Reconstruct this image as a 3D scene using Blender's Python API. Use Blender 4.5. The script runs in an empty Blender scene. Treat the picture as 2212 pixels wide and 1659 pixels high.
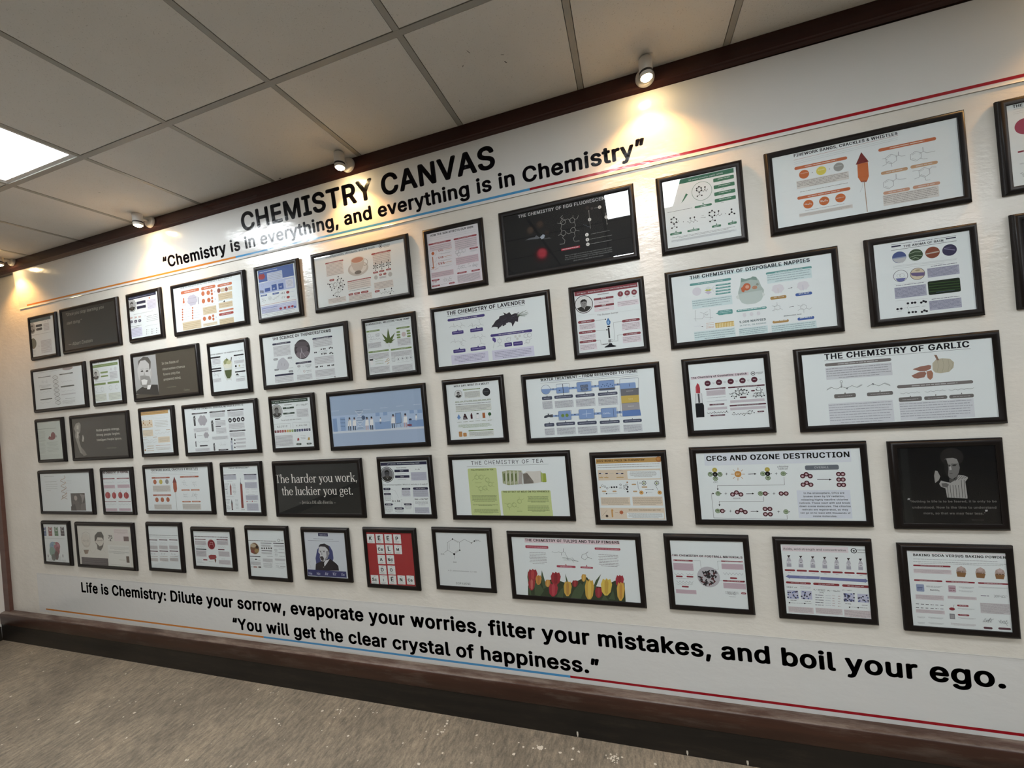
import bpy, bmesh, math, random
from mathutils import Vector, Matrix
S = bpy.context.scene
COL = S.collection
R = math.radians

# ------------------------------------------------------------------ camera
cd = bpy.data.cameras.new('camera'); cam = bpy.data.objects.new('camera', cd); COL.objects.link(cam)
cam.location = (0, -1.88, 1.67)
cam.rotation_mode = 'XYZ'; cam.rotation_euler = (1.57638, 0.08979, 0.29181)
cd.sensor_fit = 'HORIZONTAL'; cd.sensor_width = 36; cd.lens = 853.38 / 2212 * 36
cd.clip_start = 0.02
S.camera = cam

# ------------------------------------------------------------------ world, exposure
w = bpy.data.worlds.new('world'); S.world = w; w.use_nodes = True
w.node_tree.nodes['Background'].inputs[0].default_value = (0.6, 0.7, 0.8, 1)
w.node_tree.nodes['Background'].inputs[1].default_value = 0.05
vs = S.view_settings
vs.view_transform = 'Standard'; vs.look = 'None'; vs.gamma = 1; vs.use_curve_mapping = False
vs.exposure = .66
S.cycles.max_bounces = 8; S.cycles.glossy_bounces = 4; S.cycles.transparent_max_bounces = 12
S.cycles.caustics_reflective = False; S.cycles.caustics_refractive = False
S.cycles.sample_clamp_indirect = 4.0
S.cycles.use_denoising = True

PANEL_L = 27.0                    # radiance of the ceiling panels
PANEL_C = (0.92, 0.97, 1.0)
SPOT_W = 11.0                     # power of a halogen spot beam
SPOT_C = (1.0, 0.50, 0.145)
INK = 1.0                         # strength of printed colours

# ------------------------------------------------------------------ materials
def lin(c):
    return c / 12.92 if c <= .04045 else ((c + .055) / 1.055) ** 2.4
def hexc(h):
    h = h.lstrip('#')
    return tuple(lin(int(h[i:i + 2], 16) / 255) for i in (0, 2, 4))

def new_mat(name):
    m = bpy.data.materials.new(name); m.use_nodes = True
    nt = m.node_tree
    return m, nt, nt.nodes['Principled BSDF'], nt.links.new
def simple(name, col, rough=.5, spec=.5, metal=0.0, coat=0.0):
    m, nt, b, L = new_mat(name)
    b.inputs['Base Color'].default_value = (*col, 1); b.inputs['Roughness'].default_value = rough
    b.inputs['Specular IOR Level'].default_value = spec; b.inputs['Metallic'].default_value = metal
    b.inputs['Coat Weight'].default_value = coat; b.inputs['Coat Roughness'].default_value = .08
    return m
def noise(nt, L, scale, detail=4, rough=.55, coord='Object', stretch=None):
    tc = nt.nodes.new('ShaderNodeTexCoord'); n = nt.nodes.new('ShaderNodeTexNoise')
    n.inputs['Scale'].default_value = scale; n.inputs['Detail'].default_value = detail; n.inputs['Roughness'].default_value = rough
    if stretch:
        mp = nt.nodes.new('ShaderNodeMapping'); mp.inputs['Scale'].default_value = stretch[0]; mp.inputs['Rotation'].default_value = stretch[1]
        L(tc.outputs[coord], mp.inputs[0]); L(mp.outputs[0], n.inputs['Vector'])
    else:
        L(tc.outputs[coord], n.inputs['Vector'])
    return n
def ramp(nt, L, src, stops):
    r = nt.nodes.new('ShaderNodeValToRGB')
    while len(r.color_ramp.elements) < len(stops): r.color_ramp.elements.new(.5)
    for e, (p, c) in zip(r.color_ramp.elements, stops): e.position = p; e.color = (*c, 1)
    L(src, r.inputs[0]); return r
def mix(nt, L, a, b, f, mode='MIX'):
    m = nt.nodes.new('ShaderNodeMix'); m.data_type = 'RGBA'; m.blend_type = mode
    for s, v in ((m.inputs[6], a), (m.inputs[7], b), (m.inputs[0], f)):
        if hasattr(v, 'is_output'): L(v, s)
        elif isinstance(v, tuple): s.default_value = (*v, 1)
        else: s.default_value = v
    return m.outputs[2]
def bump(nt, L, b, h, strength, dist):
    bp = nt.nodes.new('ShaderNodeBump'); bp.inputs['Strength'].default_value = strength; bp.inputs['Distance'].default_value = dist
    L(h, bp.inputs['Height']); L(bp.outputs[0], b.inputs['Normal']); return bp

# painted wall: glossy emulsion with roller and brush texture
M_wall, nt, b, L = new_mat('wall_paint')
n = noise(nt, L, 5, 3); c = ramp(nt, L, n.outputs['Fac'], [(.3, (.68, .645, .58)), (.7, (.73, .695, .63))])
L(c.outputs[0], b.inputs['Base Color']); b.inputs['Roughness'].default_value = .2
n2 = noise(nt, L, 20, 4, .6, stretch=((1, 1, 2.0), (0, .3, 0)))
bump(nt, L, b, n2.outputs['Fac'], .2, .010)
# plain paint for the walls behind the camera
M_wall2 = simple('far_wall_paint', (.20, .19, .175), .6)
M_wall3 = simple('side_wall_paint', (.72, .70, .66), .5)
# ceiling board
M_tile, nt, b, L = new_mat('ceiling_board')
n = noise(nt, L, 210, 2); n2 = noise(nt, L, 2.2, 3)
c = ramp(nt, L, n.outputs['Fac'], [(.28, (.52, .51, .485)), (.36, (.72, .71, .685))])
c2 = ramp(nt, L, n2.outputs['Fac'], [(.3, (.92, .92, .92)), (.7, (1, 1, 1))])
L(mix(nt, L, c.outputs[0], c2.outputs[0], 1.0, 'MULTIPLY'), b.inputs['Base Color']); b.inputs['Roughness'].default_value = .9
bump(nt, L, b, n.outputs['Fac'], .25, .002)
M_grid = simple('grid_metal', (.33, .325, .30), .45)
# floor: worn screed
M_floor, nt, b, L = new_mat('worn_floor')
n1 = noise(nt, L, 2.1, 6, .6); n2 = noise(nt, L, 22, 6, .72, stretch=((2.6, .8, 1), (0, 0, .1))); n3 = noise(nt, L, 140, 2)
c1 = ramp(nt, L, n1.outputs['Fac'], [(.3, (.16, .14, .11)), (.5, (.235, .205, .16)), (.72, (.32, .27, .205))])
c2 = ramp(nt, L, n2.outputs['Fac'], [(.32, (.50, .51, .53)), (.66, (1.34, 1.31, 1.26))])
c3 = ramp(nt, L, n3.outputs['Fac'], [(.35, (.8, .8, .8)), (.7, (1.15, 1.15, 1.15))])
c = mix(nt, L, c1.outputs[0], c2.outputs[0], 1.0, 'MULTIPLY'); c = mix(nt, L, c, c3.outputs[0], .7, 'MULTIPLY')
L(c, b.inputs['Base Color']); b.inputs['Roughness'].default_value = .6
bump(nt, L, b, n2.outputs['Fac'], .2, .004)
# varnished timber
def timber(name, c1_, c2_, rough, dust=None):
    m, nt, b, L = new_mat(name)
    n = noise(nt, L, 9, 5, .6, stretch=((.12, 2, 2), (0, 0, 0)))
    c = ramp(nt, L, n.outputs['Fac'], [(.3, c1_), (.7, c2_)]).outputs[0]
    if dust:
        d = noise(nt, L, 7, 6, .7, stretch=((.5, 3, 3), (0, 0, 0)))
        f = ramp(nt, L, d.outputs['Fac'], [(.52, (0, 0, 0)), (.75, (.4, .4, .4))])
        c = mix(nt, L, c, dust, f.outputs[0])
        # dust and bare scuffs lying on the upward faces
        g = nt.nodes.new('ShaderNodeNewGeometry'); sp = nt.nodes.new('ShaderNodeSeparateXYZ'); L(g.outputs['True Normal'], sp.inputs[0])
        up = ramp(nt, L, sp.outputs['Z'], [(.35, (0, 0, 0)), (.8, (1, 1, 1))]); f2 = ramp(nt, L, d.outputs['Fac'], [(.40, (.1, .1, .1)), (.62, (.8, .8, .8))])
        c = mix(nt, L, c, (.20, .165, .14), mix(nt, L, up.outputs[0], f2.outputs[0], 1.0, 'MULTIPLY'))
    L(c, b.inputs['Base Color']); b.inputs['Roughness'].default_value = rough; b.inputs['Specular IOR Level'].default_value = .32
    return m
M_beam = timber('beam_varnish', (.026, .008, .007), (.042, .013, .010), .25)
M_ledge = timber('ledge_varnish', (.028, .013, .009), (.062, .026, .016), .38, (.17, .135, .11))
M_post = timber('post_varnish', (.09, .045, .035), (.13, .065, .05), .4)
M_plinth = timber('plinth_paint', (.008, .007, .006), (.022, .017, .013), .45, (.06, .045, .03))
M_frame, nt, b, L = new_mat('frame_moulding')
b.inputs['Base Color'].default_value = (.0065, .0042, .0036, 1); b.inputs['Roughness'].default_value = .42; b.inputs['Specular IOR Level'].default_value = .28
n = noise(nt, L, 60, 3, .6, stretch=((1, 1, 1), (0, 0, 0))); bump(nt, L, b, n.outputs['Fac'], .15, .001)
M_back = simple('backing_board', (.12, .09, .06), .8)
# printed colour carried by the faces of a print
def printed(name, rough, coat=0.0):
    m, nt, b, L = new_mat(name)
    a = nt.nodes.new('ShaderNodeAttribute'); a.attribute_name = 'ink'
    L(a.outputs['Color'], b.inputs['Base Color']); b.inputs['Roughness'].default_value = rough
    b.inputs['Specular IOR Level'].default_value = .12
    return m
M_print = printed('poster_paper', .6)
M_vinyl, nt, b, L = new_mat('banner_vinyl')
a = nt.nodes.new('ShaderNodeAttribute'); a.attribute_name = 'ink'
L(a.outputs['Color'], b.inputs['Base Color']); b.inputs['Roughness'].default_value = .17; b.inputs['Specular IOR Level'].default_value = .5
n = noise(nt, L, 3.0, 5, .55, stretch=((1, 1, 1.8), (0, .2, 0))); bump(nt, L, b, n.outputs['Fac'], .3, .02)
# picture glass: clear sheet with a mirror share by angle
M_glass, nt, b, L = new_mat('picture_glass')
nt.nodes.remove(b)
out = nt.nodes['Material Output']
tr = nt.nodes.new('ShaderNodeBsdfTransparent'); gl = nt.nodes.new('ShaderNodeBsdfGlossy'); gl.inputs['Roughness'].default_value = .012
lw = nt.nodes.new('ShaderNodeLayerWeight'); lw.inputs['Blend'].default_value = .5
p5 = nt.nodes.new('ShaderNodeMath'); p5.operation = 'POWER'; p5.inputs[1].default_value = 5
ma = nt.nodes.new('ShaderNodeMath'); ma.operation = 'MULTIPLY_ADD'; ma.inputs[1].default_value = .95; ma.inputs[2].default_value = .026
ms = nt.nodes.new('ShaderNodeMixShader')
L(lw.outputs['Facing'], p5.inputs[0]); L(p5.outputs[0], ma.inputs[0]); L(ma.outputs[0], ms.inputs[0])
L(tr.outputs[0], ms.inputs[1]); L(gl.outputs[0], ms.inputs[2]); L(ms.outputs[0], out.inputs['Surface'])
M_lamp = simple('lamp_white', (.62, .60, .57), .35)
M_black = simple('lamp_ring_black', (.012, .010, .010), .4)
def emit(name, col, s):
    m, nt, b, L = new_mat(name); b.inputs['Base Color'].default_value = (*col, 1)
    b.inputs['Emission Color'].default_value = (*col, 1); b.inputs['Emission Strength'].default_value = s
    return m
M_panel = emit('panel_diffuser', PANEL_C, PANEL_L)
M_bulb = emit('bulb_glow', (1.0, .70, .34), 110)
M_alu = simple('panel_rim', (.62, .62, .62), .35)
M_speck = simple('dried_paint', (.62, .57, .48), .7)

# ------------------------------------------------------------------ mesh helpers
def obj(name, verts, faces, mat, parent=None, smooth=False, loc=None):
    me = bpy.data.meshes.new(name); me.from_pydata(verts, [], faces); me.update()
    bm = bmesh.new(); bm.from_mesh(me); bmesh.ops.recalc_face_normals(bm, faces=bm.faces); bm.to_mesh(me); bm.free()
    if mat: me.materials.append(mat)
    if smooth:
        for p in me.polygons: p.use_smooth = True
    o = bpy.data.objects.new(name, me); COL.objects.link(o)
    if parent: o.parent = parent
    if loc: o.location = loc
    return o
class MB:
    def __init__(s): s.v = []; s.f = []
    def box(s, x0, y0, z0, x1, y1, z1):
        n = len(s.v); s.v += [(x0, y0, z0), (x1, y0, z0), (x1, y1, z0), (x0, y1, z0), (x0, y0, z1), (x1, y0, z1), (x1, y1, z1), (x0, y1, z1)]
        s.f += [tuple(n + i for i in q) for q in ((0, 3, 2, 1), (4, 5, 6, 7), (0, 1, 5, 4), (1, 2, 6, 5), (2, 3, 7, 6), (3, 0, 4, 7))]; return s
    def prism(s, prof, x0, x1):            # profile of (y, z), swept along x
        n = len(s.v); k = len(prof)
        s.v += [(x0, y, z) for y, z in prof] + [(x1, y, z) for y, z in prof]
        s.f += [(n + i, n + (i + 1) % k, n + k + (i + 1) % k, n + k + i) for i in range(k)] + [tuple(range(n, n + k)), tuple(range(n + 2 * k - 1, n + k - 1, -1))]; return s
    def lathe(s, prof, M=Matrix(), seg=32):  # profile of (r, h) about local z
        n = len(s.v); k = len(prof)
        for i in range(seg):
            a = 2 * math.pi * i / seg
            for r, h in prof: s.v.append(tuple(M @ Vector((r * math.cos(a), r * math.sin(a), h))))
        for i in range(seg):
            j = (i + 1) % seg
            for q in range(k - 1): s.f.append((n + i * k + q, n + j * k + q, n + j * k + q + 1, n + i * k + q + 1))
        return s
    def build(s, name, mat, parent=None, smooth=False, loc=None): return obj(name, s.v, s.f, mat, parent, smooth, loc)
def empty(name, loc, rot=(0, 0, 0)):
    o = bpy.data.objects.new(name, None); COL.objects.link(o); o.location = loc; o.rotation_euler = rot; o.empty_display_size = .05; return o
def tag(o, label=None, cat=None, group=None, kind=None):
    if label: o['label'] = label
    if cat: o['category'] = cat
    if group: o['group'] = group
    if kind: o['kind'] = kind
    return o
def auto_smooth(o, ang=40):
    for p in o.data.polygons: p.use_smooth = True
    o.data.set_sharp_from_angle(angle=R(ang))

SCUFFS=[(-1.824, -0.059, 0.2, 0.008, 0.004), (-0.491, -0.428, 1.2, 0.01, 0.0012), (-0.371, -0.325, 0.9, 0.007, 0.002), (-0.538, -0.374, 2.2, 0.006, 0.0014), (-0.372, -0.364, 0.4, 0.008, 0.001), (-2.799, -0.372, 0.5, 0.006, 0.0014), (-0.63, -0.202, 2.0, 0.005, 0.001)]      # marks on the ceiling boards: x, y, angle, length, width
# ------------------------------------------------------------------ the room
XL, XR, YF, ZC = -5.02, 4.6, -6.6, 2.982
tag(MB().box(XL - .1, 0, 0, XR + .1, .12, 3.1).build('wall_back', M_wall), kind='structure')
tag(MB().box(XL - .12, YF, 0, XL, 0, 3.1).build('wall_left', M_wall3), kind='structure')
tag(MB().box(XR, YF, 0, XR + .12, 0, 3.1).build('wall_right', M_wall2), kind='structure')
tag(MB().box(XL - .1, YF - .12, 0, XR + .1, YF, 3.1).build('wall_front', M_wall2), kind='structure')
tag(MB().box(XL - .1, YF - .1, -.12, XR + .1, .1, 0).build('floor', M_floor), kind='structure')
# suspended ceiling: boards lying on a T-bar grid
PX, PY, X0, Y0 = .595, .595, -.10, -.60
xs = [X0 + PX * k for k in range(-9, 9)]; xs = [XL] + [x for x in xs if XL + .05 < x < XR - .05] + [XR]
ys = [0.0] + [Y0 - PY * k for k in range(0, 12) if Y0 - PY * k > YF + .05] + [YF]
PANELS = [(-2.48 - PX, -2.48, Y0 - PY, Y0), (X0, X0 + PX, Y0 - 2 * PY, Y0 - PY), (X0 + 5 * PX, X0 + 6 * PX, Y0 - 2 * PY, Y0 - PY),  # the last of these is added out of view to brighten the right side
          (-2.48 - PX, -2.48, Y0 - 5 * PY, Y0 - 4 * PY), (X0, X0 + PX, Y0 - 5 * PY, Y0 - 4 * PY), (X0 + 5 * PX, X0 + 6 * PX, Y0 - 5 * PY, Y0 - 4 * PY)]  # unseen row added behind the camera to even out the wall light
tiles = MB(); bars = MB()
for i in range(len(xs) - 1):
    for j in range(len(ys) - 1):
        x0, x1, y1, y0 = xs[i], xs[i + 1], ys[j], ys[j + 1]
        if any(abs((x0 + x1) / 2 - (p[0] + p[1]) / 2) < .05 and abs((y0 + y1) / 2 - (p[2] + p[3]) / 2) < .05 for p in PANELS): continue
        g = .0145
        tiles.box(x0 + g, y0 + g, ZC + .001, x1 - g, y1 - g, ZC + .02)
cl = MB().box(XL - .1, YF - .1, ZC + .06, XR + .1, .1, ZC + .18).build('ceiling', M_tile); tag(cl, kind='structure')
tiles.build('ceiling_boards', M_tile, cl)
for x in xs[1:-1]: bars.box(x - .012, YF, ZC - .0005, x + .012, 0, ZC + .003); bars.box(x - .002, YF, ZC + .003, x + .002, 0, ZC + .04)
for y in ys[1:-1]: bars.box(XL, y - .012, ZC - .0008, XR, y + .012, ZC + .0028); bars.box(XL, y - .002, ZC + .003, XR, y + .002, ZC + .04)
bars.build('ceiling_grid', M_grid, cl)
sc_ = MB()
for x, y, a, r_, q_ in SCUFFS:
    n = len(sc_.v); k = 10
    sc_.v += [(x + r_ * math.cos(2 * math.pi * i / k) * math.cos(a) - q_ * math.sin(2 * math.pi * i / k) * math.sin(a), y + r_ * math.cos(2 * math.pi * i / k) * math.sin(a) + q_ * math.sin(2 * math.pi * i / k) * math.cos(a), ZC + .0005) for i in range(k)]
    sc_.f.append(tuple(range(n, n + k)))
sc_.build('scuff_marks', M_black, cl)
# cornice beam, left post, ledge and plinth
bm_ = MB().prism([(0, 2.905), (-.028, 2.905), (-.034, 2.909), (-.040, 2.914), (-.046, 2.917), (-.050, 2.921), (-.050, ZC - .001), (0, ZC - .001)], XL + .001, XR)
o = bm_.build('trim_1', M_beam); tag(o, kind='structure')
o = MB().prism([(0, .0), (-.018, 0), (-.022, .003), (-.022, 2.904), (0, 2.904)], XL + .002, -4.95).build('trim_2', M_post); tag(o, kind='structure')
o = MB().prism([(-.001, .128), (-.048, .128), (-.050, .131), (-.050, .205), (-.047, .213), (-.040, .2175), (-.02, .2195), (-.001, .221)], XL + .001, XR).build('baseboard_back', M_ledge); tag(o, kind='structure'); auto_smooth(o)
o = MB().prism([(-.001, .0), (-.047, 0), (-.046, .03), (-.045, .1275), (-.001, .1275)], XL + .001, XR).build('trim_3', M_plinth); tag(o, kind='structure')
o = MB().box(XL, YF, 0, XL + .012, -.051, .11).build('baseboard_left', M_plinth); tag(o, kind='structure')

# ------------------------------------------------------------------ ceiling light panels
LAB = ['square bright white light panel in the ceiling, at the left end', 'square white light panel in the ceiling above the viewer', 'added white fill panel in the ceiling, out of view at the far right end',
       'added white fill panel unseen behind the viewer, left of the three in its row', 'added white fill panel unseen behind the viewer, middle of the three in its row', 'added white fill panel unseen behind the viewer, right of the three in its row']
for (x0, x1, y0, y1), lab in zip(PANELS, LAB):
    r = tag(empty('ceiling_light', ((x0 + x1) / 2, (y0 + y1) / 2, ZC)), lab, 'ceiling light', 'ceiling light panels')
    hx = PX / 2 - .013; rim = MB()
    for a, b_, c_, d_ in ((-hx, -hx, hx, -hx + .02), (-hx, hx - .02, hx, hx), (-hx, -hx + .02, -hx + .02, hx - .02), (hx - .02, -hx + .02, hx, hx - .02)):
        rim.box(a, b_, .003, c_, d_, .03)
    rim.build('rim', M_alu, r)
    MB().box(-hx + .0205, -hx + .0205, .006, hx - .0205, hx - .0205, .02).build('diffuser', M_panel, r)

# ------------------------------------------------------------------ halogen spotlights on the beam
def spotlight(x, z, lab, tilt=0.0):
    r = tag(empty('wall_spotlight', (x, -.05, z)), lab, 'spotlight', 'halogen spotlights along the beam')
    Mx = Matrix.Rotation(R(90), 4, 'X')
    MB().lathe([(0, .016), (.030, .016), (.037, .013), (.040, .006), (.040, .0005), (0, .0005)], Mx).build('mounting_plate', M_lamp, r, True)
    auto_smooth(r.children[0])
    MB().lathe([(0, 0), (.007, 0), (.007, .040), (0, .040)], Matrix.Translation((0, -.010, .0)) @ Mx, 16).build('arm', M_lamp, r)
    T = Matrix.Translation((0, -.072, -.020)) @ Matrix.Rotation(R(tilt), 4, 'Y')
    h = MB().lathe([(0, .052), (.020, .052), (.026, .046), (.027, .040), (.027, -.006), (.0255, -.008), (.0255, .03), (0, .03)], T).build('housing', M_lamp, r); auto_smooth(h)
    g = MB().lathe([(.0262, -.0065), (.0272, -.0065), (.0272, -.014), (.0235, -.014), (.0235, -.0065), (.0262, -.0065)], T).build('housing_ring', M_black, h)
    g2 = MB().lathe([(.0240, -.014), (.0265, -.015), (.0262, -.028), (.0235, -.030), (.0215, -.028), (.0215, -.014)], T).build('reflector_cup', M_lamp, r); auto_smooth(g2)
    bl = MB().lathe([(0, -.016), (.0205, -.018), (.0205, -.030), (.017, -.036), (.010, -.039), (0, -.040)], T).build('bulb', M_bulb, r, True)
    ld = bpy.data.lights.new('spot_beam', 'SPOT'); ld.energy = SPOT_W; ld.color = SPOT_C; ld.spot_size = R(124); ld.spot_blend = .6; ld.shadow_soft_size = .012
    lo = bpy.data.objects.new('spot_beam', ld); COL.objects.link(lo); lo.parent = r; lo.matrix_local = T @ Matrix.Translation((0, 0, -.048))
    return r
spotlight(-4.458, 2.975, 'white halogen spotlight on the beam at the far left corner', 0)
spotlight(-2.921, 2.960, 'white halogen spotlight on the beam above the opening quote mark')
spotlight(-1.363, 2.948, 'white halogen spotlight on the beam above the headline lettering')
spotlight(.173, 2.946, 'white halogen spotlight on the beam right of the headline, nearest the viewer')
spotlight(1.70, 2.946, 'white halogen spotlight on the beam over the right hand frames')
# ------------------------------------------------------------------ flat artwork: lettering, diagrams, pictures
import os
from mathutils.geometry import delaunay_2d_cdt
_fc = bpy.data.curves.new('lettering', 'FONT')
try:                              # the sans serif that ships with Blender; the built-in face otherwise
    _fc.font = bpy.data.fonts.load(os.path.join(bpy.utils.system_resource('DATAFILES', path='fonts'), 'Inter.woff2'))
except Exception: pass
_fo = bpy.data.objects.new('lettering', _fc)
_tc = {}; _gc = {}
_fc.size = 1
_fc.fill_mode = 'NONE'
def _outline(s, res):
    _fc.body = s; _fc.resolution_u = res
    me = bpy.data.meshes.new_from_object(_fo)
    V = [Vector((v.co.x, v.co.y)) for v in me.vertices]; E = [tuple(e.vertices) for e in me.edges]
    bpy.data.meshes.remove(me); return V, E
_HH = max(v[0] for v in _outline('HH', 2)[0])
def letter(ch, fine):
    """one letter and its advance: the outline is triangulated and the triangles inside it are kept"""
    k = (ch, fine)
    if k in _gc: return _gc[k]
    adv = max(v[0] for v in _outline('H' + ch + 'H', 2)[0]) - _HH
    V, E = _outline(ch, 5 if fine else 2)
    if not V: _gc[k] = ([], [], adv); return _gc[k]
    # put each closed outline in running order
    nxt = {}
    for p, q in E: nxt.setdefault(p, []).append(q); nxt.setdefault(q, []).append(p)
    seen = set(); loops = []
    for s in range(len(V)):
        if s in seen or s not in nxt: continue
        lp = [s]; seen.add(s)
        while True:
            t = [q for q in sorted(nxt[lp[-1]]) if q not in seen]
            if not t: break
            lp.append(t[0]); seen.add(t[0])
        loops.append(lp)
    rv, re_, rf, *_ = delaunay_2d_cdt(V, E, [], 0, 1e-7)
    F = []
    for f in rf:
        c = sum((rv[i] for i in f), Vector((0, 0))) / len(f); wn = 0
        for lp in loops:
            for i in range(len(lp)):
                p, q = V[lp[i]], V[lp[(i + 1) % len(lp)]]
                if (p.y <= c.y) != (q.y <= c.y):
                    if p.x + (c.y - p.y) / (q.y - p.y) * (q.x - p.x) > c.x: wn += 1 if q.y > p.y else -1
        if wn: F.append(tuple(f))
    _gc[k] = ([(v.x, v.y) for v in rv], F, adv); return _gc[k]
def glyphs(s, style):
    """(vertices, faces) of a line of lettering at size 1"""
    k = (s, style)
    if k in _tc: return _tc[k]
    V = []; F = []; x = 0.0; track = .09 if 'w' in style else .045 if 'b' in style else .03 if 'B' in style else .01
    for ch in s:
        v, f, adv = letter(ch, 'B' in style); n = len(V); sh = .25 if 'i' in style else 0
        V += [(x + a + sh * b, b) for a, b in v]; F += [tuple(n + i for i in q) for q in f]; x += adv + track
    d = .030 if 'B' in style else .029 if 'b' in style else .007 if style in ('', 'i') else 0     # heavier cuts: the same letters printed side by side
    if d and V:
        n = len(V); sh = ((d, 0), (-d, 0), (0, d * .8), (0, -d * .8), (d * .7, d * .6), (-d * .7, d * .6), (d * .7, -d * .6), (-d * .7, -d * .6)) if 'B' in style else ((d, d * .5), (-d, d * .5), (d, -d * .5), (-d, -d * .5)) if 'b' in style else ((d, 0), (-d, 0))
        V = [(x + a, y + b) for a, b in sh for x, y in V]; F = [tuple(i + n * k_ for i in f) for k_ in range(len(sh)) for f in F]
    _tc[k] = (V, F); return V, F

def cap_of(style):
    """height of a capital at size 1"""
    if style in ('s', 'S'): return .682
    V, F = glyphs('H', style); return max(v[1] for v in V) - min(v[1] for v in V)

# a small serif alphabet drawn with thick stems and thin hairlines (1 unit = cap height)
def _serif(ch):
    P = []
    def q(*p): P.append(list(p))
    def stem(x, y0, y1, t=.13): q((x, y0), (x + t, y0), (x + t, y1), (x, y1))
    def ser(x0, x1, y, t=.035): q((x0, y), (x1, y), (x1, y + t), (x0, y + t))
    def ring(cx, cy, rx, ry, t, hh, a0=0, a1=360, n=26):
        for i in range(n):
            a, b = R(a0 + (a1 - a0) * i / n), R(a0 + (a1 - a0) * (i + 1) / n)
            q((cx + rx * math.cos(a), cy + ry * math.sin(a)), (cx + rx * math.cos(b), cy + ry * math.sin(b)),
              (cx + (rx - t) * math.cos(b), cy + (ry - hh) * math.sin(b)), (cx + (rx - t) * math.cos(a), cy + (ry - hh) * math.sin(a)))
    def diag(x0, y0, x1, y1, t): q((x0, y0), (x0 + t, y0), (x1 + t, y1), (x1, y1))
    X = .68; w = .6
    if ch == 'T': stem(.31, 0, 1); ser(.2, .55, 0); ser(.03, .72, .955, .045); diag(.03, .72, .03, .99, .04); diag(.68, .72, .68, .99, .04); w = .77
    elif ch == 'h': stem(.07, 0, 1.05); ser(.01, .27, 0); ser(.0, .1, 1.015); ring(.36, .42, .25, .27, .1, .07, 0, 165, 16); stem(.48, 0, .45); ser(.41, .68, 0); w = .7
    elif ch == 'e': ring(.32, .34, .29, .35, .12, .05, 0, 330); ser(.08, .6, .36, .045); w = .64
    elif ch == 'a': ring(.27, .19, .24, .21, .1, .05); stem(.4, .06, .5, .12); ring(.29, .46, .23, .23, .12, .06, 0, 160, 16); ser(.4, .62, 0, .06); w = .63
    elif ch == 'r': stem(.09, 0, X); ser(.02, .32, 0); ser(.02, .12, X - .035); ring(.36, .42, .2, .27, .08, .09, 40, 150, 10); w = .52
    elif ch == 'd': ring(.32, .34, .3, .35, .12, .05); stem(.49, .0, 1.05, .13); ser(.42, .52, 1.015); ser(.5, .7, 0); w = .71
    elif ch == 'y': diag(.29, -.02, .05, X, .14); diag(.27, -.02, .5, X, .06); diag(.17, -.25, .29, .02, .07); ring(.14, -.2, .1, .08, .1, .08); ser(0, .27, X - .035); ser(.38, .64, X - .035); w = .62
    elif ch == 'o': ring(.33, .34, .31, .35, .12, .05); w = .66
    elif ch == 'u': stem(.09, .24, X); ser(.0, .12, X - .035); ring(.33, .27, .24, .28, .11, .07, 180, 340, 16); stem(.48, 0, X); ser(.4, .5, X - .035); ser(.5, .68, 0); w = .7
    elif ch == 'w': diag(.22, 0, .03, X, .13); diag(.22, 0, .42, X, .06); diag(.6, 0, .38, X, .13); diag(.6, 0, .8, X, .06); ser(0, .22, X - .035); ser(.34, .56, X - .035); ser(.7, .92, X - .035); w = .92
    elif ch == 'k': stem(.07, 0, 1.05); ser(.01, .27, 0); ser(0, .1, 1.015); diag(.19, .28, .46, X, .06); diag(.5, 0, .27, .4, .14); ser(.38, .7, 0); ser(.36, .63, X - .035); w = .68
    elif ch == ',': ring(.11, .07, .075, .08, .075, .08); diag(.03, -.17, .12, .06, .05); w = .27
    elif ch == '.': ring(.11, .07, .08, .08, .08, .08); w = .27
    elif ch == 't': stem(.12, .12, .84, .12); ser(0, .37, X - .04, .045); ring(.27, .14, .15, .15, .1, .06, 180, 320, 10); w = .41
    elif ch == 'l': stem(.08, 0, 1.05); ser(0, .29, 0); ser(0, .12, 1.015); w = .32
    elif ch == 'i': stem(.08, 0, X); ser(0, .29, 0); ser(0, .12, X - .035); ring(.145, .9, .08, .085, .08, .085); w = .33
    elif ch == 'n': stem(.07, 0, X); ser(.01, .27, 0); ser(0, .1, X - .035); ring(.36, .42, .25, .27, .1, .07, 0, 165, 16); stem(.48, 0, .45); ser(.41, .68, 0); w = .7
    elif ch == 'c': ring(.32, .34, .29, .35, .12, .05, 35, 325); w = .6
    elif ch == 'g': ring(.28, .44, .23, .25, .1, .05); ring(.29, -.1, .28, .16, .08, .05); diag(.08, .02, .16, .24, .08); ser(.12, .42, .02, .07); ser(.42, .58, .58, .08); w = .6
    elif ch == 's': ring(.22, .5, .18, .19, .1, .06, 30, 260, 14); ring(.22, .19, .2, .2, .1, .06, -150, 80, 14); w = .46
    elif ch == 'J': stem(.22, .05, 1); ser(.1, .46, .965); ring(.16, .06, .19, .2, .12, .08, 180, 350, 12); w = .5
    elif ch == 'D': stem(.1, 0, 1, .14); ser(.02, .4, 0); ser(.02, .4, .965); ring(.36, .5, .45, .5, .14, .05, -90, 90, 18); w = .86
    elif ch == 'L': stem(.1, 0, 1, .14); ser(.02, .62, 0, .045); ser(.02, .34, .965); diag(.58, 0, .6, .27, .035); w = .66
    elif ch == 'H': stem(.1, 0, 1, .14); stem(.62, 0, 1, .14); ser(.02, .34, 0); ser(.02, .34, .965); ser(.54, .86, 0); ser(.54, .86, .965); ser(.2, .66, .48, .05); w = .88
    elif ch in '—–': ser(.03, .75, .3, .06); w = .78
    else: w = .32
    return P, w
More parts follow.
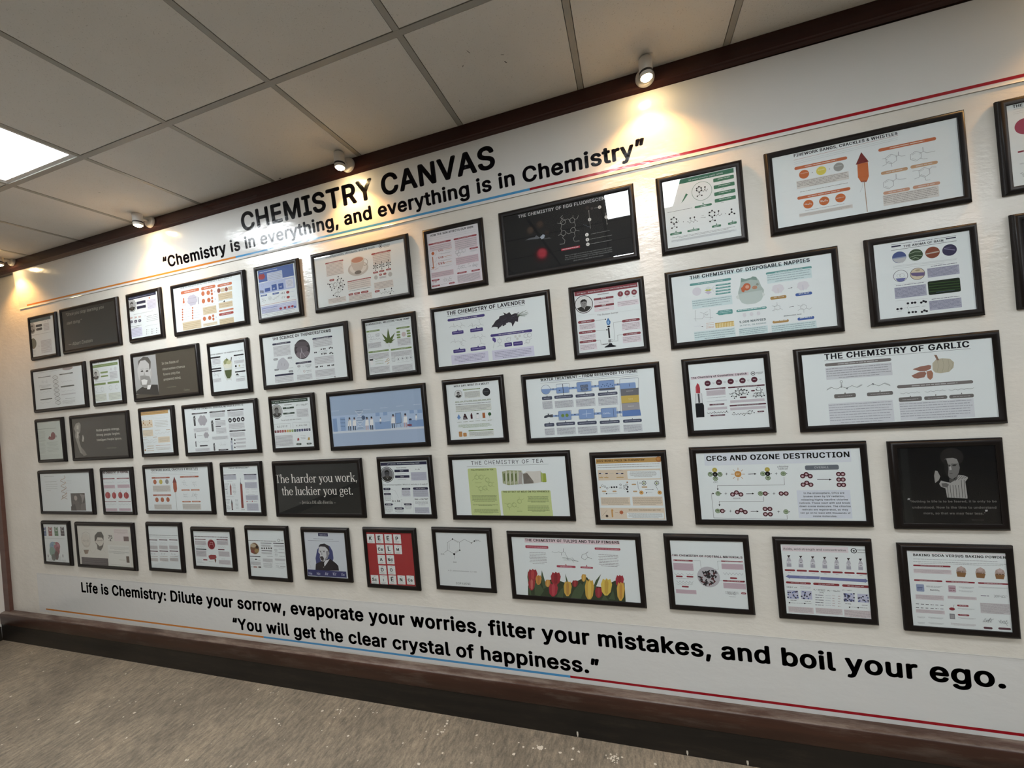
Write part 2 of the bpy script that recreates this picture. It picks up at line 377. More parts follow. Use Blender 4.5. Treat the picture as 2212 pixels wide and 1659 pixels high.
def serif_line(s):
    k = (s, 'serif')
    if k in _tc: return _tc[k]
    V = []; F = []; x = 0
    for ch in s:
        P, w = _serif(ch)
        for p in P:
            F.append(tuple(range(len(V), len(V) + len(p)))); V += [((x + a) * .682, b * .682) for a, b in p]
        x += w
    _tc[k] = (V, F); return V, F

PAL = dict(w='dfe6e6', k='1c1a22', n='9b9ea1', g='d0d3d5', G='86898c', r='a33a3a', R='5a2a38', o='c4683a', O='c49a6a', y='d9c93f', Y='dcd0be', b='4a66a8', B='a9c2e0',
           c='2e2e48', p='4b4080', P='cfcee2', t='5b9a96', T='c8dcdd', e='3f7a5e', E='35543c', v='76904a', V='c0ce86', s='d9b9c0', S='e2cfd4', m='8a4048', x='fafafa', u='3d5a96', l='b9bccb', i='8a5a3a', z='0c0c0c')
def ink(c):
    r = hexc(PAL.get(c, c))
    g = .25 * r[0] + .6 * r[1] + .15 * r[2]
    return tuple(min(.8, (v * .87 + g * .13) * INK) for v in r)

class Art:
    """flat coloured shapes on a sheet; x to the right, y down, millimetres from the top left corner of the opening"""
    def __init__(s, w, h, step=1e-4, margin=7, clip=True):
        s.w, s.h, s.step, s.mg, s.clip = w, h, step, margin, clip
        s.V = []; s.F = []; s.C = []; s.B = []
    def put(s, V, F, c, sub=0):
        if not V: return
        if s.clip:
            lo, x1, y1 = -s.mg, s.w + s.mg, s.h + s.mg
            V = [(min(max(x, lo), x1), min(max(y, lo), y1)) for x, y in V]
        xs_ = [v[0] for v in V]; ys_ = [v[1] for v in V]
        bb = (min(xs_), min(ys_), max(xs_), max(ys_)); lay = 0
        for q, l in s.B:
            if l >= lay and bb[0] < q[2] and q[0] < bb[2] and bb[1] < q[3] and q[1] < bb[3]: lay = l + 1
        s.B.append((bb, lay))
        n = len(s.V); d = lay * s.step; s.V += [(x, y, d) for x, y in V]
        s.F += [tuple(n + i for i in f) for f in F]; s.C += [ink(c)] * len(F)
    def poly(s, pts, c): s.put(pts, [tuple(range(len(pts)))], c)
    def rect(s, x0, y0, x1, y1, c):
        x0, x1 = min(x0, x1), max(x0, x1); y0, y1 = min(y0, y1), max(y0, y1)
        s.poly([(x0, y0), (x1, y0), (x1, y1), (x0, y1)], c)
    def rrect(s, x0, y0, x1, y1, c, r):
        x0, x1 = min(x0, x1), max(x0, x1); y0, y1 = min(y0, y1), max(y0, y1)
        r = min(r, (x1 - x0) / 2, (y1 - y0) / 2); P = []
        for cx, cy, a in ((x1 - r, y0 + r, -90), (x1 - r, y1 - r, 0), (x0 + r, y1 - r, 90), (x0 + r, y0 + r, 180)):
            P += [(cx + r * math.cos(R(a + t)), cy + r * math.sin(R(a + t))) for t in (0, 22.5, 45, 67.5, 90)]
        s.poly(P, c)
    def ell(s, x, y, rx, ry, c, n=24): s.poly([(x + rx * math.cos(2 * math.pi * i / n), y + ry * math.sin(2 * math.pi * i / n)) for i in range(n)], c)
    def oring(s, x, y, r, w_, c, n=32):
        V = []; F = []
        for i in range(n):
            a = 2 * math.pi * i / n
            V += [(x + (r + w_ / 2) * math.cos(a), y + (r + w_ / 2) * math.sin(a)), (x + (r - w_ / 2) * math.cos(a), y + (r - w_ / 2) * math.sin(a))]
            j = (i + 1) % n; F.append((2 * i, 2 * j, 2 * j + 1, 2 * i + 1))
        s.put(V, F, c)
    def line(s, P, w_, c):
        w_ = max(w_, .35)
        for a, b in zip(P, P[1:]):
            dx, dy = b[0] - a[0], b[1] - a[1]; l = math.hypot(dx, dy)
            if l < 1e-6: continue
            ux, uy = dx / l * w_ / 2, dy / l * w_ / 2
            s.poly([(a[0] - ux * .6 - uy, a[1] - uy * .6 + ux), (a[0] - ux * .6 + uy, a[1] - uy * .6 - ux), (b[0] + ux * .6 + uy, b[1] + uy * .6 - ux), (b[0] + ux * .6 - uy, b[1] + uy * .6 + ux)], c)
    def dash(s, x0, y, x1, h, c, rnd=None):
        """a line of print too small to read: word-long strokes"""
        rnd = rnd or random.Random(int(x0 * 7 + y * 13)); x0, x1 = min(x0, x1), max(x0, x1); x = x0; V = []; F = []; h *= .62
        while x < x1 - .5:
            l = min(rnd.uniform(2.0, 7.5) * max(h, 1.0), x1 - x); n = len(V)
            V += [(x, y - h / 2), (x + l, y - h / 2), (x + l, y + h / 2), (x, y + h / 2)]; F.append((n, n + 1, n + 2, n + 3)); x += l + .75 * max(h, 1.0)
        s.put(V, F, c)
    def para(s, x0, y0, x1, y1, n, c, bg, al):
        x0, x1 = min(x0, x1), max(x0, x1); y0, y1 = min(y0, y1), max(y0, y1)
        if bg: s.rrect(x0 - 1.5, y0 - 1.5, x1 + 1.5, y1 + 1.5, bg, 1.2)
        rnd = random.Random(int(x0 * 31 + y0 * 17)); st = (y1 - y0) / n
        for i in range(n):
            a = (x1 - x0) * (rnd.uniform(0, .06) if i < n - 1 else rnd.uniform(.08, .25)); lft = a if al == 'c' or i == n - 1 else 0
            s.dash(x0 + lft, y0 + st * (i + .5), x1 - a, min(st * .62, 3.4), c, rnd)
    def text(s, x, y, w_, cap, t, c, st):
        V, F = serif_line(t) if st in ('s', 'S') else glyphs(t, st)
        if not V: return
        a, b = min(v[0] for v in V), max(v[0] for v in V)
        sx = w_ / (b - a); sy = cap / cap_of(st) if cap else sx
        s.put([(x + (v[0] - a) * sx, y - v[1] * sy) for v in V], F, c)
    def hexa(s, x, y, r, w_, c):
        P = [(x + r * math.cos(R(90 + 60 * i)), y + r * math.sin(R(90 + 60 * i))) for i in range(7)]; s.line(P, w_, c)
        q = [(x + r * .72 * math.cos(R(90 + 60 * i)), y + r * .72 * math.sin(R(90 + 60 * i))) for i in range(7)]; s.line(q[0:2], w_ * .8, c); s.line(q[2:4], w_ * .8, c)
    def mol(s, x0, y0, x1, y1, seed, c, dot):
        c = '#5c5f64' if c == 'n' else c
        rnd = random.Random(seed); x0, x1 = min(x0, x1), max(x0, x1); y0, y1 = min(y0, y1), max(y0, y1); w_, h = x1 - x0, y1 - y0
        r = min(w_, h) * .2; n = 2 if w_ > 1.3 * h else 1; cs = [(x0 + w_ * (i + .6) / (n + .4), y0 + h * rnd.uniform(.4, .6)) for i in range(n)]
        for cx, cy in cs:
            s.hexa(cx, cy, r, .7, c)
            for k in rnd.sample(range(6), 4):
                a = R(90 + 60 * k); p = (cx + r * math.cos(a), cy + r * math.sin(a)); q = (cx + 2 * r * math.cos(a), cy + 2 * r * math.sin(a)); s.line([p, q], .7, c)
                if dot: s.ell(*q, 1.6, 1.6, c, 10)
                elif rnd.random() < .5: s.line([q, (q[0] + r * .8, q[1] + r * rnd.uniform(-.6, .6))], .7, c)
        for a, b in zip(cs, cs[1:]): s.line([(a[0] + r * .87, a[1]), (b[0] - r * .87, b[1])], .7, c)
    def zig(s, x0, y0, x1, y1, n, amp, c, dot):
        c = '#5c5f64' if c == 'n' else c
        P = [(x0 + (x1 - x0) * i / n, y0 + (y1 - y0) * i / n + (amp / 2 if i % 2 else -amp / 2)) for i in range(n + 1)]; s.line(P, .7, c)
        if dot:
            for p in P: s.ell(*p, 1.5, 1.5, c, 10)
    def face(s, x, y, r, rc, beard, bg, skin):
        s.ell(x, y, r * 1.06, r * 1.06, rc, 36); s.ell(x, y, r * .98, r * .98, 'w', 36); s.ell(x, y, r * .92, r * .92, bg if bg != 'y' else '#a2a3a4', 36)
        s.poly([(x + r * .9 * math.cos(R(a)), y + r * .9 * math.sin(R(a))) for a in range(25, 156, 13)] + [(x - r * .35, y + r * .22), (x + r * .35, y + r * .22)], '#34322f')
        s.poly([(x - r * .1, y + r * .3), (x + r * .12, y + r * .3), (x + r * .02, y + r * .62)], '#c8c8c6')
        s.ell(x, y - r * .05, r * .36, r * .47, skin); s.poly([(x - r * .38, y - r * .05), (x - r * .36, y - r * .42), (x - r * .12, y - r * .6), (x + r * .2, y - r * .58), (x + r * .38, y - r * .38), (x + r * .39, y - r * .05), (x + r * .3, y - r * .28), (x, y - r * .36), (x - r * .28, y - r * .26)], '#2c2a29')
        for d in (-.14, .14): s.rect(x + r * (d - .07), y - r * .12, x + r * (d + .07), y - r * .07, '#2c2a29')
        s.poly([(x, y - r * .08), (x + r * .06, y + r * .12), (x - r * .04, y + r * .12)], '#6e6c6a'); s.rect(x - r * .12, y + r * .2, x + r * .12, y + r * .24, '#3a3635')
        if beard: s.poly([(x - r * .32, y + r * .1), (x - r * .12, y + r * .16), (x + r * .12, y + r * .16), (x + r * .32, y + r * .1), (x + r * .2, y + r * .44), (x, y + r * .52), (x - r * .2, y + r * .44)], '#55524f')
    def cloud(s, x0, y0, x1, y1, c):
        w_, h = abs(x1 - x0), abs(y1 - y0); x, y = (x0 + x1) / 2, (y0 + y1) / 2
        s.poly([(x + w_ / 2 * (.92 + .08 * math.sin(7 * a)) * math.cos(a), y + h / 2 * (.92 + .08 * math.cos(6 * a + .5)) * math.sin(a)) for a in [2 * math.pi * i / 44 for i in range(44)]], c)
    def run(s, ops):
        for o in ops:
            k, a = o[0], o[1:]
            if k == 'r': s.rect(*a)
            elif k == 'p':
                x0, y0, x1, y1, c, lab = a; y0, y1 = min(y0, y1), max(y0, y1); s.rrect(x0, y0, x1, y1, c, 9)
                if lab and y1 - y0 > 3 and abs(x1 - x0) > 14:
                    m = abs(x1 - x0) * .2; cc = [v * .45 + .42 for v in hexc(PAL.get(c, c))]; s.dash(min(x0, x1) + m, (y0 + y1) / 2, max(x0, x1) - m, (y1 - y0) * .45, '#%02x%02x%02x' % tuple(int(255 * min(1, v ** .4545)) for v in cc))
            elif k == 'q': s.rrect(*a)
            elif k == 'e': s.ell(a[0], a[1], a[2], a[2], a[3], 12 if a[2] < 3 else 24)
            elif k == 'E': s.ell(*a)
            elif k == 'o': s.oring(*a)
            elif k == 'g': s.poly(list(zip(a[0][::2], a[0][1::2])), a[1])
            elif k == 'l': s.line(list(zip(a[0][::2], a[0][1::2])), a[1], a[2])
            elif k == 'v':
                x0, y0, x1, y1, w_, c = a; dx, dy = x1 - x0, y1 - y0; l = math.hypot(dx, dy); ux, uy = dx / l, dy / l; q = max(2.6 * w_, 2.2)
                s.line([(x0, y0), (x1 - ux * q, y1 - uy * q)], w_, c); s.poly([(x1, y1), (x1 - ux * q * 1.4 - uy * q * .7, y1 - uy * q * 1.4 + ux * q * .7), (x1 - ux * q * 1.4 + uy * q * .7, y1 - uy * q * 1.4 - ux * q * .7)], c)
            elif k == 't': s.text(*a)
            elif k == 'a': s.para(*a)
            elif k == 'd': s.dash(*a)
            elif k == 'h': s.hexa(*a)
            elif k == 'm': s.mol(*a)
            elif k == 'z': s.zig(*a)
            elif k == 'f': s.face(*a)
            elif k == 'c': s.cloud(*a)
    def mesh(s, name, mat, place):
        me = bpy.data.meshes.new(name); me.from_pydata([place(*v) for v in s.V], [], s.F); me.update()
        at = me.color_attributes.new('ink', 'FLOAT_COLOR', 'CORNER'); data = []
        for p, c in zip(me.polygons, s.C): data += [*c, 1.0] * p.loop_total
        at.data.foreach_set('color', data); me.materials.append(mat); return me

# ------------------------------------------------------------------ poster places on the wall: centre x, centre z, outer width, outer height
PLACE={1:(-4.2409, 2.3679, 0.338, 0.338),2:(-3.6948, 2.3743, 0.64, 0.338),3:(-3.1153, 2.3729, 0.338, 0.338),4:(-2.5285, 2.3644, 0.64, 0.338),5:(-1.9586, 2.3599, 0.338, 0.338),6:(-1.3822, 2.3612, 0.64, 0.338),7:(-0.8067, 2.3571, 0.338, 0.338),8:(-0.2322, 2.3569, 0.64, 0.338),9:(0.3508, 2.3539, 0.338, 0.338),10:(0.923, 2.3571, 0.64, 0.338),11:(1.4995, 2.3587, 0.338, 0.338),12:(-4.1071, 1.963, 0.64, 0.338),13:(-3.5508, 1.9618, 0.338, 0.338),14:(-2.9685, 1.962, 0.64, 0.338),15:(-2.3971, 1.9473, 0.338, 0.338),16:(-1.8131, 1.952, 0.64, 0.338),17:(-1.2295, 1.946, 0.338, 0.338),18:(-0.6528, 1.9474, 0.64, 0.338),19:(-0.0736, 1.9397, 0.338, 0.338),20:(0.5032, 1.9375, 0.64, 0.338),21:(1.0796, 1.9422, 0.338, 0.338),22:(1.6606, 1.9495, 0.64, 0.338),23:(-4.2584, 1.575, 0.338, 0.338),24:(-3.6865, 1.5754, 0.64, 0.338),25:(-3.0885, 1.5787, 0.338, 0.338),26:(-2.5187, 1.5702, 0.64, 0.338),27:(-1.9351, 1.5694, 0.338, 0.338),28:(-1.3596, 1.5612, 0.64, 0.338),29:(-0.7721, 1.564, 0.338, 0.338),30:(-0.1925, 1.5528, 0.64, 0.338),31:(0.3877, 1.5509, 0.338, 0.338),32:(0.9619, 1.5463, 0.64, 0.338),33:(-4.1268, 1.1775, 0.64, 0.338),34:(-3.5408, 1.1784, 0.338, 0.338),35:(-2.9424, 1.1876, 0.64, 0.338),36:(-2.3761, 1.1813, 0.338, 0.338),37:(-1.7995, 1.177, 0.64, 0.338),38:(-1.2095, 1.1774, 0.338, 0.338),39:(-0.6254, 1.1736, 0.64, 0.338),40:(-0.0462, 1.158, 0.338, 0.338),41:(0.5367, 1.1646, 0.64, 0.338),42:(1.0921, 1.1584, 0.338, 0.338),43:(-4.2894, 0.789, 0.338, 0.338),44:(-3.7296, 0.7852, 0.64, 0.338),45:(-3.1107, 0.7947, 0.338, 0.338),46:(-2.6668, 0.7976, 0.372, 0.279),47:(-2.215, 0.7838, 0.338, 0.338),48:(-1.7771, 0.7929, 0.338, 0.312),49:(-1.3429, 0.7867, 0.338, 0.338),50:(-0.9091, 0.7987, 0.338, 0.33),51:(-0.3392, 0.781, 0.64, 0.338),52:(0.2474, 0.7846, 0.338, 0.338),53:(0.674, 0.7794, 0.338, 0.338),54:(1.0922, 0.7667, 0.338, 0.338)}
TILT={8:1.0,9:1.0,5:.8}
LABELS={
1:'small framed poster with dark teal top bar, topmost in the far left column',
2:'wide framed dark quote poster beginning Once you stop learning',
3:'framed birthday poster with navy top bar, portrait and three navy blocks',
4:'wide framed poster on how nuclear reactors generate electricity, orange headings',
5:'framed blue poster with a red crab drawing',
6:'wide framed poster about tea polyphenols with a teacup picture',
7:'framed poster titled How the Sun Affects Our Skin, red headings',
8:'wide framed black poster titled The Chemistry of Egg Fluorescence',
9:'framed poster with green header about the aspirin patent, ringed molecule',
10:'large wide framed poster Firework Bangs, Crackles and Whistles at upper right',
11:'framed poster with a magenta disc, cut by the right picture edge',
12:'wide framed poster with a grey DNA helix down the middle',
13:'framed poster with green bars and small portrait beside the DNA poster',
14:'wide framed brown poster with a bearded man and an observation quote',
15:'framed poster with a tall mojito glass picture',
16:'wide framed poster titled The Science of Thunderstorms with round lightning picture',
17:'framed poster with a green hemp leaf, titled Cannabidiol',
18:'wide framed poster titled The Chemistry of Lavender, purple headings',
19:'framed poster with maroon bars and a burner with blue flame',
20:'wide framed poster titled The Chemistry of Disposable Nappies',
21:'framed poster titled The Aroma of Rain with six round pictures',
22:'wide dark framed poster at the right picture edge, below the magenta disc poster',
23:'small framed pale green text poster with one dark red fruit, far left column',
24:'wide framed brown quote poster with half a white-haired face',
25:'framed poster with tan header and ochre text blocks',
26:'wide framed grey poster about tear gas with canisters and clouds',
27:'framed poster with a coloured acidic to alkaline pH scale',
28:'wide framed light blue illustration of people in a laboratory',
29:'framed poster titled Mole Day: What is a Mole?',
30:'wide framed poster on water treatment from reservoir to home, blue tanks',
31:'framed poster with a red lipstick',
32:'wide framed poster titled The Chemistry of Garlic',
33:'wide framed poster with a tan spiral and a small black and white photo',
34:'framed poster with four red peppers in a row',
35:'smaller wide framed Firework Bangs, Crackles and Whistles poster, lower left part of wall',
36:'framed poster titled Fuels for Spacecraft with red rockets',
37:'wide framed black poster quoting The harder you work, the luckier you get',
38:'framed poster with navy bars and a rate equation diagram, bearded portrait',
39:'wide framed poster titled The Chemistry of Tea with green boxes',
40:'framed poster with ochre header 2022 Nobel Prize in Chemistry',
41:'wide framed poster titled CFCs and Ozone Destruction',
42:'framed black photograph poster of a woman in a striped blouse with a quote',
43:'small framed poster with four coloured tiles, bottom left corner of the wall',
44:'wide framed beige poster with two drawn male faces',
45:'framed poster of three columns of pale text, bottom row',
46:'low framed poster with a round red emblem and red shape, bottom row',
47:'framed poster with a round cookie photo at its left, bottom row',
48:'framed pale blue poster with a man in a dark suit above navy element tiles',
49:'framed red poster of element tiles spelling Keep Calm and Do Science',
50:'framed white poster with a single dopamine molecule',
51:'wide framed poster with a row of red and yellow tulips',
52:'framed poster titled The Chemistry of Football Materials with a ball',
53:'framed poster on acids, acid strength and concentration, row of seven bottles',
54:'framed poster titled Baking Soda versus Baking Powder with three muffins',
}
# artwork of each poster, in millimetres from the top left corner of its opening
PRINTS={
1:('w',[
('r',-21.5,-4.2,251.9,23.9,'#3c5a60'),('f',18,66.8,38.2,'k',0,'y','#9a9a98'),('p',63.6,45.9,143.1,65.2,'k',''),('p',64.8,72.8,140.8,91.4,'k',''),('a',159.8,48.2,228.4,102.6,5,'n','g','j'),('e',183.6,30.8,10.1,'g'),('e',216.7,31.5,10,'g'),('d',-3.7,120.6,242.1,3,'G'),('e',14.3,183.5,40.4,'#4a5648'),('m',75.3,138.7,96.7,274.6,5,'G',0),('a',110.5,172.6,239.2,231.8,6,'n','g','j'),
('a',108.8,229.4,239.9,270.6,3,'n','g','j'),('a',-19.4,232,36.5,271.7,4,'n','','j'),]),
2:('#2a2927',[
('t',44.1,37.6,428,0,'“Once you stop learning you','#a8a49a','i'),('t',44.6,100.3,174.5,0,'start dying.”','#a8a49a','i'),('t',43.2,258.8,273.9,0,'— Albert Einstein','#a8a49a','i'),]),
3:('w',[
('r',-13.4,-0.5,271.6,19.7,'c'),('d',8,9.9,252.3,2.2,'w'),('f',28.2,60.4,40.6,'k',1,'y','#9a9a98'),('r',77.3,41,166.2,59.4,'c'),('r',77.3,72.8,165,92.1,'c'),('d',98.1,29.8,146,2,'n'),('d',94.9,55.8,152.3,2,'n'),('d',95.4,89.8,148.2,2,'n'),('e',205.5,32.5,5.8,'o'),('h',235.6,31.8,6.4,0.6,'s'),('a',182.2,45.4,266.6,106.7,7,'n','P','j'),('d',38.1,123.3,233.7,3,'n'),
('p',-5.8,159.8,25.2,178.6,'c','w'),('t',0.5,148.6,23.6,0,'OH','o','b'),('d',-4.1,185.7,19.4,1.6,'n'),('p',37.1,161.6,67.8,180.3,'c','w'),('t',43.3,150.4,23.4,0,'OH','o','b'),('d',38.8,187.3,62.1,1.6,'n'),('p',77.7,163.1,108.2,181.7,'c','w'),('t',83.9,151.9,23.1,0,'OH','o','b'),('d',79.4,188.7,102.5,1.6,'n'),('d',141,147.6,160.2,2,'n'),('d',164,153.7,216.1,3,'k'),('d',162.9,164.6,275.3,2.2,'k'),
('d',161.4,176.1,273.9,2.2,'k'),('d',160.1,187,272.6,2.2,'k'),('d',227.5,151.8,272.3,3,'k'),('a',-2.7,198.3,113,220,2,'k','','j'),('a',-5.2,218.1,106.2,275.3,6,'n','P','j'),('d',142.1,217,264.4,2.2,'n'),('e',153.2,242.9,3.2,'k'),('d',160.6,243.6,175.9,1.5,'n'),('e',151.4,257.2,3.2,'k'),('d',158.9,257.8,174.1,1.5,'n'),('e',149.8,270.1,3.2,'k'),('d',157.3,270.7,172.6,1.5,'n'),
('e',204.9,245,3.2,'k'),('d',212.3,245.6,227.4,1.5,'n'),('e',203.2,259.1,3.2,'k'),('d',210.6,259.8,225.7,1.5,'n'),('e',201.6,272,3.2,'k'),('d',209,272.5,224.1,1.5,'n'),('e',249.8,244.9,3.2,'k'),('d',257.1,245.4,272.1,1.5,'n'),('e',248.1,259,3.2,'k'),('d',255.4,259.5,270.4,1.5,'n'),('e',246.5,271.8,3.2,'k'),('d',253.9,272.4,268.8,1.5,'n'),]),
4:('w',[
('t',65.3,11.7,451.3,0,'HOW DO NUCLEAR REACTORS GENERATE ELECTRICITY?','k',''),('l',[64.6,15.8,515.9,19.7],0.5,'k'),('p',66.7,28.1,232.6,47.7,'o','w'),('p',249.2,29.2,373.1,48.9,'o','w'),('p',389.6,34.4,512.3,51.1,'o','w'),('q',66.1,55.3,108.4,127.9,'#d6cfd0',3),('q',78.3,63.5,97,113.7,'#e8e2e2',3),('e',86.4,99.5,8.7,'o'),('r',82.4,73.6,93.1,101.7,'o'),('c',116.5,59.8,211,136.6,'#b9b6c4'),
('d',113.5,84.6,217.2,2.5,'#8d88a0'),('d',123.1,114.4,209.4,2.5,'#8d88a0'),('e',219,69.2,6.2,'g'),('r',212.6,87,221,131.8,'#9a97a0'),('e',261.2,70.8,14.6,'o'),('e',307.3,72.3,14.6,'o'),('e',337.4,64.1,9,'o'),('e',337.6,84.4,9.1,'o'),('e',259.8,118.9,14.6,'o'),('e',306.9,118.5,14.5,'o'),('e',336.2,110.6,9,'o'),('e',335.4,131.4,9.1,'o'),('e',255.1,231.6,13.5,'o'),('e',301.2,232.3,13.3,'o'),
('e',331.4,222.9,9,'o'),('e',331.5,243.8,9,'o'),('l',[279.7,71.2,288.1,71.2],0.7,'n'),('l',[279.2,118.7,287.6,118.7],0.7,'n'),('l',[273.6,231.7,282,231.6],0.7,'n'),('l',[319.5,75.4,334,65.4],0.6,'n'),('l',[319.5,75.4,331.6,85.9],0.6,'n'),('l',[319.2,120.3,333.7,110.2],0.6,'n'),('l',[319.2,120.3,331.3,130.8],0.6,'n'),('l',[313.7,232.8,328.2,222.5],0.6,'n'),('l',[313.7,232.8,325.8,243.1],0.6,'n'),
('e',362.7,74.8,4.2,'l'),('e',361.4,121.7,4.2,'l'),('e',356.5,235,4.2,'l'),('e',69.3,146.3,6.2,'o'),('d',78.9,148,136.5,2,'n'),('e',67.3,163.1,6.2,'o'),('d',76.9,164.8,134.5,2,'n'),('e',65.5,178.7,6.2,'o'),('d',75,180.2,132.7,2,'n'),('e',63.4,196.1,6.2,'o'),('d',73,197.6,130.6,2,'n'),('e',61.6,211.7,6.2,'o'),('d',71.1,213.1,128.8,2,'n'),('e',159.9,147.9,6.1,'o'),('d',169.2,149.4,222.3,2,'n'),
('e',157.9,165.2,6.2,'o'),('d',167.2,166.6,220.3,2,'n'),('e',156,180.6,6.2,'o'),('d',165.4,181.9,218.5,2,'n'),('e',154.1,197.2,6.2,'o'),('d',163.4,198.4,216.6,2,'n'),('e',152.1,213.9,6.2,'o'),('d',161.5,215,214.6,2,'n'),('r',58.3,231.6,223.5,284.6,'#cdbb98'),('a',62.8,238.5,219.7,280.9,4,'#a08e6c','','j'),('r',248.3,159.4,364.6,207.9,'#d0c09e'),('a',252.8,164.4,362.9,201.6,4,'#a08e6c','','j'),
('d',260.8,147.8,356.6,2,'n'),('r',239.7,261.8,361.9,281,'#d6cbb0'),('a',244.5,264.3,359.3,281.9,2,'#a08e6c','','j'),('e',398.3,72.4,14.4,'#8a4a38'),('e',461.5,74.4,13.1,'#8a4a38'),('r',414.2,62.7,447.2,86.1,'#cdbb98'),('r',476.7,61.6,510.2,83.8,'#cdbb98'),('d',415.8,63.2,446.6,2,'o'),('d',478.9,64,510.8,2,'o'),('r',389.5,92.4,506,134.4,'#cdbb98'),('a',393.8,97.3,503.2,130.9,3,'#a08e6c','','j'),
('d',386,137.5,425,2,'k'),('g',[430.8,144.3,426.1,149.7,442.4,149.6,436.3,139],'k'),('o',476,137.7,5.3,0.7,'n'),('d',449.4,138,465.5,2,'n'),('d',484,138,508.8,2.5,'k'),('r',386.8,151.2,502.6,185.1,'#cdbb98'),('a',390.2,156.6,499,181.5,2,'#a08e6c','','j'),('p',383.9,197.2,506.5,206.7,'o','w'),('p',381.4,216.5,504,231.5,'#a33a2c','w'),('d',388,232.6,445,2,'n'),('d',449,233.4,485.1,2,'n'),
('r',381.6,253.1,501,290.3,'#cdbb98'),('a',385.1,258.4,499,287,3,'#a08e6c','','j'),]),
5:('w',[
('r',8.1,2.2,275.4,73.3,'#4c68a8'),('d',22,14.6,155.6,4,'w'),('E',33.9,41.7,25.8,16.1,'r'),('e',22,26.8,4.6,'r'),('e',49,27.8,4.6,'r'),('l',[21.8,27.9,26.6,39.3],1.2,'r'),('l',[48.8,29.5,41.6,40],1.2,'r'),('l',[14.1,50.1,9.4,58.1],1,'r'),('l',[51.6,51.6,55.9,59.9],1,'r'),('d',10.2,64.7,56.8,2.5,'u'),('a',76.6,28.4,189,76,5,'n','#bcc6dc','j'),('z',201.2,63.7,274,53.2,7,7.8,'u',1),
('r',5.6,78.1,274.8,144.2,'#aebbdc'),('h',33.3,94.2,10.3,0.8,'n'),('q',102,100.6,140.2,135.6,'#3f5ca0',2),('q',153.4,101.9,191.1,136.6,'#3f5ca0',2),('t',110.8,128.9,14.6,0,'11','w','b'),('t',162.1,128.8,17.5,0,'77','w','b'),('q',209.4,88,264.9,136.9,'#cfd3e2',4),('a',213.9,93.3,259.9,130.4,5,'n','','j'),('r',12.3,120.2,17.4,135.6,'k'),('r',22,121.7,27,137.1,'k'),('r',30.8,123.1,35.9,138.5,'k'),
('r',48.4,114.2,89.3,135.1,'#3f5ca0'),('d',106.7,91.4,138.4,2.5,'n'),('d',156.2,89.6,191.1,2.5,'n'),('p',10.4,150.4,62.2,158.3,'#3f5ca0','w'),('p',102.4,150.5,152.8,160.6,'#3f5ca0','w'),('m',17,159,53.5,202.5,9,'k',1),('a',68.7,166.9,93.6,189.8,4,'n','','j'),('z',103.3,189.5,151.3,173.6,6,6.9,'k',1),('t',164.5,166.6,31.3,0,'+8.1','k',''),('t',163.8,192.2,30.6,0,'−7.7','k',''),
('E',217.8,162.6,12,7.9,'r'),('l',[207.1,155.2,217.8,162.6],0.8,'r'),('l',[229.7,158.7,217.8,162.6],0.8,'r'),('d',235.7,163,267.7,3,'#b9c3d8'),('E',217.5,191.2,12,7.8,'r'),('l',[206.8,183.8,217.5,191.2],0.8,'r'),('l',[229.5,187.2,217.5,191.2],0.8,'r'),('d',235.5,191.4,267.5,3,'#b9c3d8'),('l',[7.3,212.1,272.4,212],1.6,'#b45a5a'),('r',8,219.3,273.9,263.3,'#b9bfdc'),
('d',11.1,232.6,133.1,4,'#3f5ca0'),('E',153.9,249.5,10.1,6.8,'#a03c4c'),('E',186.6,249.6,10,6.8,'#a03c4c'),('E',216.9,249.4,9.9,6.7,'#a03c4c'),('E',242,249,9.9,6.8,'#a03c4c'),('E',259.3,254.4,6.9,6.7,'#3f5ca0'),('a',11.7,240.3,128.7,259.8,3,'n','','j'),('a',147.5,222.1,267.9,239.7,2,'w','','j'),('a',9.8,257.6,270.4,282.7,3,'n','','j'),]),
6:('w',[
('t',74.6,16.2,332.4,0,'Tea polyphenols, stimulants, and tea scum','#2a2a2c',''),('o',445,13.8,9.9,2.2,'k'),('e',445,13.8,4.1,'k'),('a',462.4,8.8,503.7,25.7,4,'#6a6a6a','','j'),('p',74.9,41.9,198.8,49.6,'#9c3a38','w'),('p',383.1,43.6,506.2,52.5,'#9c3a38','w'),('p',212.8,168.1,367.8,176.7,'#9c3a38','w'),('a',80,49.1,193.2,118.6,9,'#a09c98','#d9d2cc','j'),
('a',391.9,53.1,499.7,106.8,6,'#a09c98','#d9d2cc','j'),('E',290.2,109.3,67.2,39,'#c2beb8'),('E',291.8,104.9,55.4,30.7,'#d8d6d0'),('o',338,81.8,17.3,2.4,'#8d8a84'),('g',[247.1,54.9,249.4,85.8,261.1,112.2,277.6,124.4,299.4,127.2,317,116.2,330.6,90.7,336,59.1,292.4,61.6],'#c4bdb4'),('E',290.9,60.4,44.2,18.3,'#d8d2c8'),('E',290.8,61.3,38.8,14.7,'#c08a74'),('E',288.1,129.9,22.7,10.1,'#7c766e'),
('d',74.3,115.2,194.6,2.4,'n'),('p',93.5,138.2,126.4,149.2,'#9c3a38','w'),('h',103.6,176.2,14.1,1.1,'k'),('h',129.8,173.7,14,1.1,'k'),('h',156.4,155.1,14,1.1,'k'),('h',168.2,178.4,14,1.1,'k'),('h',132.7,228.4,13.1,1.1,'k'),('h',153.6,209.3,13.1,1.1,'k'),('e',80.8,162,3.8,'k'),('e',96.3,179.8,3.8,'k'),('e',102.9,200,3.8,'k'),('e',121,192.3,3.8,'k'),('e',154.8,132.1,3.8,'k'),
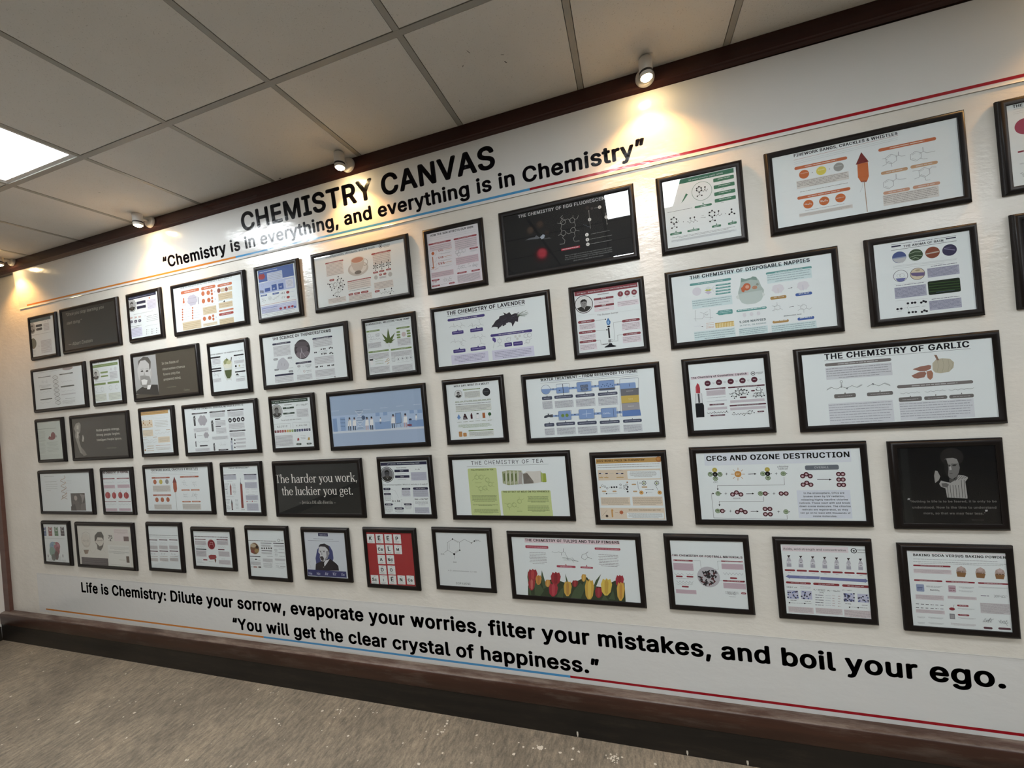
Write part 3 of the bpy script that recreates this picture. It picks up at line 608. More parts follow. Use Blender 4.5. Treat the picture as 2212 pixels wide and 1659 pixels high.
('e',174.6,144.8,3.8,'k'),('e',185.6,158.9,3.8,'k'),('e',191.1,182.1,3.7,'k'),('e',180.7,194.6,3.7,'k'),('e',175.3,208,3.7,'k'),('e',111.1,231.3,3.8,'k'),('e',149.9,244.4,3.8,'k'),('e',134.7,242.1,3.8,'k'),('e',92,166.2,3.8,'k'),('e',148.5,149.1,3.8,'k'),('e',167.5,185.4,3.7,'k'),('e',152.5,192.5,3.8,'k'),('a',74.5,248.3,192.1,274.4,4,'#a09c98','#d9d2cc','j'),('h',402.2,119.4,10,1.2,'k'),
('e',391.3,111,3.1,'k'),('l',[402.2,119.4,391.3,111],0.8,'k'),('e',388.7,125.3,3.1,'k'),('l',[402.2,119.4,388.7,125.3],0.8,'k'),('e',404.1,100.4,3.2,'k'),('l',[402.2,119.4,404.1,100.4],0.8,'k'),('e',415.6,113.4,3.1,'k'),('l',[402.2,119.4,415.6,113.4],0.8,'k'),('e',415.4,126.3,3.2,'k'),('l',[402.2,119.4,415.4,126.3],0.8,'k'),('e',401.4,137.6,3.2,'k'),('l',[402.2,119.4,401.4,137.6],0.8,'k'),
('p',383.5,144.7,415.8,153.9,'#9c3a38','w'),('h',441.7,118.5,9.9,1.2,'k'),('e',430.9,110.1,3.1,'k'),('l',[441.7,118.5,430.9,110.1],0.8,'k'),('e',428.4,124.4,3.1,'k'),('l',[441.7,118.5,428.4,124.4],0.8,'k'),('e',443.6,99.6,3.1,'k'),('l',[441.7,118.5,443.6,99.6],0.8,'k'),('e',455,112.5,3.1,'k'),('l',[441.7,118.5,455,112.5],0.8,'k'),('e',454.8,125.3,3.1,'k'),('l',[441.7,118.5,454.8,125.3],0.8,'k'),
('e',440.9,136.6,3.2,'k'),('l',[441.7,118.5,440.9,136.6],0.8,'k'),('p',423.2,143.7,455.1,152.8,'#9c3a38','w'),('h',484,116.7,9.8,1.2,'k'),('e',473.3,108.5,3.1,'k'),('l',[484,116.7,473.3,108.5],0.8,'k'),('e',470.8,122.6,3.1,'k'),('l',[484,116.7,470.8,122.6],0.8,'k'),('e',485.9,98,3.1,'k'),('l',[484,116.7,485.9,98],0.8,'k'),('e',497.2,110.9,3.1,'k'),('l',[484,116.7,497.2,110.9],0.8,'k'),
('e',496.9,123.5,3.1,'k'),('l',[484,116.7,496.9,123.5],0.8,'k'),('e',483.2,134.8,3.1,'k'),('l',[484,116.7,483.2,134.8],0.8,'k'),('p',465.7,141.8,497.3,150.9,'#9c3a38','w'),('p',420,160.8,438.7,171.8,'#9c3a38','w'),('p',446.5,160.7,466.3,171.7,'#9c3a38','w'),('e',399,176.4,11.8,'#b9bab8'),('e',489.2,174,12.5,'#b9bab8'),('a',421.3,177.8,462.7,186.9,3,'n','g','j'),
('a',213.8,174.9,362.1,216.5,4,'#a09c98','#d9d2cc','j'),('d',218.2,224.2,359.1,3,'k'),('p',212.2,238.1,244.1,249.1,'#9c3a38','w'),('p',249.6,238.2,288.5,249.2,'#9c3a38','w'),('p',295,238,343.1,249,'#9c3a38','w'),('a',214.2,251.8,362.4,281.3,4,'#a09c98','#d9d2cc','j'),('a',384.8,205.4,501.7,241.1,5,'#a09c98','#d9d2cc','j'),('p',383.3,246.4,415.2,257.4,'#9c3a38','w'),
('z',415.9,266.4,501.6,266.9,9,7.2,'k',1),('e',447.4,249.3,3.6,'k'),('e',489.2,250.4,3.5,'k'),('e',478.2,276.9,3.6,'k'),('l',[447.4,249.3,445.9,264.2],0.9,'k'),('l',[489.2,250.4,487.7,266.1],0.9,'k'),]),
7:('#dddadf',[
('t',19.8,17.2,241.3,0,'HOW THE SUN AFFECTS OUR SKIN','k','b'),('l',[7.2,27.6,276.7,29],0.5,'n'),('l',[6.2,37.5,275.7,39.4],0.5,'n'),('p',5.3,52.8,133.2,60.8,'#9c3440','w'),('p',149.5,52.6,276.6,60.6,'#9c3440','w'),('a',11.7,65.9,133.9,93.2,3,'n','#d2c2ca','j'),('a',155.5,65,273.4,111,5,'n','#d2c2ca','j'),('e',26.3,105.9,8.6,'#c2602e'),('r',19.8,122.3,25.1,181.6,'#b5704c'),
('g',[10.6,175.6,30,176.8,19.7,186.8],'#b5704c'),('t',59,102.8,28.9,0,'UVC','#b0524a','b'),('d',93.2,96.9,135,3,'#c0763e'),('a',93.6,103,136,105.7,2,'n','','j'),('a',60.5,112.6,134.8,118.5,2,'n','','j'),('t',55.5,138.8,28.8,0,'UVB','#b0524a','b'),('d',89.7,132.7,131.5,3,'#c0763e'),('a',90,138.9,132.5,141.4,2,'n','','j'),('a',56.9,148.7,131.3,154.1,2,'n','','j'),
('t',52.5,170.2,35.4,0,'UVA','#b0524a','b'),('d',86.7,163.4,128.5,3,'#c0763e'),('a',87,169.7,129.6,172,2,'n','','j'),('a',53.9,179.6,128.3,184.7,2,'n','','j'),('l',[35.7,118.6,44.7,111.5,46,97.7,54.7,97.6],0.5,'k'),('l',[32.3,153.1,41.3,145.9,42.6,132.1,51.3,131.9],0.5,'k'),('l',[29.3,184.1,38.2,176.9,39.6,163.1,48.3,162.9],0.5,'k'),('l',[7.4,183.8,28.4,192.7,51,184.8],1.2,'#b0644a'),
('a',9,207,131.4,230.2,3,'n','#cdb2bc','j'),('m',65.1,237.4,130.5,274.1,3,'n',0),('p',5.3,241.4,50.6,249.4,'#9c3440','w'),('p',4.4,270.8,50.6,278.8,'#9c3440','w'),('p',102.1,270.7,133.6,278.7,'#9c3440','w'),('l',[14.6,248.8,14,264.9],1,'#9c3440'),('t',22,257.3,12.2,0,'UV','#9c3440','b'),('d',56.7,273,90.3,2,'n'),('p',231.5,115.4,278,123.4,'#9c3440','w'),('a',232.9,128.9,271,136,3,'n','','j'),
('h',162.4,124.4,11,1.1,'n'),('h',180.4,121.7,10.9,1.1,'n'),('h',199,121.7,10.9,1.1,'n'),('h',169.7,136.5,10.1,1.1,'n'),('a',153,153.7,273.3,187.2,4,'n','#cdb2bc','j'),('m',153,187.3,205.5,222.2,4,'n',0),('m',235.8,193.3,272.3,216.7,8,'n',0),('v',213.2,204.7,230.1,205.1,0.9,'k'),('d',214.2,193.6,224.4,2,'k'),('p',152,227.4,205.9,235.4,'#9c3440','w'),('p',230.8,228.2,277.1,236.2,'#9c3440','w'),
('a',152.3,243.2,276.1,280.8,7,'n','#d2c2ca','j'),]),
8:('#1d1e20',[
('t',75.2,20.6,440.6,0,'THE CHEMISTRY OF EGG FLUORESCENCE','#d8d8d8','b'),('e',127.8,91.6,19.9,'#2c2624'),('e',128.8,90.2,16,'#3e322d'),('e',129.8,88.8,11.2,'#4a3b34'),('e',177.7,72.6,20.6,'#2a2422'),('e',178.7,71.1,15.8,'#3a2e29'),('e',179.6,69.7,11.1,'#44352f'),('e',207.9,118.1,10.2,'#332a28'),('e',171.4,216.7,41.4,'#241a1c'),('e',173.8,213.1,33.3,'#3c181d'),('e',175.6,211,27,'#661b26'),
('e',176.2,209.5,22.2,'#8a2230'),('e',176.7,208.8,16.7,'#a02838'),('g',[97.9,133.9,123.7,126.6,148.7,127.4,155.7,118.7,169,131.4,176.7,137,160.1,138.6,135.5,135],'#5f6268'),('g',[173,132.2,188.4,121.1,198.1,127,192.8,140.1,180.2,143.7],'#9aa4b4'),('g',[184.4,142.5,217.3,140.8,228.7,149.1,192.3,146],'#4e5054'),('o',289.3,83.5,11.7,1.3,'#b8b8b4'),('o',332.3,84.4,11.6,1.3,'#b8b8b4'),
('o',286.2,134.5,11.7,1.3,'#b8b8b4'),('o',332.1,129.8,11.7,1.3,'#b8b8b4'),('l',[261,82.4,278.4,89.2,290.6,77.8,305.6,74.9,313.6,73.4,324.2,86.7],1.2,'#b8b8b4'),('l',[291.9,64.1,284.3,68.5,280.3,59.7,290.6,52],1.2,'#b8b8b4'),('l',[338.3,62,336.1,73.4],1.2,'#b8b8b4'),('l',[342.3,82.6,356,81.5,363.2,67.3],1.2,'#b8b8b4'),('l',[341.2,94.2,345.6,110.8,338.8,121.2],1.2,'#b8b8b4'),
('l',[282,93.9,276.3,112.6,279.1,125.1],1.2,'#b8b8b4'),('l',[343.7,132.1,360.6,139.4],1.2,'#b8b8b4'),('l',[298.1,134.8,311.2,143.4,321.4,139.5],1.2,'#b8b8b4'),('l',[260.9,140.6,275.9,138.4],1.2,'#b8b8b4'),('l',[285.2,146.2,280.2,157.1,290.2,169,286.6,183],1.2,'#b8b8b4'),('l',[336.8,142.5,339.3,158.8,330.7,166.9,332.5,182.3],1.2,'#b8b8b4'),('t',264.7,186.8,22.3,0,'HOOC','#9a9a98',''),
('t',335.2,186.8,21.1,0,'COOH','#9a9a98',''),('r',268.6,205.8,356.7,216,'#a82c42'),('d',274.5,210.6,351,3.4,'w'),('e',411.5,97,7.6,'#cfcfcc'),('e',461.3,50.5,7.6,'#cfcfcc'),('e',486.1,101,7.5,'#cfcfcc'),('t',409.3,99.6,4.2,0,'2','k','b'),('t',459.1,53.2,3.8,0,'3','k','b'),('t',484,103.6,3.7,0,'1','k','b'),('v',411.6,137.9,411.5,54.1,1.2,'#b8b8b4'),('v',484.8,81.4,487.5,135.9,1.2,'#b8b8b4'),
('l',[437.8,50.1,454.8,51.1],1.2,'#b8b8b4'),('z',382.2,114.4,411.3,132.8,5,3.9,'#7c88a0',0),('e',406.1,41.3,8.4,'#3a3032'),('e',426.5,48.8,6.1,'#4a4244'),('e',393.2,163.5,8,'#dcdcd8'),('t',391,166.6,3.9,0,'1','k','b'),('e',393.5,186.2,8,'#dcdcd8'),('t',391.3,189.2,3.8,0,'2','k','b'),('e',393.4,208,8,'#dcdcd8'),('t',391.2,211.1,3.9,0,'3','k','b'),('d',412.3,164,496.2,3.2,'#8a8c8c'),
('d',406.5,186.6,503.8,3.2,'#8a8c8c'),('d',404.6,208.4,503.3,3.2,'#8a8c8c'),('t',283.4,244,214.2,0,'When a UV light is shone on an egg shell it fluoresces bright','#96999a',''),('t',284.1,253.6,214.5,0,'red. This is due to the presence of protoporphyrin IX, which','#96999a',''),('t',282.5,262.1,216.1,0,'is a precursor of haemoglobin. It’s also the compound which','#96999a',''),
('t',321,273,138.6,0,'gives chicken eggs their brown colour.','#96999a',''),]),
9:('w',[
('r',1.8,3.5,279.8,22.2,'e'),('t',106.3,17,132.1,0,'US patent issued for aspirin (1900)','w','b'),('o',153.4,70.8,39,1.4,'e'),('h',143.5,61.2,11.9,1.2,'k'),('z',153.1,69.9,175.8,71.8,4,6.4,'k',1),('e',166.8,56.8,3.2,'k'),('l',[166.8,56.8,165.9,67.5],1,'k'),('l',[143.1,74.5,143.7,84.8,134.5,88.8],1,'k'),('l',[143.7,84.8,152.3,89.2],1,'k'),('e',134.5,88.8,2.8,'k'),('e',152.3,89.2,2.8,'k'),
('e',134.3,56.2,2.8,'k'),('e',133.6,64.2,2.8,'k'),('e',143.7,50.2,2.8,'k'),('e',151.9,58.2,2.8,'k'),('e',151.1,68.2,2.8,'k'),('e',143.2,73.7,2.8,'k'),('g',[91.4,66.8,98.5,72.5,81.6,93.4,69.2,105],'e'),('q',200.5,30.4,278.9,45.8,'e',3),('d',217.9,36.1,263.3,3,'w'),('d',229.2,51.3,239.9,3,'n'),('q',200.2,59.3,279.1,74.5,'e',3),('d',217.5,64.9,263,3,'w'),('d',226.8,79.6,237.6,3,'n'),
('q',199.8,88.6,279.2,103.6,'e',3),('d',217.2,94,262.6,3,'w'),('d',224.4,108.3,235.2,3,'n'),('q',199.5,116.8,279.4,131.4,'e',3),('d',216.8,121.9,262.3,3,'w'),('d',222.1,135.9,232.9,3,'n'),('q',119.9,129.2,187.8,138.4,'e',5),('d',143.6,134,165.8,4,'w'),('g',[150.6,126.2,157.2,126.4,154.2,118.9],'e'),('d',11.3,133.2,110.1,3.2,'G'),('h',33.6,172.6,13,1.2,'k'),('e',23.5,164.7,3.3,'k'),
('e',22.4,177.7,3.2,'k'),('e',34.8,158.8,3.2,'k'),('e',44.7,168.3,3.2,'k'),('e',42.8,181.9,3.2,'k'),('e',33.1,187.4,3.3,'k'),('l',[33.2,186.6,33.3,199,23.3,203.6],1.1,'k'),('l',[33.3,199,43.2,203.5],1.1,'k'),('e',23.3,203.6,3.2,'k'),('e',43.2,203.5,3.2,'k'),('z',42,181.8,52.1,180.5,2,5.7,'k',1),('h',184.7,174.9,12.7,1.2,'k'),('e',175.1,167.2,3.2,'k'),('e',174,179.9,3.2,'k'),
('e',185.8,161.4,3.2,'k'),('e',195.2,170.7,3.2,'k'),('e',193.4,184,3.1,'k'),('e',184.2,189.3,3.2,'k'),('l',[184.3,188.5,184.3,200.6,174.8,205.1],1.1,'k'),('l',[184.3,200.6,193.8,205],1.1,'k'),('e',174.8,205.1,3.2,'k'),('e',193.8,205,3.2,'k'),('z',192.7,183.8,220.7,186.5,4,5.5,'k',1),('e',210.3,168.2,3.2,'k'),('l',[210.3,168.2,210.3,181.1],1,'k'),('z',89,192.3,125.8,190.9,5,7.2,'k',1),
('e',99.5,175.2,3.2,'k'),('e',116,174.6,3.2,'k'),('l',[99.5,175.2,98.4,188.5],1,'k'),('l',[116,174.6,114.9,187.8],1,'k'),('e',71.5,185.4,1.6,'k'),('e',235.2,184.8,1.6,'k'),('v',140.7,182.6,159.8,183.4,1.1,'k'),('d',144.3,174.6,153.9,2.4,'n'),('l',[249.1,190.5,258.9,183.4,269,190.8],1.2,'k'),('l',[258.9,183.4,259.2,171.5],1.2,'k'),('e',249.8,190.3,3.5,'k'),('e',258.9,183.4,3.5,'k'),
('e',268.9,191.2,3.5,'k'),('e',259.2,171.5,3.5,'k'),('q',13.7,225,61.2,234.4,'e',3),('d',22.9,229.7,52.2,3,'w'),('g',[35,223.4,41.1,223.8,38.7,216.7],'e'),('q',83.6,224.8,131.9,232.9,'e',3),('d',92.5,228.9,123.1,3,'w'),('g',[105.4,222.7,111.4,223,109,216],'e'),('q',180.1,224.8,215.3,233.6,'e',3),('d',188.8,229.2,206.8,3,'w'),('g',[195.4,223.1,201.2,223.4,198.8,216.5],'e'),
('q',241.6,224.5,274.6,233.7,'e',3),('d',250,229.1,266.2,3,'w'),('g',[255.8,223.1,261.4,223.4,259.2,216.6],'e'),('a',17.2,256.4,271.3,264.8,3,'n','#d6dee0','j'),('a',19.9,242.8,269.5,252.5,2,'n','','j'),]),
10:('w',[
('t',77.2,14.8,337.7,0,'FIREWORK BANGS, CRACKLES & WHISTLES','k','b'),('l',[75.5,27.1,415.8,18],0.9,'#b05a50'),('l',[75.8,36,415.2,26.4],0.5,'n'),('l',[75.2,43.5,413.2,33.1],0.5,'n'),('p',75.1,55.6,252.7,67.6,'o','w'),('e',106.2,91.2,17.2,'#c8692e'),('e',164.6,91,17,'#d8c93c'),('e',222.4,90.2,16.8,'#9a9a96'),('e',134.6,91.2,1.9,'n'),('e',192.4,91,1.8,'n'),('t',94.5,87.8,24.3,0,'POTASSIUM','w',''),
('t',153.9,89,21.7,0,'SULFUR','w',''),('t',211.3,87.6,22.8,0,'CHARCOAL','w',''),('a',79.2,115.2,251.2,142.9,5,'#98948e','#d2cec8','j'),('d',87.1,158.4,247,3,'#98948e'),('p',75.7,175.9,253.8,187.9,'o','w'),('e',111.4,212.5,17.1,'#c8692e'),('e',165.1,211.5,17,'#c8692e'),('e',219,211.5,16.9,'#c8692e'),('t',98.9,214.2,24.3,0,'Pb₃O₄','w','b'),('t',152.9,213.3,24.1,0,'Bi₂O₃','w','b'),
('t',205.6,211.8,26.4,0,'MAGNALIUM','w','b'),('d',98.8,236.2,230,2.6,'n'),('a',78.5,245.7,254.6,256.5,5,'#98948e','#d2cec8','j'),('d',142.3,61.8,212,3.2,'#f0d0b8'),('g',[298.6,51.6,277.6,95.6,319.4,93.5],'#7a2c2c'),('g',[282.5,95.3,316.3,94.2,315.7,148.6,309.7,163.6,287.6,161.3,280.9,145.8],'#c8692e'),('g',[287.6,161.3,309.7,163.6,306,169.3,289.6,166.2],'#a04a28'),
('l',[299.4,164.8,300.4,282.4],2.2,'#9a7a58'),('l',[294.1,163.6,290.9,188.6,283.1,203.3],0.6,'n'),('p',352,53.1,527.3,65.1,'o','w'),('d',389.9,58.8,487.4,4,'#f0d0b8'),('h',389.1,101.3,18.5,1.3,'n'),('h',463.2,109.3,18.2,1.3,'n'),('h',373.8,193.3,17.8,1.3,'n'),('h',484.1,174.9,18.1,1.3,'n'),('l',[401,97.1,411.2,93.5,420.3,98.4,431.7,99.5],1.2,'n'),('l',[411.2,93.5,412.2,80.1],1.8,'n'),
('l',[376.5,101.7,371.2,94.9,360.9,94.1],1.2,'n'),('l',[378.8,109.5,370.8,118.4,360.3,121.2],1.2,'n'),('l',[388.4,117.3,388.9,130.1],1.2,'n'),('l',[474,104.9,485.8,97.3,496.4,105.4,520.7,104.6],1.2,'n'),('l',[485.8,97.3,485.6,82.1],1.8,'n'),('l',[474.3,119.2,483.7,125.2,496.2,126.5],1.2,'n'),('l',[386,187.1,398.2,179.2,409.4,183.7,428,185.2],1.2,'n'),('l',[398.2,179.2,399,161.4],1.8,'n'),
('l',[497.1,169.2,506.1,160.8,519.8,164.2],1.2,'n'),('l',[472.1,166.6,462.5,162.5,449.7,162.9],1.2,'n'),('l',[473.7,183,466.1,190,453.1,192.3],1.2,'n'),('l',[484.2,191.5,486,205.4,498.5,206.6],1.2,'n'),('p',353.6,142.3,436.4,154.3,'#c49a72','w'),('p',444.3,140.5,525.9,152.5,'#c49a72','w'),('p',355,219,437.5,231,'#c8967a','w'),('p',445.8,217.6,527.2,229.6,'#c8967a','w'),
('a',354.5,234.1,519.9,271.5,6,'#98948e','#d2cec8','j'),]),
11:('w',[
('t',18.3,11.9,26,0,'THE','k','b'),('l',[19.1,18.3,101.5,15.6],0.8,'n'),('l',[18.9,27.3,100.8,25.3],0.5,'n'),('l',[18.5,33.9,100.3,31.8],0.5,'n'),('e',45.8,82.9,27.9,'#a03c58'),('p',20.3,165.8,90.8,171.8,'#8a3448','w'),('a',22.8,209.2,87,215.3,4,'n','','j'),('m',20.9,235.6,77.9,272.8,7,'n',0),]),
12:('w',[
('d',58.2,11,382.6,3,'G'),('E',422.6,7.7,61.2,14.2,'#a89c9c'),('p',57.5,44.3,214.8,49.3,'#4a5450','w'),('p',320.5,42.9,479.2,50.9,'#4a5450','w'),('p',322.4,134.1,478.4,140.4,'#4a5450','w'),('p',69,135.8,211.8,143.8,'#4a5450',''),('m',75.1,66,201.7,103.1,3,'n',0),('z',335.6,104.1,466.7,101.5,7,7.1,'n',0),('a',57.7,105.3,209.9,129.5,3,'n','','j'),('z',62,162.8,200,159.3,5,11.8,'n',0),
('p',61,212.8,209.7,220.8,'#4a5450',''),('p',325,136.4,484,144.4,'#4a5450',''),('z',326.4,173.4,485.1,174.4,7,7.1,'n',0),('a',323.5,194.9,492.7,201.4,3,'n','g','j'),('d',364.7,231.5,477.5,3,'k'),('a',328.7,242.4,483.4,272,4,'n','','j'),('z',57.5,240.5,188.8,242.8,4,11.8,'n',0),
('l',[267.9,47,280.4,52.2,291.1,57.1,298.2,61.7,300.9,65.9,298.6,69.7,291.8,73,281.6,76.1,269.5,78.9,257.3,81.8,247,84.8,240.2,88.2,237.9,92,240.6,96.2,247.8,100.8,258.5,105.7,271,110.8,283.5,115.9,294.2,120.8,301.3,125.3,304,129.5,301.7,133.3,294.9,136.7,284.7,139.7,272.6,142.7,260.4,145.6,250.1,148.7,243.3,152.1,241,155.9,243.7,160.1,250.9,164.7,261.6,169.5,274.2,174.5,286.7,179.5,297.3,184.3,304.4,188.9,307.1,193,304.8,196.8,298.1,200.2,287.8,203.4,275.7,206.4,263.6,209.4,253.3,212.6,246.5,216,244.2,219.8,246.8,224,254.1,228.5,264.7,233.3,277.3,238.2,289.8,243.1,300.4,247.9,307.5,252.4,310.2,256.5,307.9,260.3,301.2,263.8,290.9,267,278.8,270],2.2,'#4a4a48'),
('l',[267.9,47,255.7,49.8,245.4,52.9,238.6,56.2,236.3,60,239,64.2,246.2,68.8,256.9,73.8,269.5,78.9,282,84,292.6,88.9,299.8,93.5,302.4,97.7,300.2,101.5,293.4,104.9,283.2,107.9,271,110.8,258.9,113.7,248.6,116.8,241.7,120.2,239.5,123.9,242.1,128.2,249.3,132.8,260,137.6,272.6,142.7,285.1,147.7,295.7,152.6,302.9,157.1,305.5,161.3,303.3,165.1,296.5,168.5,286.3,171.6,274.2,174.5,262,177.5,251.7,180.7,244.9,184.1,242.6,187.9,245.3,192.1,252.5,196.6,263.2,201.4,275.7,206.4,288.2,211.3,298.8,216.1,306,220.6,308.6,224.8,306.4,228.6,299.6,232,289.4,235.2,277.3,238.2,265.1,241.3,254.8,244.5,248,247.9,245.8,251.7,248.4,255.9,255.6,260.4,266.3,265.2,278.8,270],2.2,'#6e6e6a'),
('l',[280.4,52.2,255.7,49.8],0.6,'#4a4a48'),('l',[298.2,61.7,238.6,56.2],0.6,'#4a4a48'),('l',[298.6,69.7,239,64.2],0.6,'#4a4a48'),('l',[281.6,76.1,256.9,73.8],0.6,'#4a4a48'),('l',[257.3,81.8,282,84],0.6,'#4a4a48'),('l',[240.2,88.2,299.8,93.5],0.6,'#4a4a48'),('l',[240.6,96.2,300.2,101.5],0.6,'#4a4a48'),('l',[258.5,105.7,283.2,107.9],0.6,'#4a4a48'),('l',[283.5,115.9,258.9,113.7],0.6,'#4a4a48'),
('l',[301.3,125.3,241.7,120.2],0.6,'#4a4a48'),('l',[301.7,133.3,242.1,128.2],0.6,'#4a4a48'),('l',[284.7,139.7,260,137.6],0.6,'#4a4a48'),('l',[260.4,145.6,285.1,147.7],0.6,'#4a4a48'),('l',[243.3,152.1,302.9,157.1],0.6,'#4a4a48'),('l',[243.7,160.1,303.3,165.1],0.6,'#4a4a48'),('l',[261.6,169.5,286.3,171.6],0.6,'#4a4a48'),('l',[286.7,179.5,262,177.5],0.6,'#4a4a48'),
('l',[304.4,188.9,244.9,184.1],0.6,'#4a4a48'),('l',[304.8,196.8,245.3,192.1],0.6,'#4a4a48'),('l',[287.8,203.4,263.2,201.4],0.6,'#4a4a48'),('l',[263.6,209.4,288.2,211.3],0.6,'#4a4a48'),('l',[246.5,216,306,220.6],0.6,'#4a4a48'),('l',[246.8,224,306.4,228.6],0.6,'#4a4a48'),('l',[264.7,233.3,289.4,235.2],0.6,'#4a4a48'),('l',[289.8,243.1,265.1,241.3],0.6,'#4a4a48'),
('l',[307.5,252.4,248,247.9],0.6,'#4a4a48'),('l',[307.9,260.3,248.4,255.9],0.6,'#4a4a48'),('l',[290.9,267,266.3,265.2],0.6,'#4a4a48'),]),
13:('w',[
('t',-14,5.5,279.4,0,'WOMEN IN CHEMISTRY HISTORY','#5c6450','b'),('r',-13.4,16,268.9,35.7,'v'),('d',-0.8,25.6,255,1.6,'w'),('f',26.7,86.2,37.8,'#8a9a80',0,'#c8cac2','#9a9a98'),('d',95.8,58,148.1,1.8,'n'),('r',78.5,70.3,157.5,82.1,'v'),('r',80.2,98.2,158.3,108.3,'v'),('d',92.3,85.4,146.7,1.6,'n'),('e',194.2,61,9.5,'g'),('e',240.1,62.1,14.8,'g'),('a',176.4,79.8,257.2,128.4,5,'n','g','j'),
('d',6.6,135.1,225.7,2.6,'G'),('r',-9.1,149.2,124.3,163,'v'),('r',144.8,149,268,163.3,'v'),('h',15.5,189.7,17.9,0.9,'G'),('h',83.5,195.4,17.8,0.9,'G'),('h',172.6,190.5,17.6,0.9,'G'),('h',239.1,191.4,17.5,0.9,'G'),('a',-5.3,227.6,120.4,275.6,5,'n','#d4dbcc','j'),('a',147,229.5,271.9,276.9,5,'n','#d4dbcc','j'),('d',-14.3,215.1,107.1,1.8,'v'),]),
14:('#4c4437',[
('r',-15.9,6.1,221.7,253.2,'#a9a8a6'),('r',-31.4,146.4,224.4,261.1,'#a9a8a6'),('g',[6.2,238,57.4,216.3,97,206.5,145,204.1,219.4,210.6,224.6,282.7,-15.7,256.9],'#2e2a26'),('E',99.6,107.6,67.7,98.1,'#c2c0bc'),('g',[36.8,84.9,51,33.2,102.2,8.8,148.9,17.1,171.5,49.1,164.1,94.2,152.2,106.2,152.7,63.5,118.3,33.6,70.1,35.2,47.3,62.7],'#55504a'),
('g',[55.6,136.5,96,137,147,148.4,158.6,185.6,128.1,225.6,85.6,222,52.2,196],'#8d8a85'),('g',[63.5,167.1,92.8,163.2,125.1,172.7,112,201.2,69.2,198.8],'#dad8d4'),('E',78.6,106.9,13.3,5.2,'#3a3632'),('E',128,110.4,14,5.2,'#3a3632'),('l',[68,91.3,93.8,92.5],1.6,'#4a4640'),('l',[115.6,94.7,146.6,97.7],1.6,'#4a4640'),('g',[99.6,107.6,109.8,141.6,87.9,140.9],'#a19d98'),
('d',79.4,155.9,112.8,2.5,'#4a4640'),('E',167.2,130.6,9.3,19.5,'#b2aea8'),('g',[120.7,208.5,159,205.3,141,236.6,112.7,234.2],'#e2e0dc'),('t',274.6,83,159.1,0,'In the fields of','#c8c2b4',''),('t',276.5,120.8,209.4,0,'observation chance','#c8c2b4',''),('t',279.7,155.3,156,0,'favors only the','#c8c2b4',''),('t',280.1,190,162.2,0,'prepared mind.','#c8c2b4',''),
('t',294,241.3,95.8,0,'— Louis Pasteur','#8c8472',''),('t',458.7,274,51,0,'Canva','#8c8472',''),]),
15:('w',[
('t',-9.1,54.3,280,0,'COCKTAIL CHEMISTRY: THE CHEMISTRY OF A MOJITO','#4e4e50','b'),('p',-7.9,66.2,83.8,76,'k',''),('p',193.6,71.5,275.7,79.9,'k',''),('p',-6.2,138,82.2,146.8,'k',''),('p',-6.2,152.8,82.1,161.4,'k',''),('p',192.2,174.5,278.2,182.9,'k',''),('a',13.1,80.2,79.3,114.7,4,'n','g','j'),('z',3.6,125.4,78.3,123.7,5,7.3,'n',0),('o',211.5,89.1,8.3,0.7,'n'),
('z',230.8,94.2,270.4,92.4,4,10.7,'n',0),('a',193.4,108.3,274.5,125.8,3,'n','g','j'),('e',203.8,142.5,7.1,'k'),('e',234,142.6,6.5,'#b9b68a'),('e',264.7,142.7,6.5,'g'),('d',195.8,155.9,267.2,2,'k'),('m',3.5,162.4,74.3,193.7,8,'n',0),('g',[195,198.9,208.3,186.9,226.4,201.9],'k'),('d',189.8,208.6,225.8,1.6,'n'),('d',229.1,212,272.6,2.4,'k'),('a',-1.5,205.1,70.5,227,3,'n','g','j'),
('a',196.6,220.2,269.5,238.8,3,'n','g','j'),('d',-2.3,141.4,76.1,2,'k'),('g',[103.3,105,102.6,196.3,117.5,222.1,152.3,222.2,165.7,196.2,179.1,106.8],'#cfd4cc'),('g',[106.8,160.2,167.4,160,160.9,195.7,145.2,213.7,123.6,211.7,113,191.2],'#4e5a2e'),('E',135.7,120.5,38.2,30,'#d9d8c4'),('g',[105,105.1,118.7,91.3,143.3,89.7,149.7,103.7,127.7,119.6,110.9,124],'#8f9460'),
('g',[128.2,80.2,131.3,101.8,144.8,97.1],'#5e6a38'),('g',[172.5,80.7,178.4,85.6,168.9,111.8,162.6,111.1],'#4c4238'),('E',148.7,112.7,19.9,12,'#b9ba84'),('l',[120.5,217.5,121.7,228.5],1,'k'),('l',[155.4,216.4,155.6,228.5],1,'k'),]),
16:('w',[
('t',76.2,24.2,427.6,0,'THE SCIENCE OF THUNDERSTORMS','k','b'),('p',72.7,42.8,211.3,53.8,'c','w'),('p',369.9,46.2,509.8,57.2,'c','w'),('p',232.8,173,349.6,184,'c','w'),('e',290.9,100.6,57.6,'#3e383c'),('E',289.8,72.2,51.8,16.8,'#5a5256'),('E',290.7,128.9,48.3,22.4,'#7a6e74'),('E',290.9,100.6,44.2,19.6,'#665c62'),('l',[283.9,94.2,285.5,111.4,276.7,127.4,275.4,152.8],1.6,'#e6e2e8'),
('l',[285.8,108.6,297.6,129.7,313.1,148.3],1.2,'#d8d2da'),('a',77.8,62,204.7,122.4,8,'n','g','j'),('a',373.6,56.8,505.9,100.2,5,'n','g','j'),('g',[89.7,188.1,107.3,149.3,132.3,134.7,147.1,133.3,173.6,156.3,186.8,180.6,175.8,202.4,153.3,208.9,110,204.6],'#b9bac0'),('l',[127.3,180.3,130.3,166.2],1,'k'),('l',[154.1,168.6,150.4,182.7],1,'k'),('p',70.7,132.7,104.9,144.5,'G','w'),
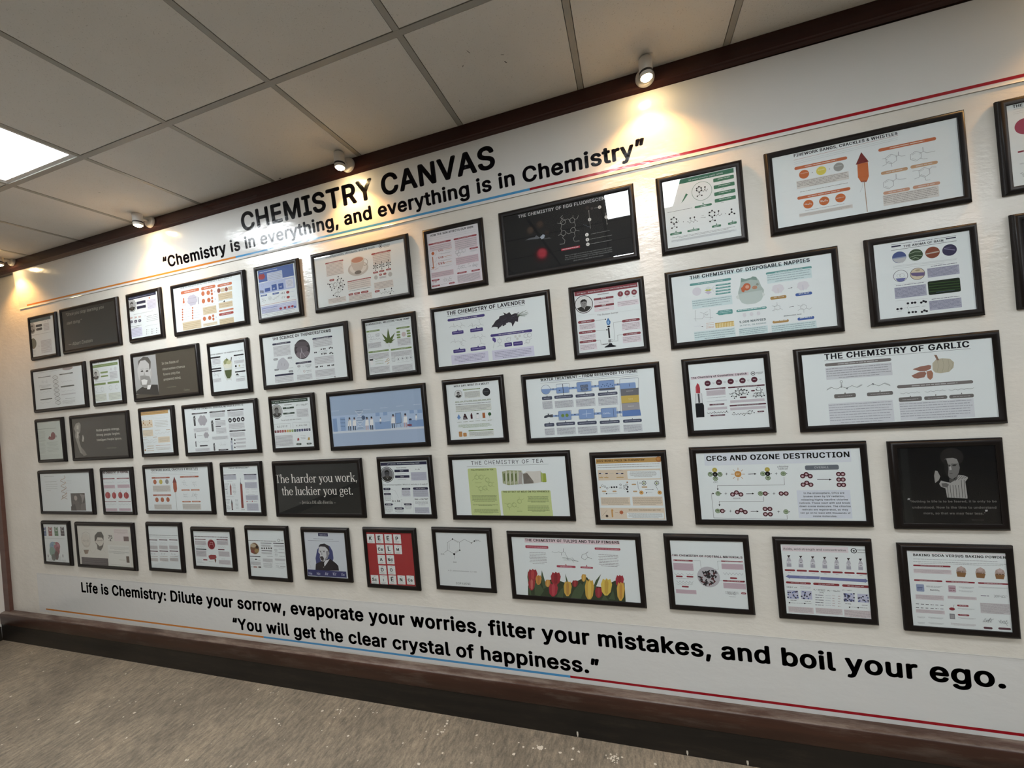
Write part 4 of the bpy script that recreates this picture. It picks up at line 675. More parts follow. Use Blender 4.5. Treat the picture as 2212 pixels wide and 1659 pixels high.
('p',178.8,135,212.1,146.6,'G','w'),('p',71.2,195.6,105.3,207,'G','w'),('p',177.3,215.2,210.5,226.5,'G','w'),('d',177.3,200.4,213.5,2,'k'),('o',207.8,159.9,9,0.5,'n'),('p',70,230.4,212,241.4,'c',''),('a',70.1,245.5,206.9,279.9,4,'n','g','j'),('c',241.7,189.1,269.7,205,'#b2b2b6'),('l',[241.3,226,257.1,210.5,268.7,234.4],0.7,'n'),('d',282.2,202.2,293.8,2.4,'n'),('o',291.7,229.8,6.2,1.6,'r'),
('a',303.4,192.5,348.7,211.2,3,'G','','j'),('a',305,223.7,348.2,242,2,'G','','j'),('e',378.1,130.1,4.4,'k'),('e',388.4,130.2,4.4,'k'),('e',426.2,116,4.4,'k'),('e',441.1,116,4.4,'k'),('e',451.9,116.1,4.4,'k'),('e',427.4,142.8,4.4,'k'),('e',444.2,143.6,4.4,'k'),('e',455.8,143.2,4.3,'k'),('e',482.9,115.8,4.3,'k'),('e',492.6,112.4,4.4,'k'),('e',502.1,116.8,4.4,'k'),('e',483.7,145.7,4.4,'k'),
('e',492,142.7,4.3,'k'),('e',502.2,147.7,4.3,'k'),('l',[397.3,130.6,411.2,128.2,424.7,116.9],0.6,'n'),('l',[411.2,128.2,424.8,141.4],0.6,'n'),('a',422.6,123.9,471.7,138.8,2,'n','','j'),('a',372.5,157.5,507.4,199.5,5,'n','g','j'),('e',378.8,213.6,4.5,'k'),('e',388.4,213.5,4.5,'k'),('e',410.3,213.4,4.4,'k'),('e',421.2,213.4,4.4,'k'),('e',461.7,214.2,4.4,'k'),('e',471.1,214,4.4,'k'),
('e',491.1,214.4,4.4,'k'),('e',501.1,214.3,4.3,'k'),('d',436.6,214.6,450.2,1.5,'n'),('a',371.2,233,506.5,271,5,'n','g','j'),('d',371.8,279,503.6,2,'n'),('r',501.8,277.7,506.2,285.9,'k'),('a',237,247.9,344.6,277.7,4,'n','g','j'),('a',77.9,244.5,207.9,279.4,4,'n','g','j'),]),
17:('w',[
('t',4.2,15.1,274.5,0,'CANNABIDIOL: MEDICINE FROM HEMP','k','b'),('l',[3.7,17.1,279.4,23.9],0.7,'n'),('l',[4.5,23.3,278.8,30.8],0.4,'n'),('l',[3.7,30.4,278.1,37.7],0.4,'n'),('p',3.4,44.7,90,53.7,'v','w'),('p',193.2,50.3,276.1,59.3,'v','w'),('p',5.7,159.2,136.3,168.2,'v','w'),('p',147.4,160.4,277,169.4,'v','w'),('h',19.3,72.3,10.8,0.9,'n'),('h',40.2,88.1,10.7,0.9,'n'),('h',28.4,99.9,9.5,0.9,'n'),
('z',46.5,94.8,91.5,97.3,5,4.8,'n',0),('a',60,65.3,88,84.9,4,'n','','j'),('a',7.8,114.4,90.4,142,5,'n','g','j'),('g',[140.4,124,151.2,97.3,142.1,46,130.8,96.1],'#55682f'),('g',[140.4,124,133.9,100.8,100.4,68.4,119,108.5],'#55682f'),('g',[140.4,124,162.8,111.7,184.3,75.1,148.8,101.9],'#55682f'),('g',[140.4,124,129.7,112.2,101.1,103.3,123.7,121.3],'#55682f'),
('g',[140.4,124,157.2,123.7,180.8,109.3,152,113.9],'#55682f'),('g',[140.4,124,131.9,120.1,115.9,123,131.9,127.2],'#55682f'),('g',[140.4,124,148.7,128.3,164.7,126.1,149.2,121.2],'#55682f'),('l',[141,118.1,140.9,146.6],1.2,'#6a7a44'),('p',192.1,69.9,215.3,79.9,'v',''),('p',192,84.7,215.2,94.6,'v',''),('p',191.9,98.8,215.1,108.7,'v',''),('p',253.6,70.7,276.4,80.6,'v',''),
('p',254.8,84.9,277.6,94.7,'v',''),('p',254.7,99.5,277.5,109.3,'v',''),('e',235.6,90.7,12.8,'#c9b8b8'),('a',194.5,112.7,274.8,148.6,5,'n','g','j'),('a',6.5,175.8,133.7,203.4,4,'n','g','j'),('a',148.6,178.3,274.6,203.9,4,'n','g','j'),('r',8.7,202,31.1,210.4,'k'),('q',12.1,210.2,30,234.4,'x',3),('d',45.7,206.2,94.9,3,'v'),('d',44.6,216.4,96.6,2.5,'v'),('d',43,231.2,95.2,3,'v'),
('d',47.3,223.6,94.5,1.5,'n'),('l',[116,216.4,130.5,208.4],2.6,'#b58a4e'),('l',[105.9,227.2,120.5,219.2],2.6,'#b58a4e'),('l',[120.5,225.2,135.1,217.2],2.6,'#b58a4e'),('l',[116.4,239,130.9,231],2.6,'#b58a4e'),('o',189.1,219.4,10.5,1,'n'),('e',189.1,219.4,5.2,'n'),('o',215.4,218.6,10.5,1,'n'),('e',215.4,218.6,5.2,'n'),('o',240.7,219,10.5,1,'n'),('e',240.7,219,5.2,'n'),('o',265.8,218.7,10.3,1,'n'),
('e',265.8,218.7,5.2,'n'),('a',147.1,206.6,173.7,231.3,4,'n','','j'),('d',180,237,276.4,1.5,'n'),('a',8.3,247.3,131.4,280.4,5,'n','g','j'),('a',146.5,252.2,271.7,285.2,5,'n','g','j'),]),
18:('w',[
('t',71.2,26.2,418.4,0,'THE CHEMISTRY OF LAVENDER','k','b'),('l',[72.4,33.1,490.1,32.9],0.9,'k'),('p',72.4,46.8,278.2,59.8,'p','w'),('p',298.4,154.2,514.2,167.2,'p','w'),('q',91.1,113.5,155.4,130.5,'p',4),('d',98.9,120.9,148,3.4,'#b9b4dc'),('g',[119.3,113.7,129.1,113.8,125,105.4],'p'),('q',192.6,113,261.5,130.6,'p',4),('d',200.2,120.8,254.3,3.4,'#b9b4dc'),
('g',[223.3,113.6,232.8,113.7,228.8,105.4],'p'),('q',89.3,208,157.1,225.7,'p',4),('d',97.1,215.8,149.7,3.4,'#b9b4dc'),('g',[119.3,208,129.1,208,125,199.7],'p'),('q',185.3,207.7,267.7,224.8,'p',4),('d',192.9,215.2,260.6,3.4,'#b9b4dc'),('g',[222.8,208.7,232.2,208.6,228.3,200.4],'p'),('l',[79,92.2,93.4,83.9,106.1,92.3,122.7,85.5,137.1,94.1,151.8,87,167.4,94.7],1,'n'),
('l',[106.1,92.3,104.2,74],1.4,'n'),('l',[151.8,87,145.2,73.9],1,'n'),('l',[137.1,94.1,146.6,103.1],1,'n'),('l',[181.8,101.5,195.7,93.4,208.1,101.6,224.2,94.9,238.2,103.3,252.4,96.4,267.6,103.9],1,'n'),('l',[208.1,101.6,206.2,83.6],1.4,'n'),('l',[252.4,96.4,246,83.4],1,'n'),('l',[238.2,103.3,247.4,112.2],1,'n'),('l',[244.9,83.2,247.1,72.5,233.1,64],1.1,'n'),('l',[247.1,72.5,264.3,64.9],1.1,'n'),
('l',[77.5,171.1,91.9,162.6,104.6,170.9,121.2,163.9,135.6,172.3,150.3,165.1,165.9,172.6],1,'n'),('l',[104.6,170.9,102.7,152.7],1.4,'n'),('l',[150.3,165.1,143.7,152],1,'n'),('l',[135.6,172.3,145.1,181.3],1,'n'),('l',[190.9,162.2,204.1,154.3,215.8,162.1,231.1,155.5,244.4,163.4,257.9,156.7,272.3,163.7],1,'n'),('l',[215.8,162.1,214.1,145],1.4,'n'),('l',[257.9,156.7,251.8,144.4],1,'n'),
('l',[244.4,163.4,253.1,171.8],1,'n'),('l',[135.6,172.3,137.3,186.5,151.8,192.7],1.1,'n'),('l',[241.2,164.4,242.5,182.2,247.2,193.8,232.2,196.5],1.1,'n'),('l',[247.2,193.8,265.6,198.7],1.1,'n'),
('g',[306.7,121.5,332.9,89.5,350.9,81.1,354.7,70.7,380.8,66.2,375.2,53,392.3,64,407.2,56.4,417,71.2,437.1,65.9,450.4,72.1,444.1,80.3,460.8,79.9,450.5,89.2,446.9,110.2,433.4,105.7,426.9,115.6,417.1,130.4,413.3,111.1,399.9,103.9,385.1,110,364.7,115.5,352.7,122,340,135.1,340,123.1,321.5,118],'#38343c'),('l',[444.1,80.3,500.4,69.5],1.6,'#5a6a54'),('l',[444.1,80.3,493,60.4],1.6,'#5a6a54'),
('l',[444.1,80.3,502.3,77.7],1.6,'#5a6a54'),('l',[444.1,80.3,485,87.5],1.6,'#5a6a54'),('l',[444.1,80.3,476.2,63.4],1.6,'#5a6a54'),('l',[444.1,80.3,493.7,81.8],1.6,'#5a6a54'),('l',[318.4,120.3,378.5,90.2,441.5,78.4],1,'#55505c'),('l',[347.3,117.7,353.3,111.7],1.3,'#4e4858'),('l',[336,117.4,344.5,113.7],1.3,'#4e4858'),('l',[378.3,98.1,386.5,95.8],1.3,'#232028'),
('l',[330.7,110.1,335.8,106.8],1.3,'#232028'),('l',[379.2,109,389.2,103.9],1.3,'#4e4858'),('l',[446.9,68.9,455.8,65.5],1.3,'#4e4858'),('l',[362.3,108.4,370.7,103.2],1.3,'#2a2730'),('l',[394.8,85.1,400.5,77.6],1.3,'#232028'),('l',[410.2,80.5,420.8,76.9],1.3,'#232028'),('l',[356.1,103.1,366.9,101.5],1.3,'#4e4858'),('l',[388,91.6,395.5,86.3],1.3,'#232028'),('l',[384.7,89.8,390.7,85],1.3,'#4e4858'),
('l',[422,94.5,433,90.3],1.3,'#5c5868'),('l',[351.4,97.9,358.6,95],1.3,'#232028'),('l',[352.2,103.2,362,99.6],1.3,'#232028'),('l',[333.2,119.9,343.7,118.9],1.3,'#2a2730'),('l',[358.7,95,368.8,91.9],1.3,'#2a2730'),('l',[391.4,105.4,397.3,100.4],1.3,'#232028'),('l',[372.7,103.1,379.4,101.2],1.3,'#4e4858'),('l',[403.7,98.1,412,96.1],1.3,'#232028'),('l',[408.9,101.9,414,100.4],1.3,'#2a2730'),
('l',[362.6,107.6,368.3,104.2],1.3,'#5c5868'),('l',[443.7,68.3,454,66.2],1.3,'#4e4858'),('l',[431.5,91.5,441.9,85.5],1.3,'#2a2730'),('l',[341,119.1,348.8,117.4],1.3,'#2a2730'),('l',[383.2,97.1,389,94.9],1.3,'#232028'),('l',[401.9,97.6,410,95.9],1.3,'#232028'),('l',[390.9,103.3,398.6,101.9],1.3,'#4e4858'),('l',[377.5,90.1,387.5,84.7],1.3,'#4e4858'),('l',[402.6,100.1,411.3,92.8],1.3,'#2a2730'),
('l',[384.1,93.1,391.7,88.6],1.3,'#2a2730'),('l',[319.4,118.6,330.8,113.1],1.3,'#232028'),('l',[348.2,104.6,357.2,97.3],1.3,'#5c5868'),('l',[422.1,91.7,429,88.5],1.3,'#5c5868'),('l',[420.2,81.3,430.5,79.3],1.3,'#5c5868'),('l',[367.7,104.5,378.7,102.4],1.3,'#232028'),('l',[397.1,102.1,406.9,95.2],1.3,'#5c5868'),('l',[424.2,87.7,431.5,83.7],1.3,'#232028'),('l',[424.7,85.1,429.9,82.7],1.3,'#232028'),
('l',[413.9,82.5,421.3,80.7],1.3,'#5c5868'),('l',[445.9,73.6,456.1,71.2],1.3,'#232028'),('l',[351,102.6,357.7,98.1],1.3,'#232028'),('l',[350.6,114,359.9,107.7],1.3,'#5c5868'),('l',[384,87.8,389.5,85.8],1.3,'#2a2730'),('l',[418.1,99.2,429.3,93.5],1.3,'#2a2730'),('l',[321.9,113,328.5,111.1],1.3,'#232028'),('l',[429.6,93,440.4,91.7],1.3,'#5c5868'),('l',[429.7,87,436.5,85.6],1.3,'#4e4858'),
('l',[428.9,87.3,436.5,80.9],1.3,'#2a2730'),('l',[412,91.4,418.9,88.3],1.3,'#5c5868'),('l',[443.9,69.6,454.9,63.1],1.3,'#5c5868'),('l',[375.9,91.8,386.6,90.1],1.3,'#4e4858'),('l',[332.1,109.4,338.9,106.9],1.3,'#2a2730'),('l',[333.6,106.2,342.5,100.4],1.3,'#2a2730'),('l',[391.5,90.8,402.5,85.4],1.3,'#232028'),('l',[332.8,116.6,338.2,114.2],1.3,'#2a2730'),('l',[348.6,103,354.5,100.7],1.3,'#232028'),
('l',[326.1,120.5,335.2,115.5],1.3,'#232028'),('l',[423.8,83.7,433.4,78.1],1.3,'#5c5868'),('l',[406.9,102.7,415,99.3],1.3,'#2a2730'),('g',[344.5,123.1,350.2,117.3,355.6,120.7,350.6,125.5],'#3a3640'),('g',[409.8,101.5,415.4,95.7,420.7,99.1,415.7,103.9],'#3a3640'),('g',[425.9,96.6,431.4,90.9,436.7,94.3,431.8,99],'#3a3640'),('g',[376.4,114.7,382.1,108.9,387.4,112.3,382.4,117.1],'#3a3640'),
('g',[408.3,99.7,413.9,94,419.2,97.4,414.2,102.1],'#3a3640'),('g',[357.8,91,363.5,85.3,368.9,88.7,363.8,93.4],'#3a3640'),('g',[369.1,113.9,374.8,108.2,380.1,111.6,375.1,116.3],'#3a3640'),('g',[395.3,79.1,400.9,73.3,406.2,76.8,401.3,81.5],'#3a3640'),('g',[309.8,114.2,315.5,108.4,321,111.8,315.9,116.6],'#3a3640'),('g',[423.1,96.4,428.6,90.8,433.9,94.2,429,98.9],'#3a3640'),
('g',[380.3,86.5,385.9,80.8,391.3,84.3,386.3,89],'#3a3640'),('g',[368.2,118.5,373.8,112.8,379.2,116.2,374.2,120.9],'#3a3640'),('g',[350.7,120.6,356.4,114.8,361.8,118.3,356.7,123],'#3a3640'),('g',[367.9,88.8,373.6,83,378.9,86.5,373.9,91.2],'#3a3640'),('g',[365.1,119,370.7,113.2,376.1,116.6,371.1,121.4],'#3a3640'),('g',[399.4,104.5,405,98.8,410.3,102.2,405.3,106.9],'#3a3640'),
('g',[386.7,82.1,392.3,76.4,397.6,79.9,392.7,84.6],'#3a3640'),('g',[421,94.5,426.6,88.8,431.9,92.2,427,96.9],'#3a3640'),('g',[424.5,95.4,430.1,89.7,435.4,93.1,430.5,97.8],'#3a3640'),('g',[367.6,91.2,373.3,85.4,378.6,88.9,373.6,93.6],'#3a3640'),('g',[388.9,81.1,394.6,75.4,399.9,78.9,394.9,83.6],'#3a3640'),('g',[397.8,105.6,403.5,99.8,408.8,103.2,403.8,108],'#3a3640'),
('g',[343,123.5,348.7,117.7,354.1,121.2,349.1,125.9],'#3a3640'),('g',[364.2,91.1,369.8,85.3,375.2,88.8,370.2,93.5],'#3a3640'),('g',[387.3,107,392.9,101.2,398.3,104.7,393.3,109.4],'#3a3640'),('g',[427.8,74.6,433.4,68.9,438.6,72.3,433.7,77],'#3a3640'),('l',[317.4,191.2,307.5,222.8],1,'#7a8a70'),('E',319.2,184.8,5.7,11.9,'#5a4c90'),('E',311.6,179.5,4.6,9.8,'#5a4c90'),('h',343.3,191.5,11.8,1,'n'),
('h',390.6,190.1,11.8,1,'n'),('l',[344.5,178.1,342.5,169.7],1,'n'),('l',[342.1,203.9,344.1,213.3,329.1,219.8],1,'n'),('l',[344.1,213.3,357.8,218.7],1,'n'),('l',[376.8,198.2,367.5,194.4],1,'n'),('l',[402.4,185.1,403.1,177.1],1,'n'),('e',427.5,180.1,6.4,'#cdd0cc'),('e',448.7,180,6.4,'#cdd0cc'),('e',436.4,191.9,6.4,'#cdd0cc'),('q',367.6,205.2,406.5,224.4,'p',4),('q',412.8,205.2,461.1,225.3,'p',4),
('d',373.5,214.6,401.9,3,'#b9b4dc'),('d',418.6,214.6,456.6,3,'#b9b4dc'),('h',480,182.3,11.6,1.1,'n'),('h',498.1,181.8,11.5,1.1,'n'),('h',487.2,210.3,10.5,1.1,'n'),('l',[496,204.4,510.3,197.1],1,'n'),('l',[478.5,215.6,467,220.7],1,'n'),('r',74.4,234.5,278.4,284.2,'P'),('a',92.3,240.4,262.9,275.4,5,'#7d7c98','','j'),('r',299.3,235.5,514.8,283.5,'P'),('a',312.6,242.4,505.4,279.8,5,'#7d7c98','','j'),]),
19:('w',[
('r',1.9,-1.6,284.1,20.7,'m'),('t',12.6,13.8,266,0,'31ˢᵗ March - Robert Bunsen’s birthday (1811) and the Bunsen burner','w','b'),('f',40.5,64,39.5,'#4a3c3c',0,'#d6d6d4','#8a8886'),('t',107.3,31.1,51.1,0,'Robert Bunsen','#6a6264','b'),('q',87.4,44,176.6,53.6,'m',3),('q',87.2,76.3,176,86.1,'m',3),('t',121.9,49.6,19.9,0,'Born','w','b'),('t',121.6,82,18.1,0,'Died','w','b'),
('r',87.8,56.1,175.9,74.6,'#dcd2d6'),('r',86.8,88.7,174.9,106.7,'#dcd2d6'),('d',109.1,66.1,154.2,3,'G'),('d',108.1,98.1,153.3,3,'G'),('e',207.3,41,12.1,'m'),('t',204.9,43.4,4.5,0,'I','w','b'),('d',199.9,59.1,211.6,3,'G'),('e',237.4,40.7,12,'m'),('t',232.1,43.1,10.2,0,'Cs','w','b'),('d',230,58.7,241.7,3,'G'),('e',267.4,41.9,12,'m'),('t',262.2,44.3,10,0,'Rb','w','b'),('d',260.1,59.8,271.6,3,'G'),
('a',192.5,75.1,281.1,95.8,3,'#a3989c','#dcd2d8','j'),('l',[6.5,111.9,93.1,116.8],0.4,'n'),('l',[195.9,120.4,283.2,120.6],0.4,'n'),('t',97.2,125.8,93.8,0,'The Bunsen burner','#5a5456',''),('p',6.1,138.6,83.5,151.3,'m','w'),('p',5.6,187.9,83.7,199.7,'m','w'),('p',5.1,232.3,82.9,243.2,'m','w'),('p',203.5,159.7,281,170.9,'m','w'),('p',201.8,220.6,280,231.1,'m','w'),
('a',12.2,157.6,82.5,179.6,4,'#a3989c','#dcd2d8','j'),('a',9.6,207.7,82,227.5,3,'#a3989c','#dcd2d8','j'),('a',7.6,251.5,81.5,275.7,4,'#a3989c','#dcd2d8','j'),('a',202.8,176,278.6,206.8,5,'#a3989c','#dcd2d8','j'),('a',201.1,237,278.6,263.4,4,'#a3989c','#dcd2d8','j'),('l',[84.7,146,131.7,146.2],0.8,'#4a4446'),('l',[84.3,193.5,134.2,194.8],0.8,'#4a4446'),
('l',[83.4,237.8,101.6,238.4,102.1,258.6,109.6,258.7],0.8,'#4a4446'),('l',[203,165,166,165.4,164.4,245.9,154.4,245.5],0.8,'#4a4446'),('l',[201.4,225.1,178.5,225.4,178.8,250.7,156.6,250.4],0.8,'#4a4446'),('e',131.7,146.2,3,'k'),('e',134.2,194.8,3.1,'k'),('g',[143.9,140.5,134.5,157.4,136.3,171.1,142.7,175.4,150.5,171.1,153.8,159.9],'#3f78b4'),
('g',[143.4,150.8,138.6,162.5,142.3,170.7,148.2,163.8],'#8fbbe0'),('r',137.3,177,149.4,184.4,'k'),('r',138.6,186.9,145.7,234,'k'),('r',136.9,240.7,147.7,253.6,'k'),('r',139.7,243,145.3,251.3,'x'),('e',142.3,247.1,2.3,'k'),('l',[149.7,244.2,153.4,243.8],2,'k'),('l',[150.2,251.2,153.9,250.8],2,'k'),('l',[109.6,259.5,133.3,259.2],2.2,'k'),
('g',[138.4,257.5,149.6,257.3,153.3,265.8,168.4,272.5,168.1,275.6,116.9,275.1,117.2,271.2,134,264.7],'k'),]),
20:('w',[
('r',71.8,13.9,518.1,24.7,'T'),('t',74.1,21.1,443.3,0,'THE CHEMISTRY OF DISPOSABLE NAPPIES','#26343c','b'),('p',71.4,39.6,232.6,49.6,'t','w'),('p',360.9,39.8,522.2,49.8,'t','w'),('q',241,177,353,187,'t',6),('d',247,180,348.5,4,'w'),('r',171.6,59.1,228.9,66,'t'),('d',179.9,61.4,220.3,2.6,'#b9d8d6'),('r',170.6,71.7,227.9,78.5,'t'),('d',178.9,74,219.2,2.6,'#b9d8d6'),('r',169.5,84.3,226.8,91,'t'),
('d',177.8,86.6,218.2,2.6,'#b9d8d6'),('r',168.5,96.2,225.8,102.8,'t'),('d',176.8,98.4,217.2,2.6,'#b9d8d6'),('l',[154.9,75.6,168.2,60],0.5,'n'),('l',[154.9,75.6,167.3,69.7],0.5,'n'),('l',[154.9,75.6,166,85.3],0.5,'n'),('l',[154.9,75.6,165.4,92.7],0.5,'n'),('E',97.2,76.8,17.8,18.1,'#d2d0d8'),('g',[127.4,77,141.6,70.9,155.7,78.4,141.5,84.5],'#bcc24a'),
('g',[126.7,85.2,141.9,80,154.8,88.8,141.2,95.8],'#c4bcd0'),('g',[129.7,69.8,142.8,61.2,154.3,70.6,142.2,76.3],'#d2dadc'),('g',[269.5,47.4,285.3,53.7,305.1,51.4,311.9,47.1,324.5,51,333,65.2,340.4,92,348.7,107.9,345.1,132.9,335.7,149.7,315.6,159.6,283.1,159.6,264.3,150.2,253.1,126.3,254.2,104.2,263.8,76.1],'#a9b8b2'),
('g',[269.5,47.4,285.3,53.7,305.1,51.4,311.9,47.1,324.5,51,328.1,66.2,304.5,58.7,284.6,62.8,266.4,65.4],'#7e9a90'),('E',287.5,86.5,14.5,15.3,'#c2643c'),('g',[265.4,89.3,278.4,78.4,282,93.8,276,107.6,268,104.5],'#c2643c'),('e',289.1,86.8,7.3,'#d8a084'),('E',316.2,93.6,9.5,7.3,'#b88466'),('e',326.7,82.5,5.1,'#8a9488'),
('g',[255.9,111.9,293.7,110.3,342.2,108.7,345.1,132.9,335.7,149.7,315.6,159.6,283.1,159.6,264.3,150.2,256,130.5],'#b9c7c2'),('g',[243.6,121.2,255.8,113.7,257.3,134.4,247.7,131.1],'#d0d8d4'),('g',[341.5,117.7,351.9,126.7,348.2,133.4,341.9,132.4],'#d0d8d4'),('a',364.7,48.6,518.4,85,4,'#8aa0a4','T','j'),('a',75.6,112.9,228,148.6,4,'#8aa0a4','T','j'),('c',375.4,92.1,422.3,132.1,'#d6d4da'),
('r',398,109.1,398.6,132,'#c8a070'),('c',464,93.8,509.4,133.1,'#d6d4da'),('r',485.8,110.6,486.5,133.1,'#7a78b4'),('v',434.5,116,449.9,115.9,1.1,'k'),('q',368.8,141.6,426.1,153.9,'#b08a4a',5),('q',457.7,141.1,515.4,152.5,'b',5),('t',381.9,147.8,36.1,0,'DRY: YELLOW','w','b'),('t',468.9,147.1,36.4,0,'WET: BLUE','w','b'),('l',[87.5,158.5,83.3,158.7,82,202.8,85.9,202.5],1,'n'),
('l',[137.5,161,141.9,160.9,140.5,201.9,137,202.6],1,'n'),('l',[75.9,192,108.7,195.7,116.2,188.4,117.4,174.1,102.4,167.5],1.1,'n'),('l',[117.4,174.1,131.7,167.8],1.1,'n'),('l',[116.2,188.4,126.2,192.4,149.8,197.5],1,'n'),('t',121.7,183.8,13.9,0,'Na⁺','n',''),('q',171.1,170.3,227.2,190.2,'t',5),('d',179.6,174,220,3,'#b9d8d6'),('d',177,180.7,222,3,'#b9d8d6'),('d',191.2,188.6,208.7,3,'#b9d8d6'),
('g',[161.4,181,171.9,177.2,171.2,185.4],'t'),('c',262.4,192.5,277.2,211.2,'#d6d6da'),('c',288.5,192.6,303.2,211.2,'#d6d6da'),('c',314.5,192.7,329,211.3,'#d6d6da'),('t',249,233.8,96.8,0,'5,000 NAPPIES','#36585c','b'),('t',248.8,247.5,97.5,0,'IN TOTAL, ON AVERAGE','#8aa6a8','b'),('z',74.8,225.5,99.3,224.9,4,4.5,'l',0),('v',100.7,228.9,110.1,228.6,1.2,'k'),('d',122.3,217.8,153.2,3,'#d0a890'),
('d',121.7,225.3,152.6,3,'#d0a890'),('d',121,232.8,152,3,'#d0a890'),('d',120.6,237.6,151.6,3,'#d0a890'),('r',156.7,221.1,228.2,242.5,'#c8a040'),('e',160.3,226.8,2.2,'#ecdca0'),('e',159.9,231.3,2.2,'#ecdca0'),('e',159.5,235.8,2.2,'#ecdca0'),('e',159.1,240.2,2.2,'#ecdca0'),('e',166.4,226.8,2.2,'#ecdca0'),('e',166,231.2,2.2,'#ecdca0'),('e',165.6,235.7,2.2,'#ecdca0'),('e',165.3,240.2,2.2,'#ecdca0'),
('e',172.5,226.7,2.2,'#ecdca0'),('e',172.1,231.2,2.2,'#ecdca0'),('e',171.7,235.6,2.2,'#ecdca0'),('e',171.4,240.1,2.2,'#ecdca0'),('e',178.6,226.6,2.2,'#ecdca0'),('e',178.2,231.1,2.2,'#ecdca0'),('e',177.8,235.6,2.2,'#ecdca0'),('e',177.5,240,2.2,'#ecdca0'),('e',184.7,226.6,2.2,'#ecdca0'),('e',184.3,231,2.2,'#ecdca0'),('e',183.9,235.5,2.2,'#ecdca0'),('e',183.6,239.9,2.2,'#ecdca0'),
('e',190.7,226.5,2.2,'#ecdca0'),('e',190.4,231,2.2,'#ecdca0'),('e',190,235.4,2.2,'#ecdca0'),('e',189.6,239.9,2.2,'#ecdca0'),('e',196.8,226.5,2.2,'#ecdca0'),('e',196.4,230.9,2.2,'#ecdca0'),('e',196.1,235.3,2.2,'#ecdca0'),('e',195.7,239.8,2.2,'#ecdca0'),('e',202.8,226.4,2.2,'#ecdca0'),('e',202.5,230.8,2.2,'#ecdca0'),('e',202.1,235.3,2.2,'#ecdca0'),('e',201.7,239.7,2.2,'#ecdca0'),
('e',208.9,226.3,2.2,'#ecdca0'),('e',208.5,230.8,2.2,'#ecdca0'),('e',208.1,235.2,2.2,'#ecdca0'),('e',207.8,239.6,2.2,'#ecdca0'),('e',214.9,226.3,2.2,'#ecdca0'),('e',214.5,230.7,2.2,'#ecdca0'),('e',214.1,235.1,2.2,'#ecdca0'),('e',213.8,239.6,2.2,'#ecdca0'),('e',220.9,226.2,2.2,'#ecdca0'),('e',220.5,230.6,2.2,'#ecdca0'),('e',220.2,235.1,2.2,'#ecdca0'),('e',219.8,239.5,2.2,'#ecdca0'),
('e',226.9,226.2,2.2,'#ecdca0'),('e',226.5,230.6,2.2,'#ecdca0'),('e',226.1,235,2.2,'#ecdca0'),('e',225.8,239.4,2.2,'#ecdca0'),('m',368,163.7,421.4,220.1,21,'n',0),('m',456.6,166,514.3,222.4,22,'n',0),('v',432.9,192.3,449,191.7,1.1,'k'),('t',410.7,228,62.4,0,'BROMOPHENOL BLUE','#5a6a6c','b'),('q',369,240.5,426.9,251.5,'#b08a4a',5),('q',457.5,239.4,515.3,250.9,'b',5),('d',375.7,242.2,421.2,4,'w'),
('d',465.8,241.8,508.3,4,'w'),('a',72.7,250.1,229.2,286.5,4,'#8aa0a4','T','j'),('a',245.5,257,348.6,284.7,4,'#8aa0a4','T','j'),('a',364.9,259.5,519.4,290.3,4,'#8aa0a4','T','j'),]),
21:('w',[
('l',[55.7,9.5,120.2,10.8],1.2,'k'),('l',[185.8,11.8,249.8,11.9],1.2,'k'),('r',56.6,14.4,85.5,19.9,'c'),('r',219.8,15.8,249,20.2,'c'),('l',[55.4,31.1,249.7,30.7],1.2,'k'),('d',125.5,11.6,181.4,3.2,'#5a5c74'),('t',93.2,25.8,119.1,0,'THE AROMA OF RAIN','#4a4a52','b'),('e',77.5,60.7,21.8,'#4a5a8c'),('e',127.8,60.5,21.6,'#3c5038'),('e',177.7,60.7,21.4,'#8a4a34'),('e',227.6,60.7,21.2,'#3e3a58'),
('g',[56.2,62.6,98.5,61.1,95.8,74.7,86.6,82.4,73.2,81.4,61.6,74],'#b9bcbe'),('g',[56.3,60.9,98.6,59.5,98.3,63.8,56,64.9],'#8a98b4'),('l',[108.9,53.7,125.9,48.8,142.3,51.5],2.6,'#8a9c84'),('l',[109.2,67.1,128.2,62.5,146.3,67.1],2.6,'#8a9c84'),('l',[113.9,76.3,125,70.3,135.2,75.1],2.6,'#8a9c84'),('l',[159.8,63,195.8,60.4],4.5,'#b9aca0'),('l',[212.4,53,242.2,63.4],3,'#8a88a4'),
('l',[217.7,50.7,233,50.3],2,'#6a6888'),('l',[56.2,91.2,246.8,95.8],0.6,'n'),('l',[55.8,95.2,244.5,99.3],0.6,'n'),('l',[55.3,101.9,208.4,105.3],0.6,'n'),('o',76.4,131.7,21.8,1.4,'#4a4a58'),('g',[60.1,139,92.3,141.7,83.9,152.4,73.1,153.3,65.3,149.3],'#6a6ea4'),('o',70.8,130.1,6,0.8,'n'),('o',80.7,130.7,7.3,0.8,'n'),('e',127.6,132.2,21.7,'#d2c4a8'),('o',127.6,132.2,21.7,1.6,'#5a4a5c'),
('g',[107.5,125.2,148.9,129.9,146.4,141.7,124.8,141.4,109.3,135.5],'#6e6088'),('E',129.2,118.9,7.8,3.3,'#a8987a'),('d',169.2,111.4,246.1,3,'#5a5a70'),('a',158.7,119,248.8,150.7,7,'#7b7d92','#a9abbd','j'),('d',59.9,166.9,143.9,3,'#5a5a70'),('a',55.1,175.3,148.2,214.8,8,'#7b7d92','#a9abbd','j'),('q',155.1,166.3,249.3,217.3,'#222c20',5),('l',[159.1,175.2,203,176.4,248.7,178.3],2.6,'#3c5a2c'),
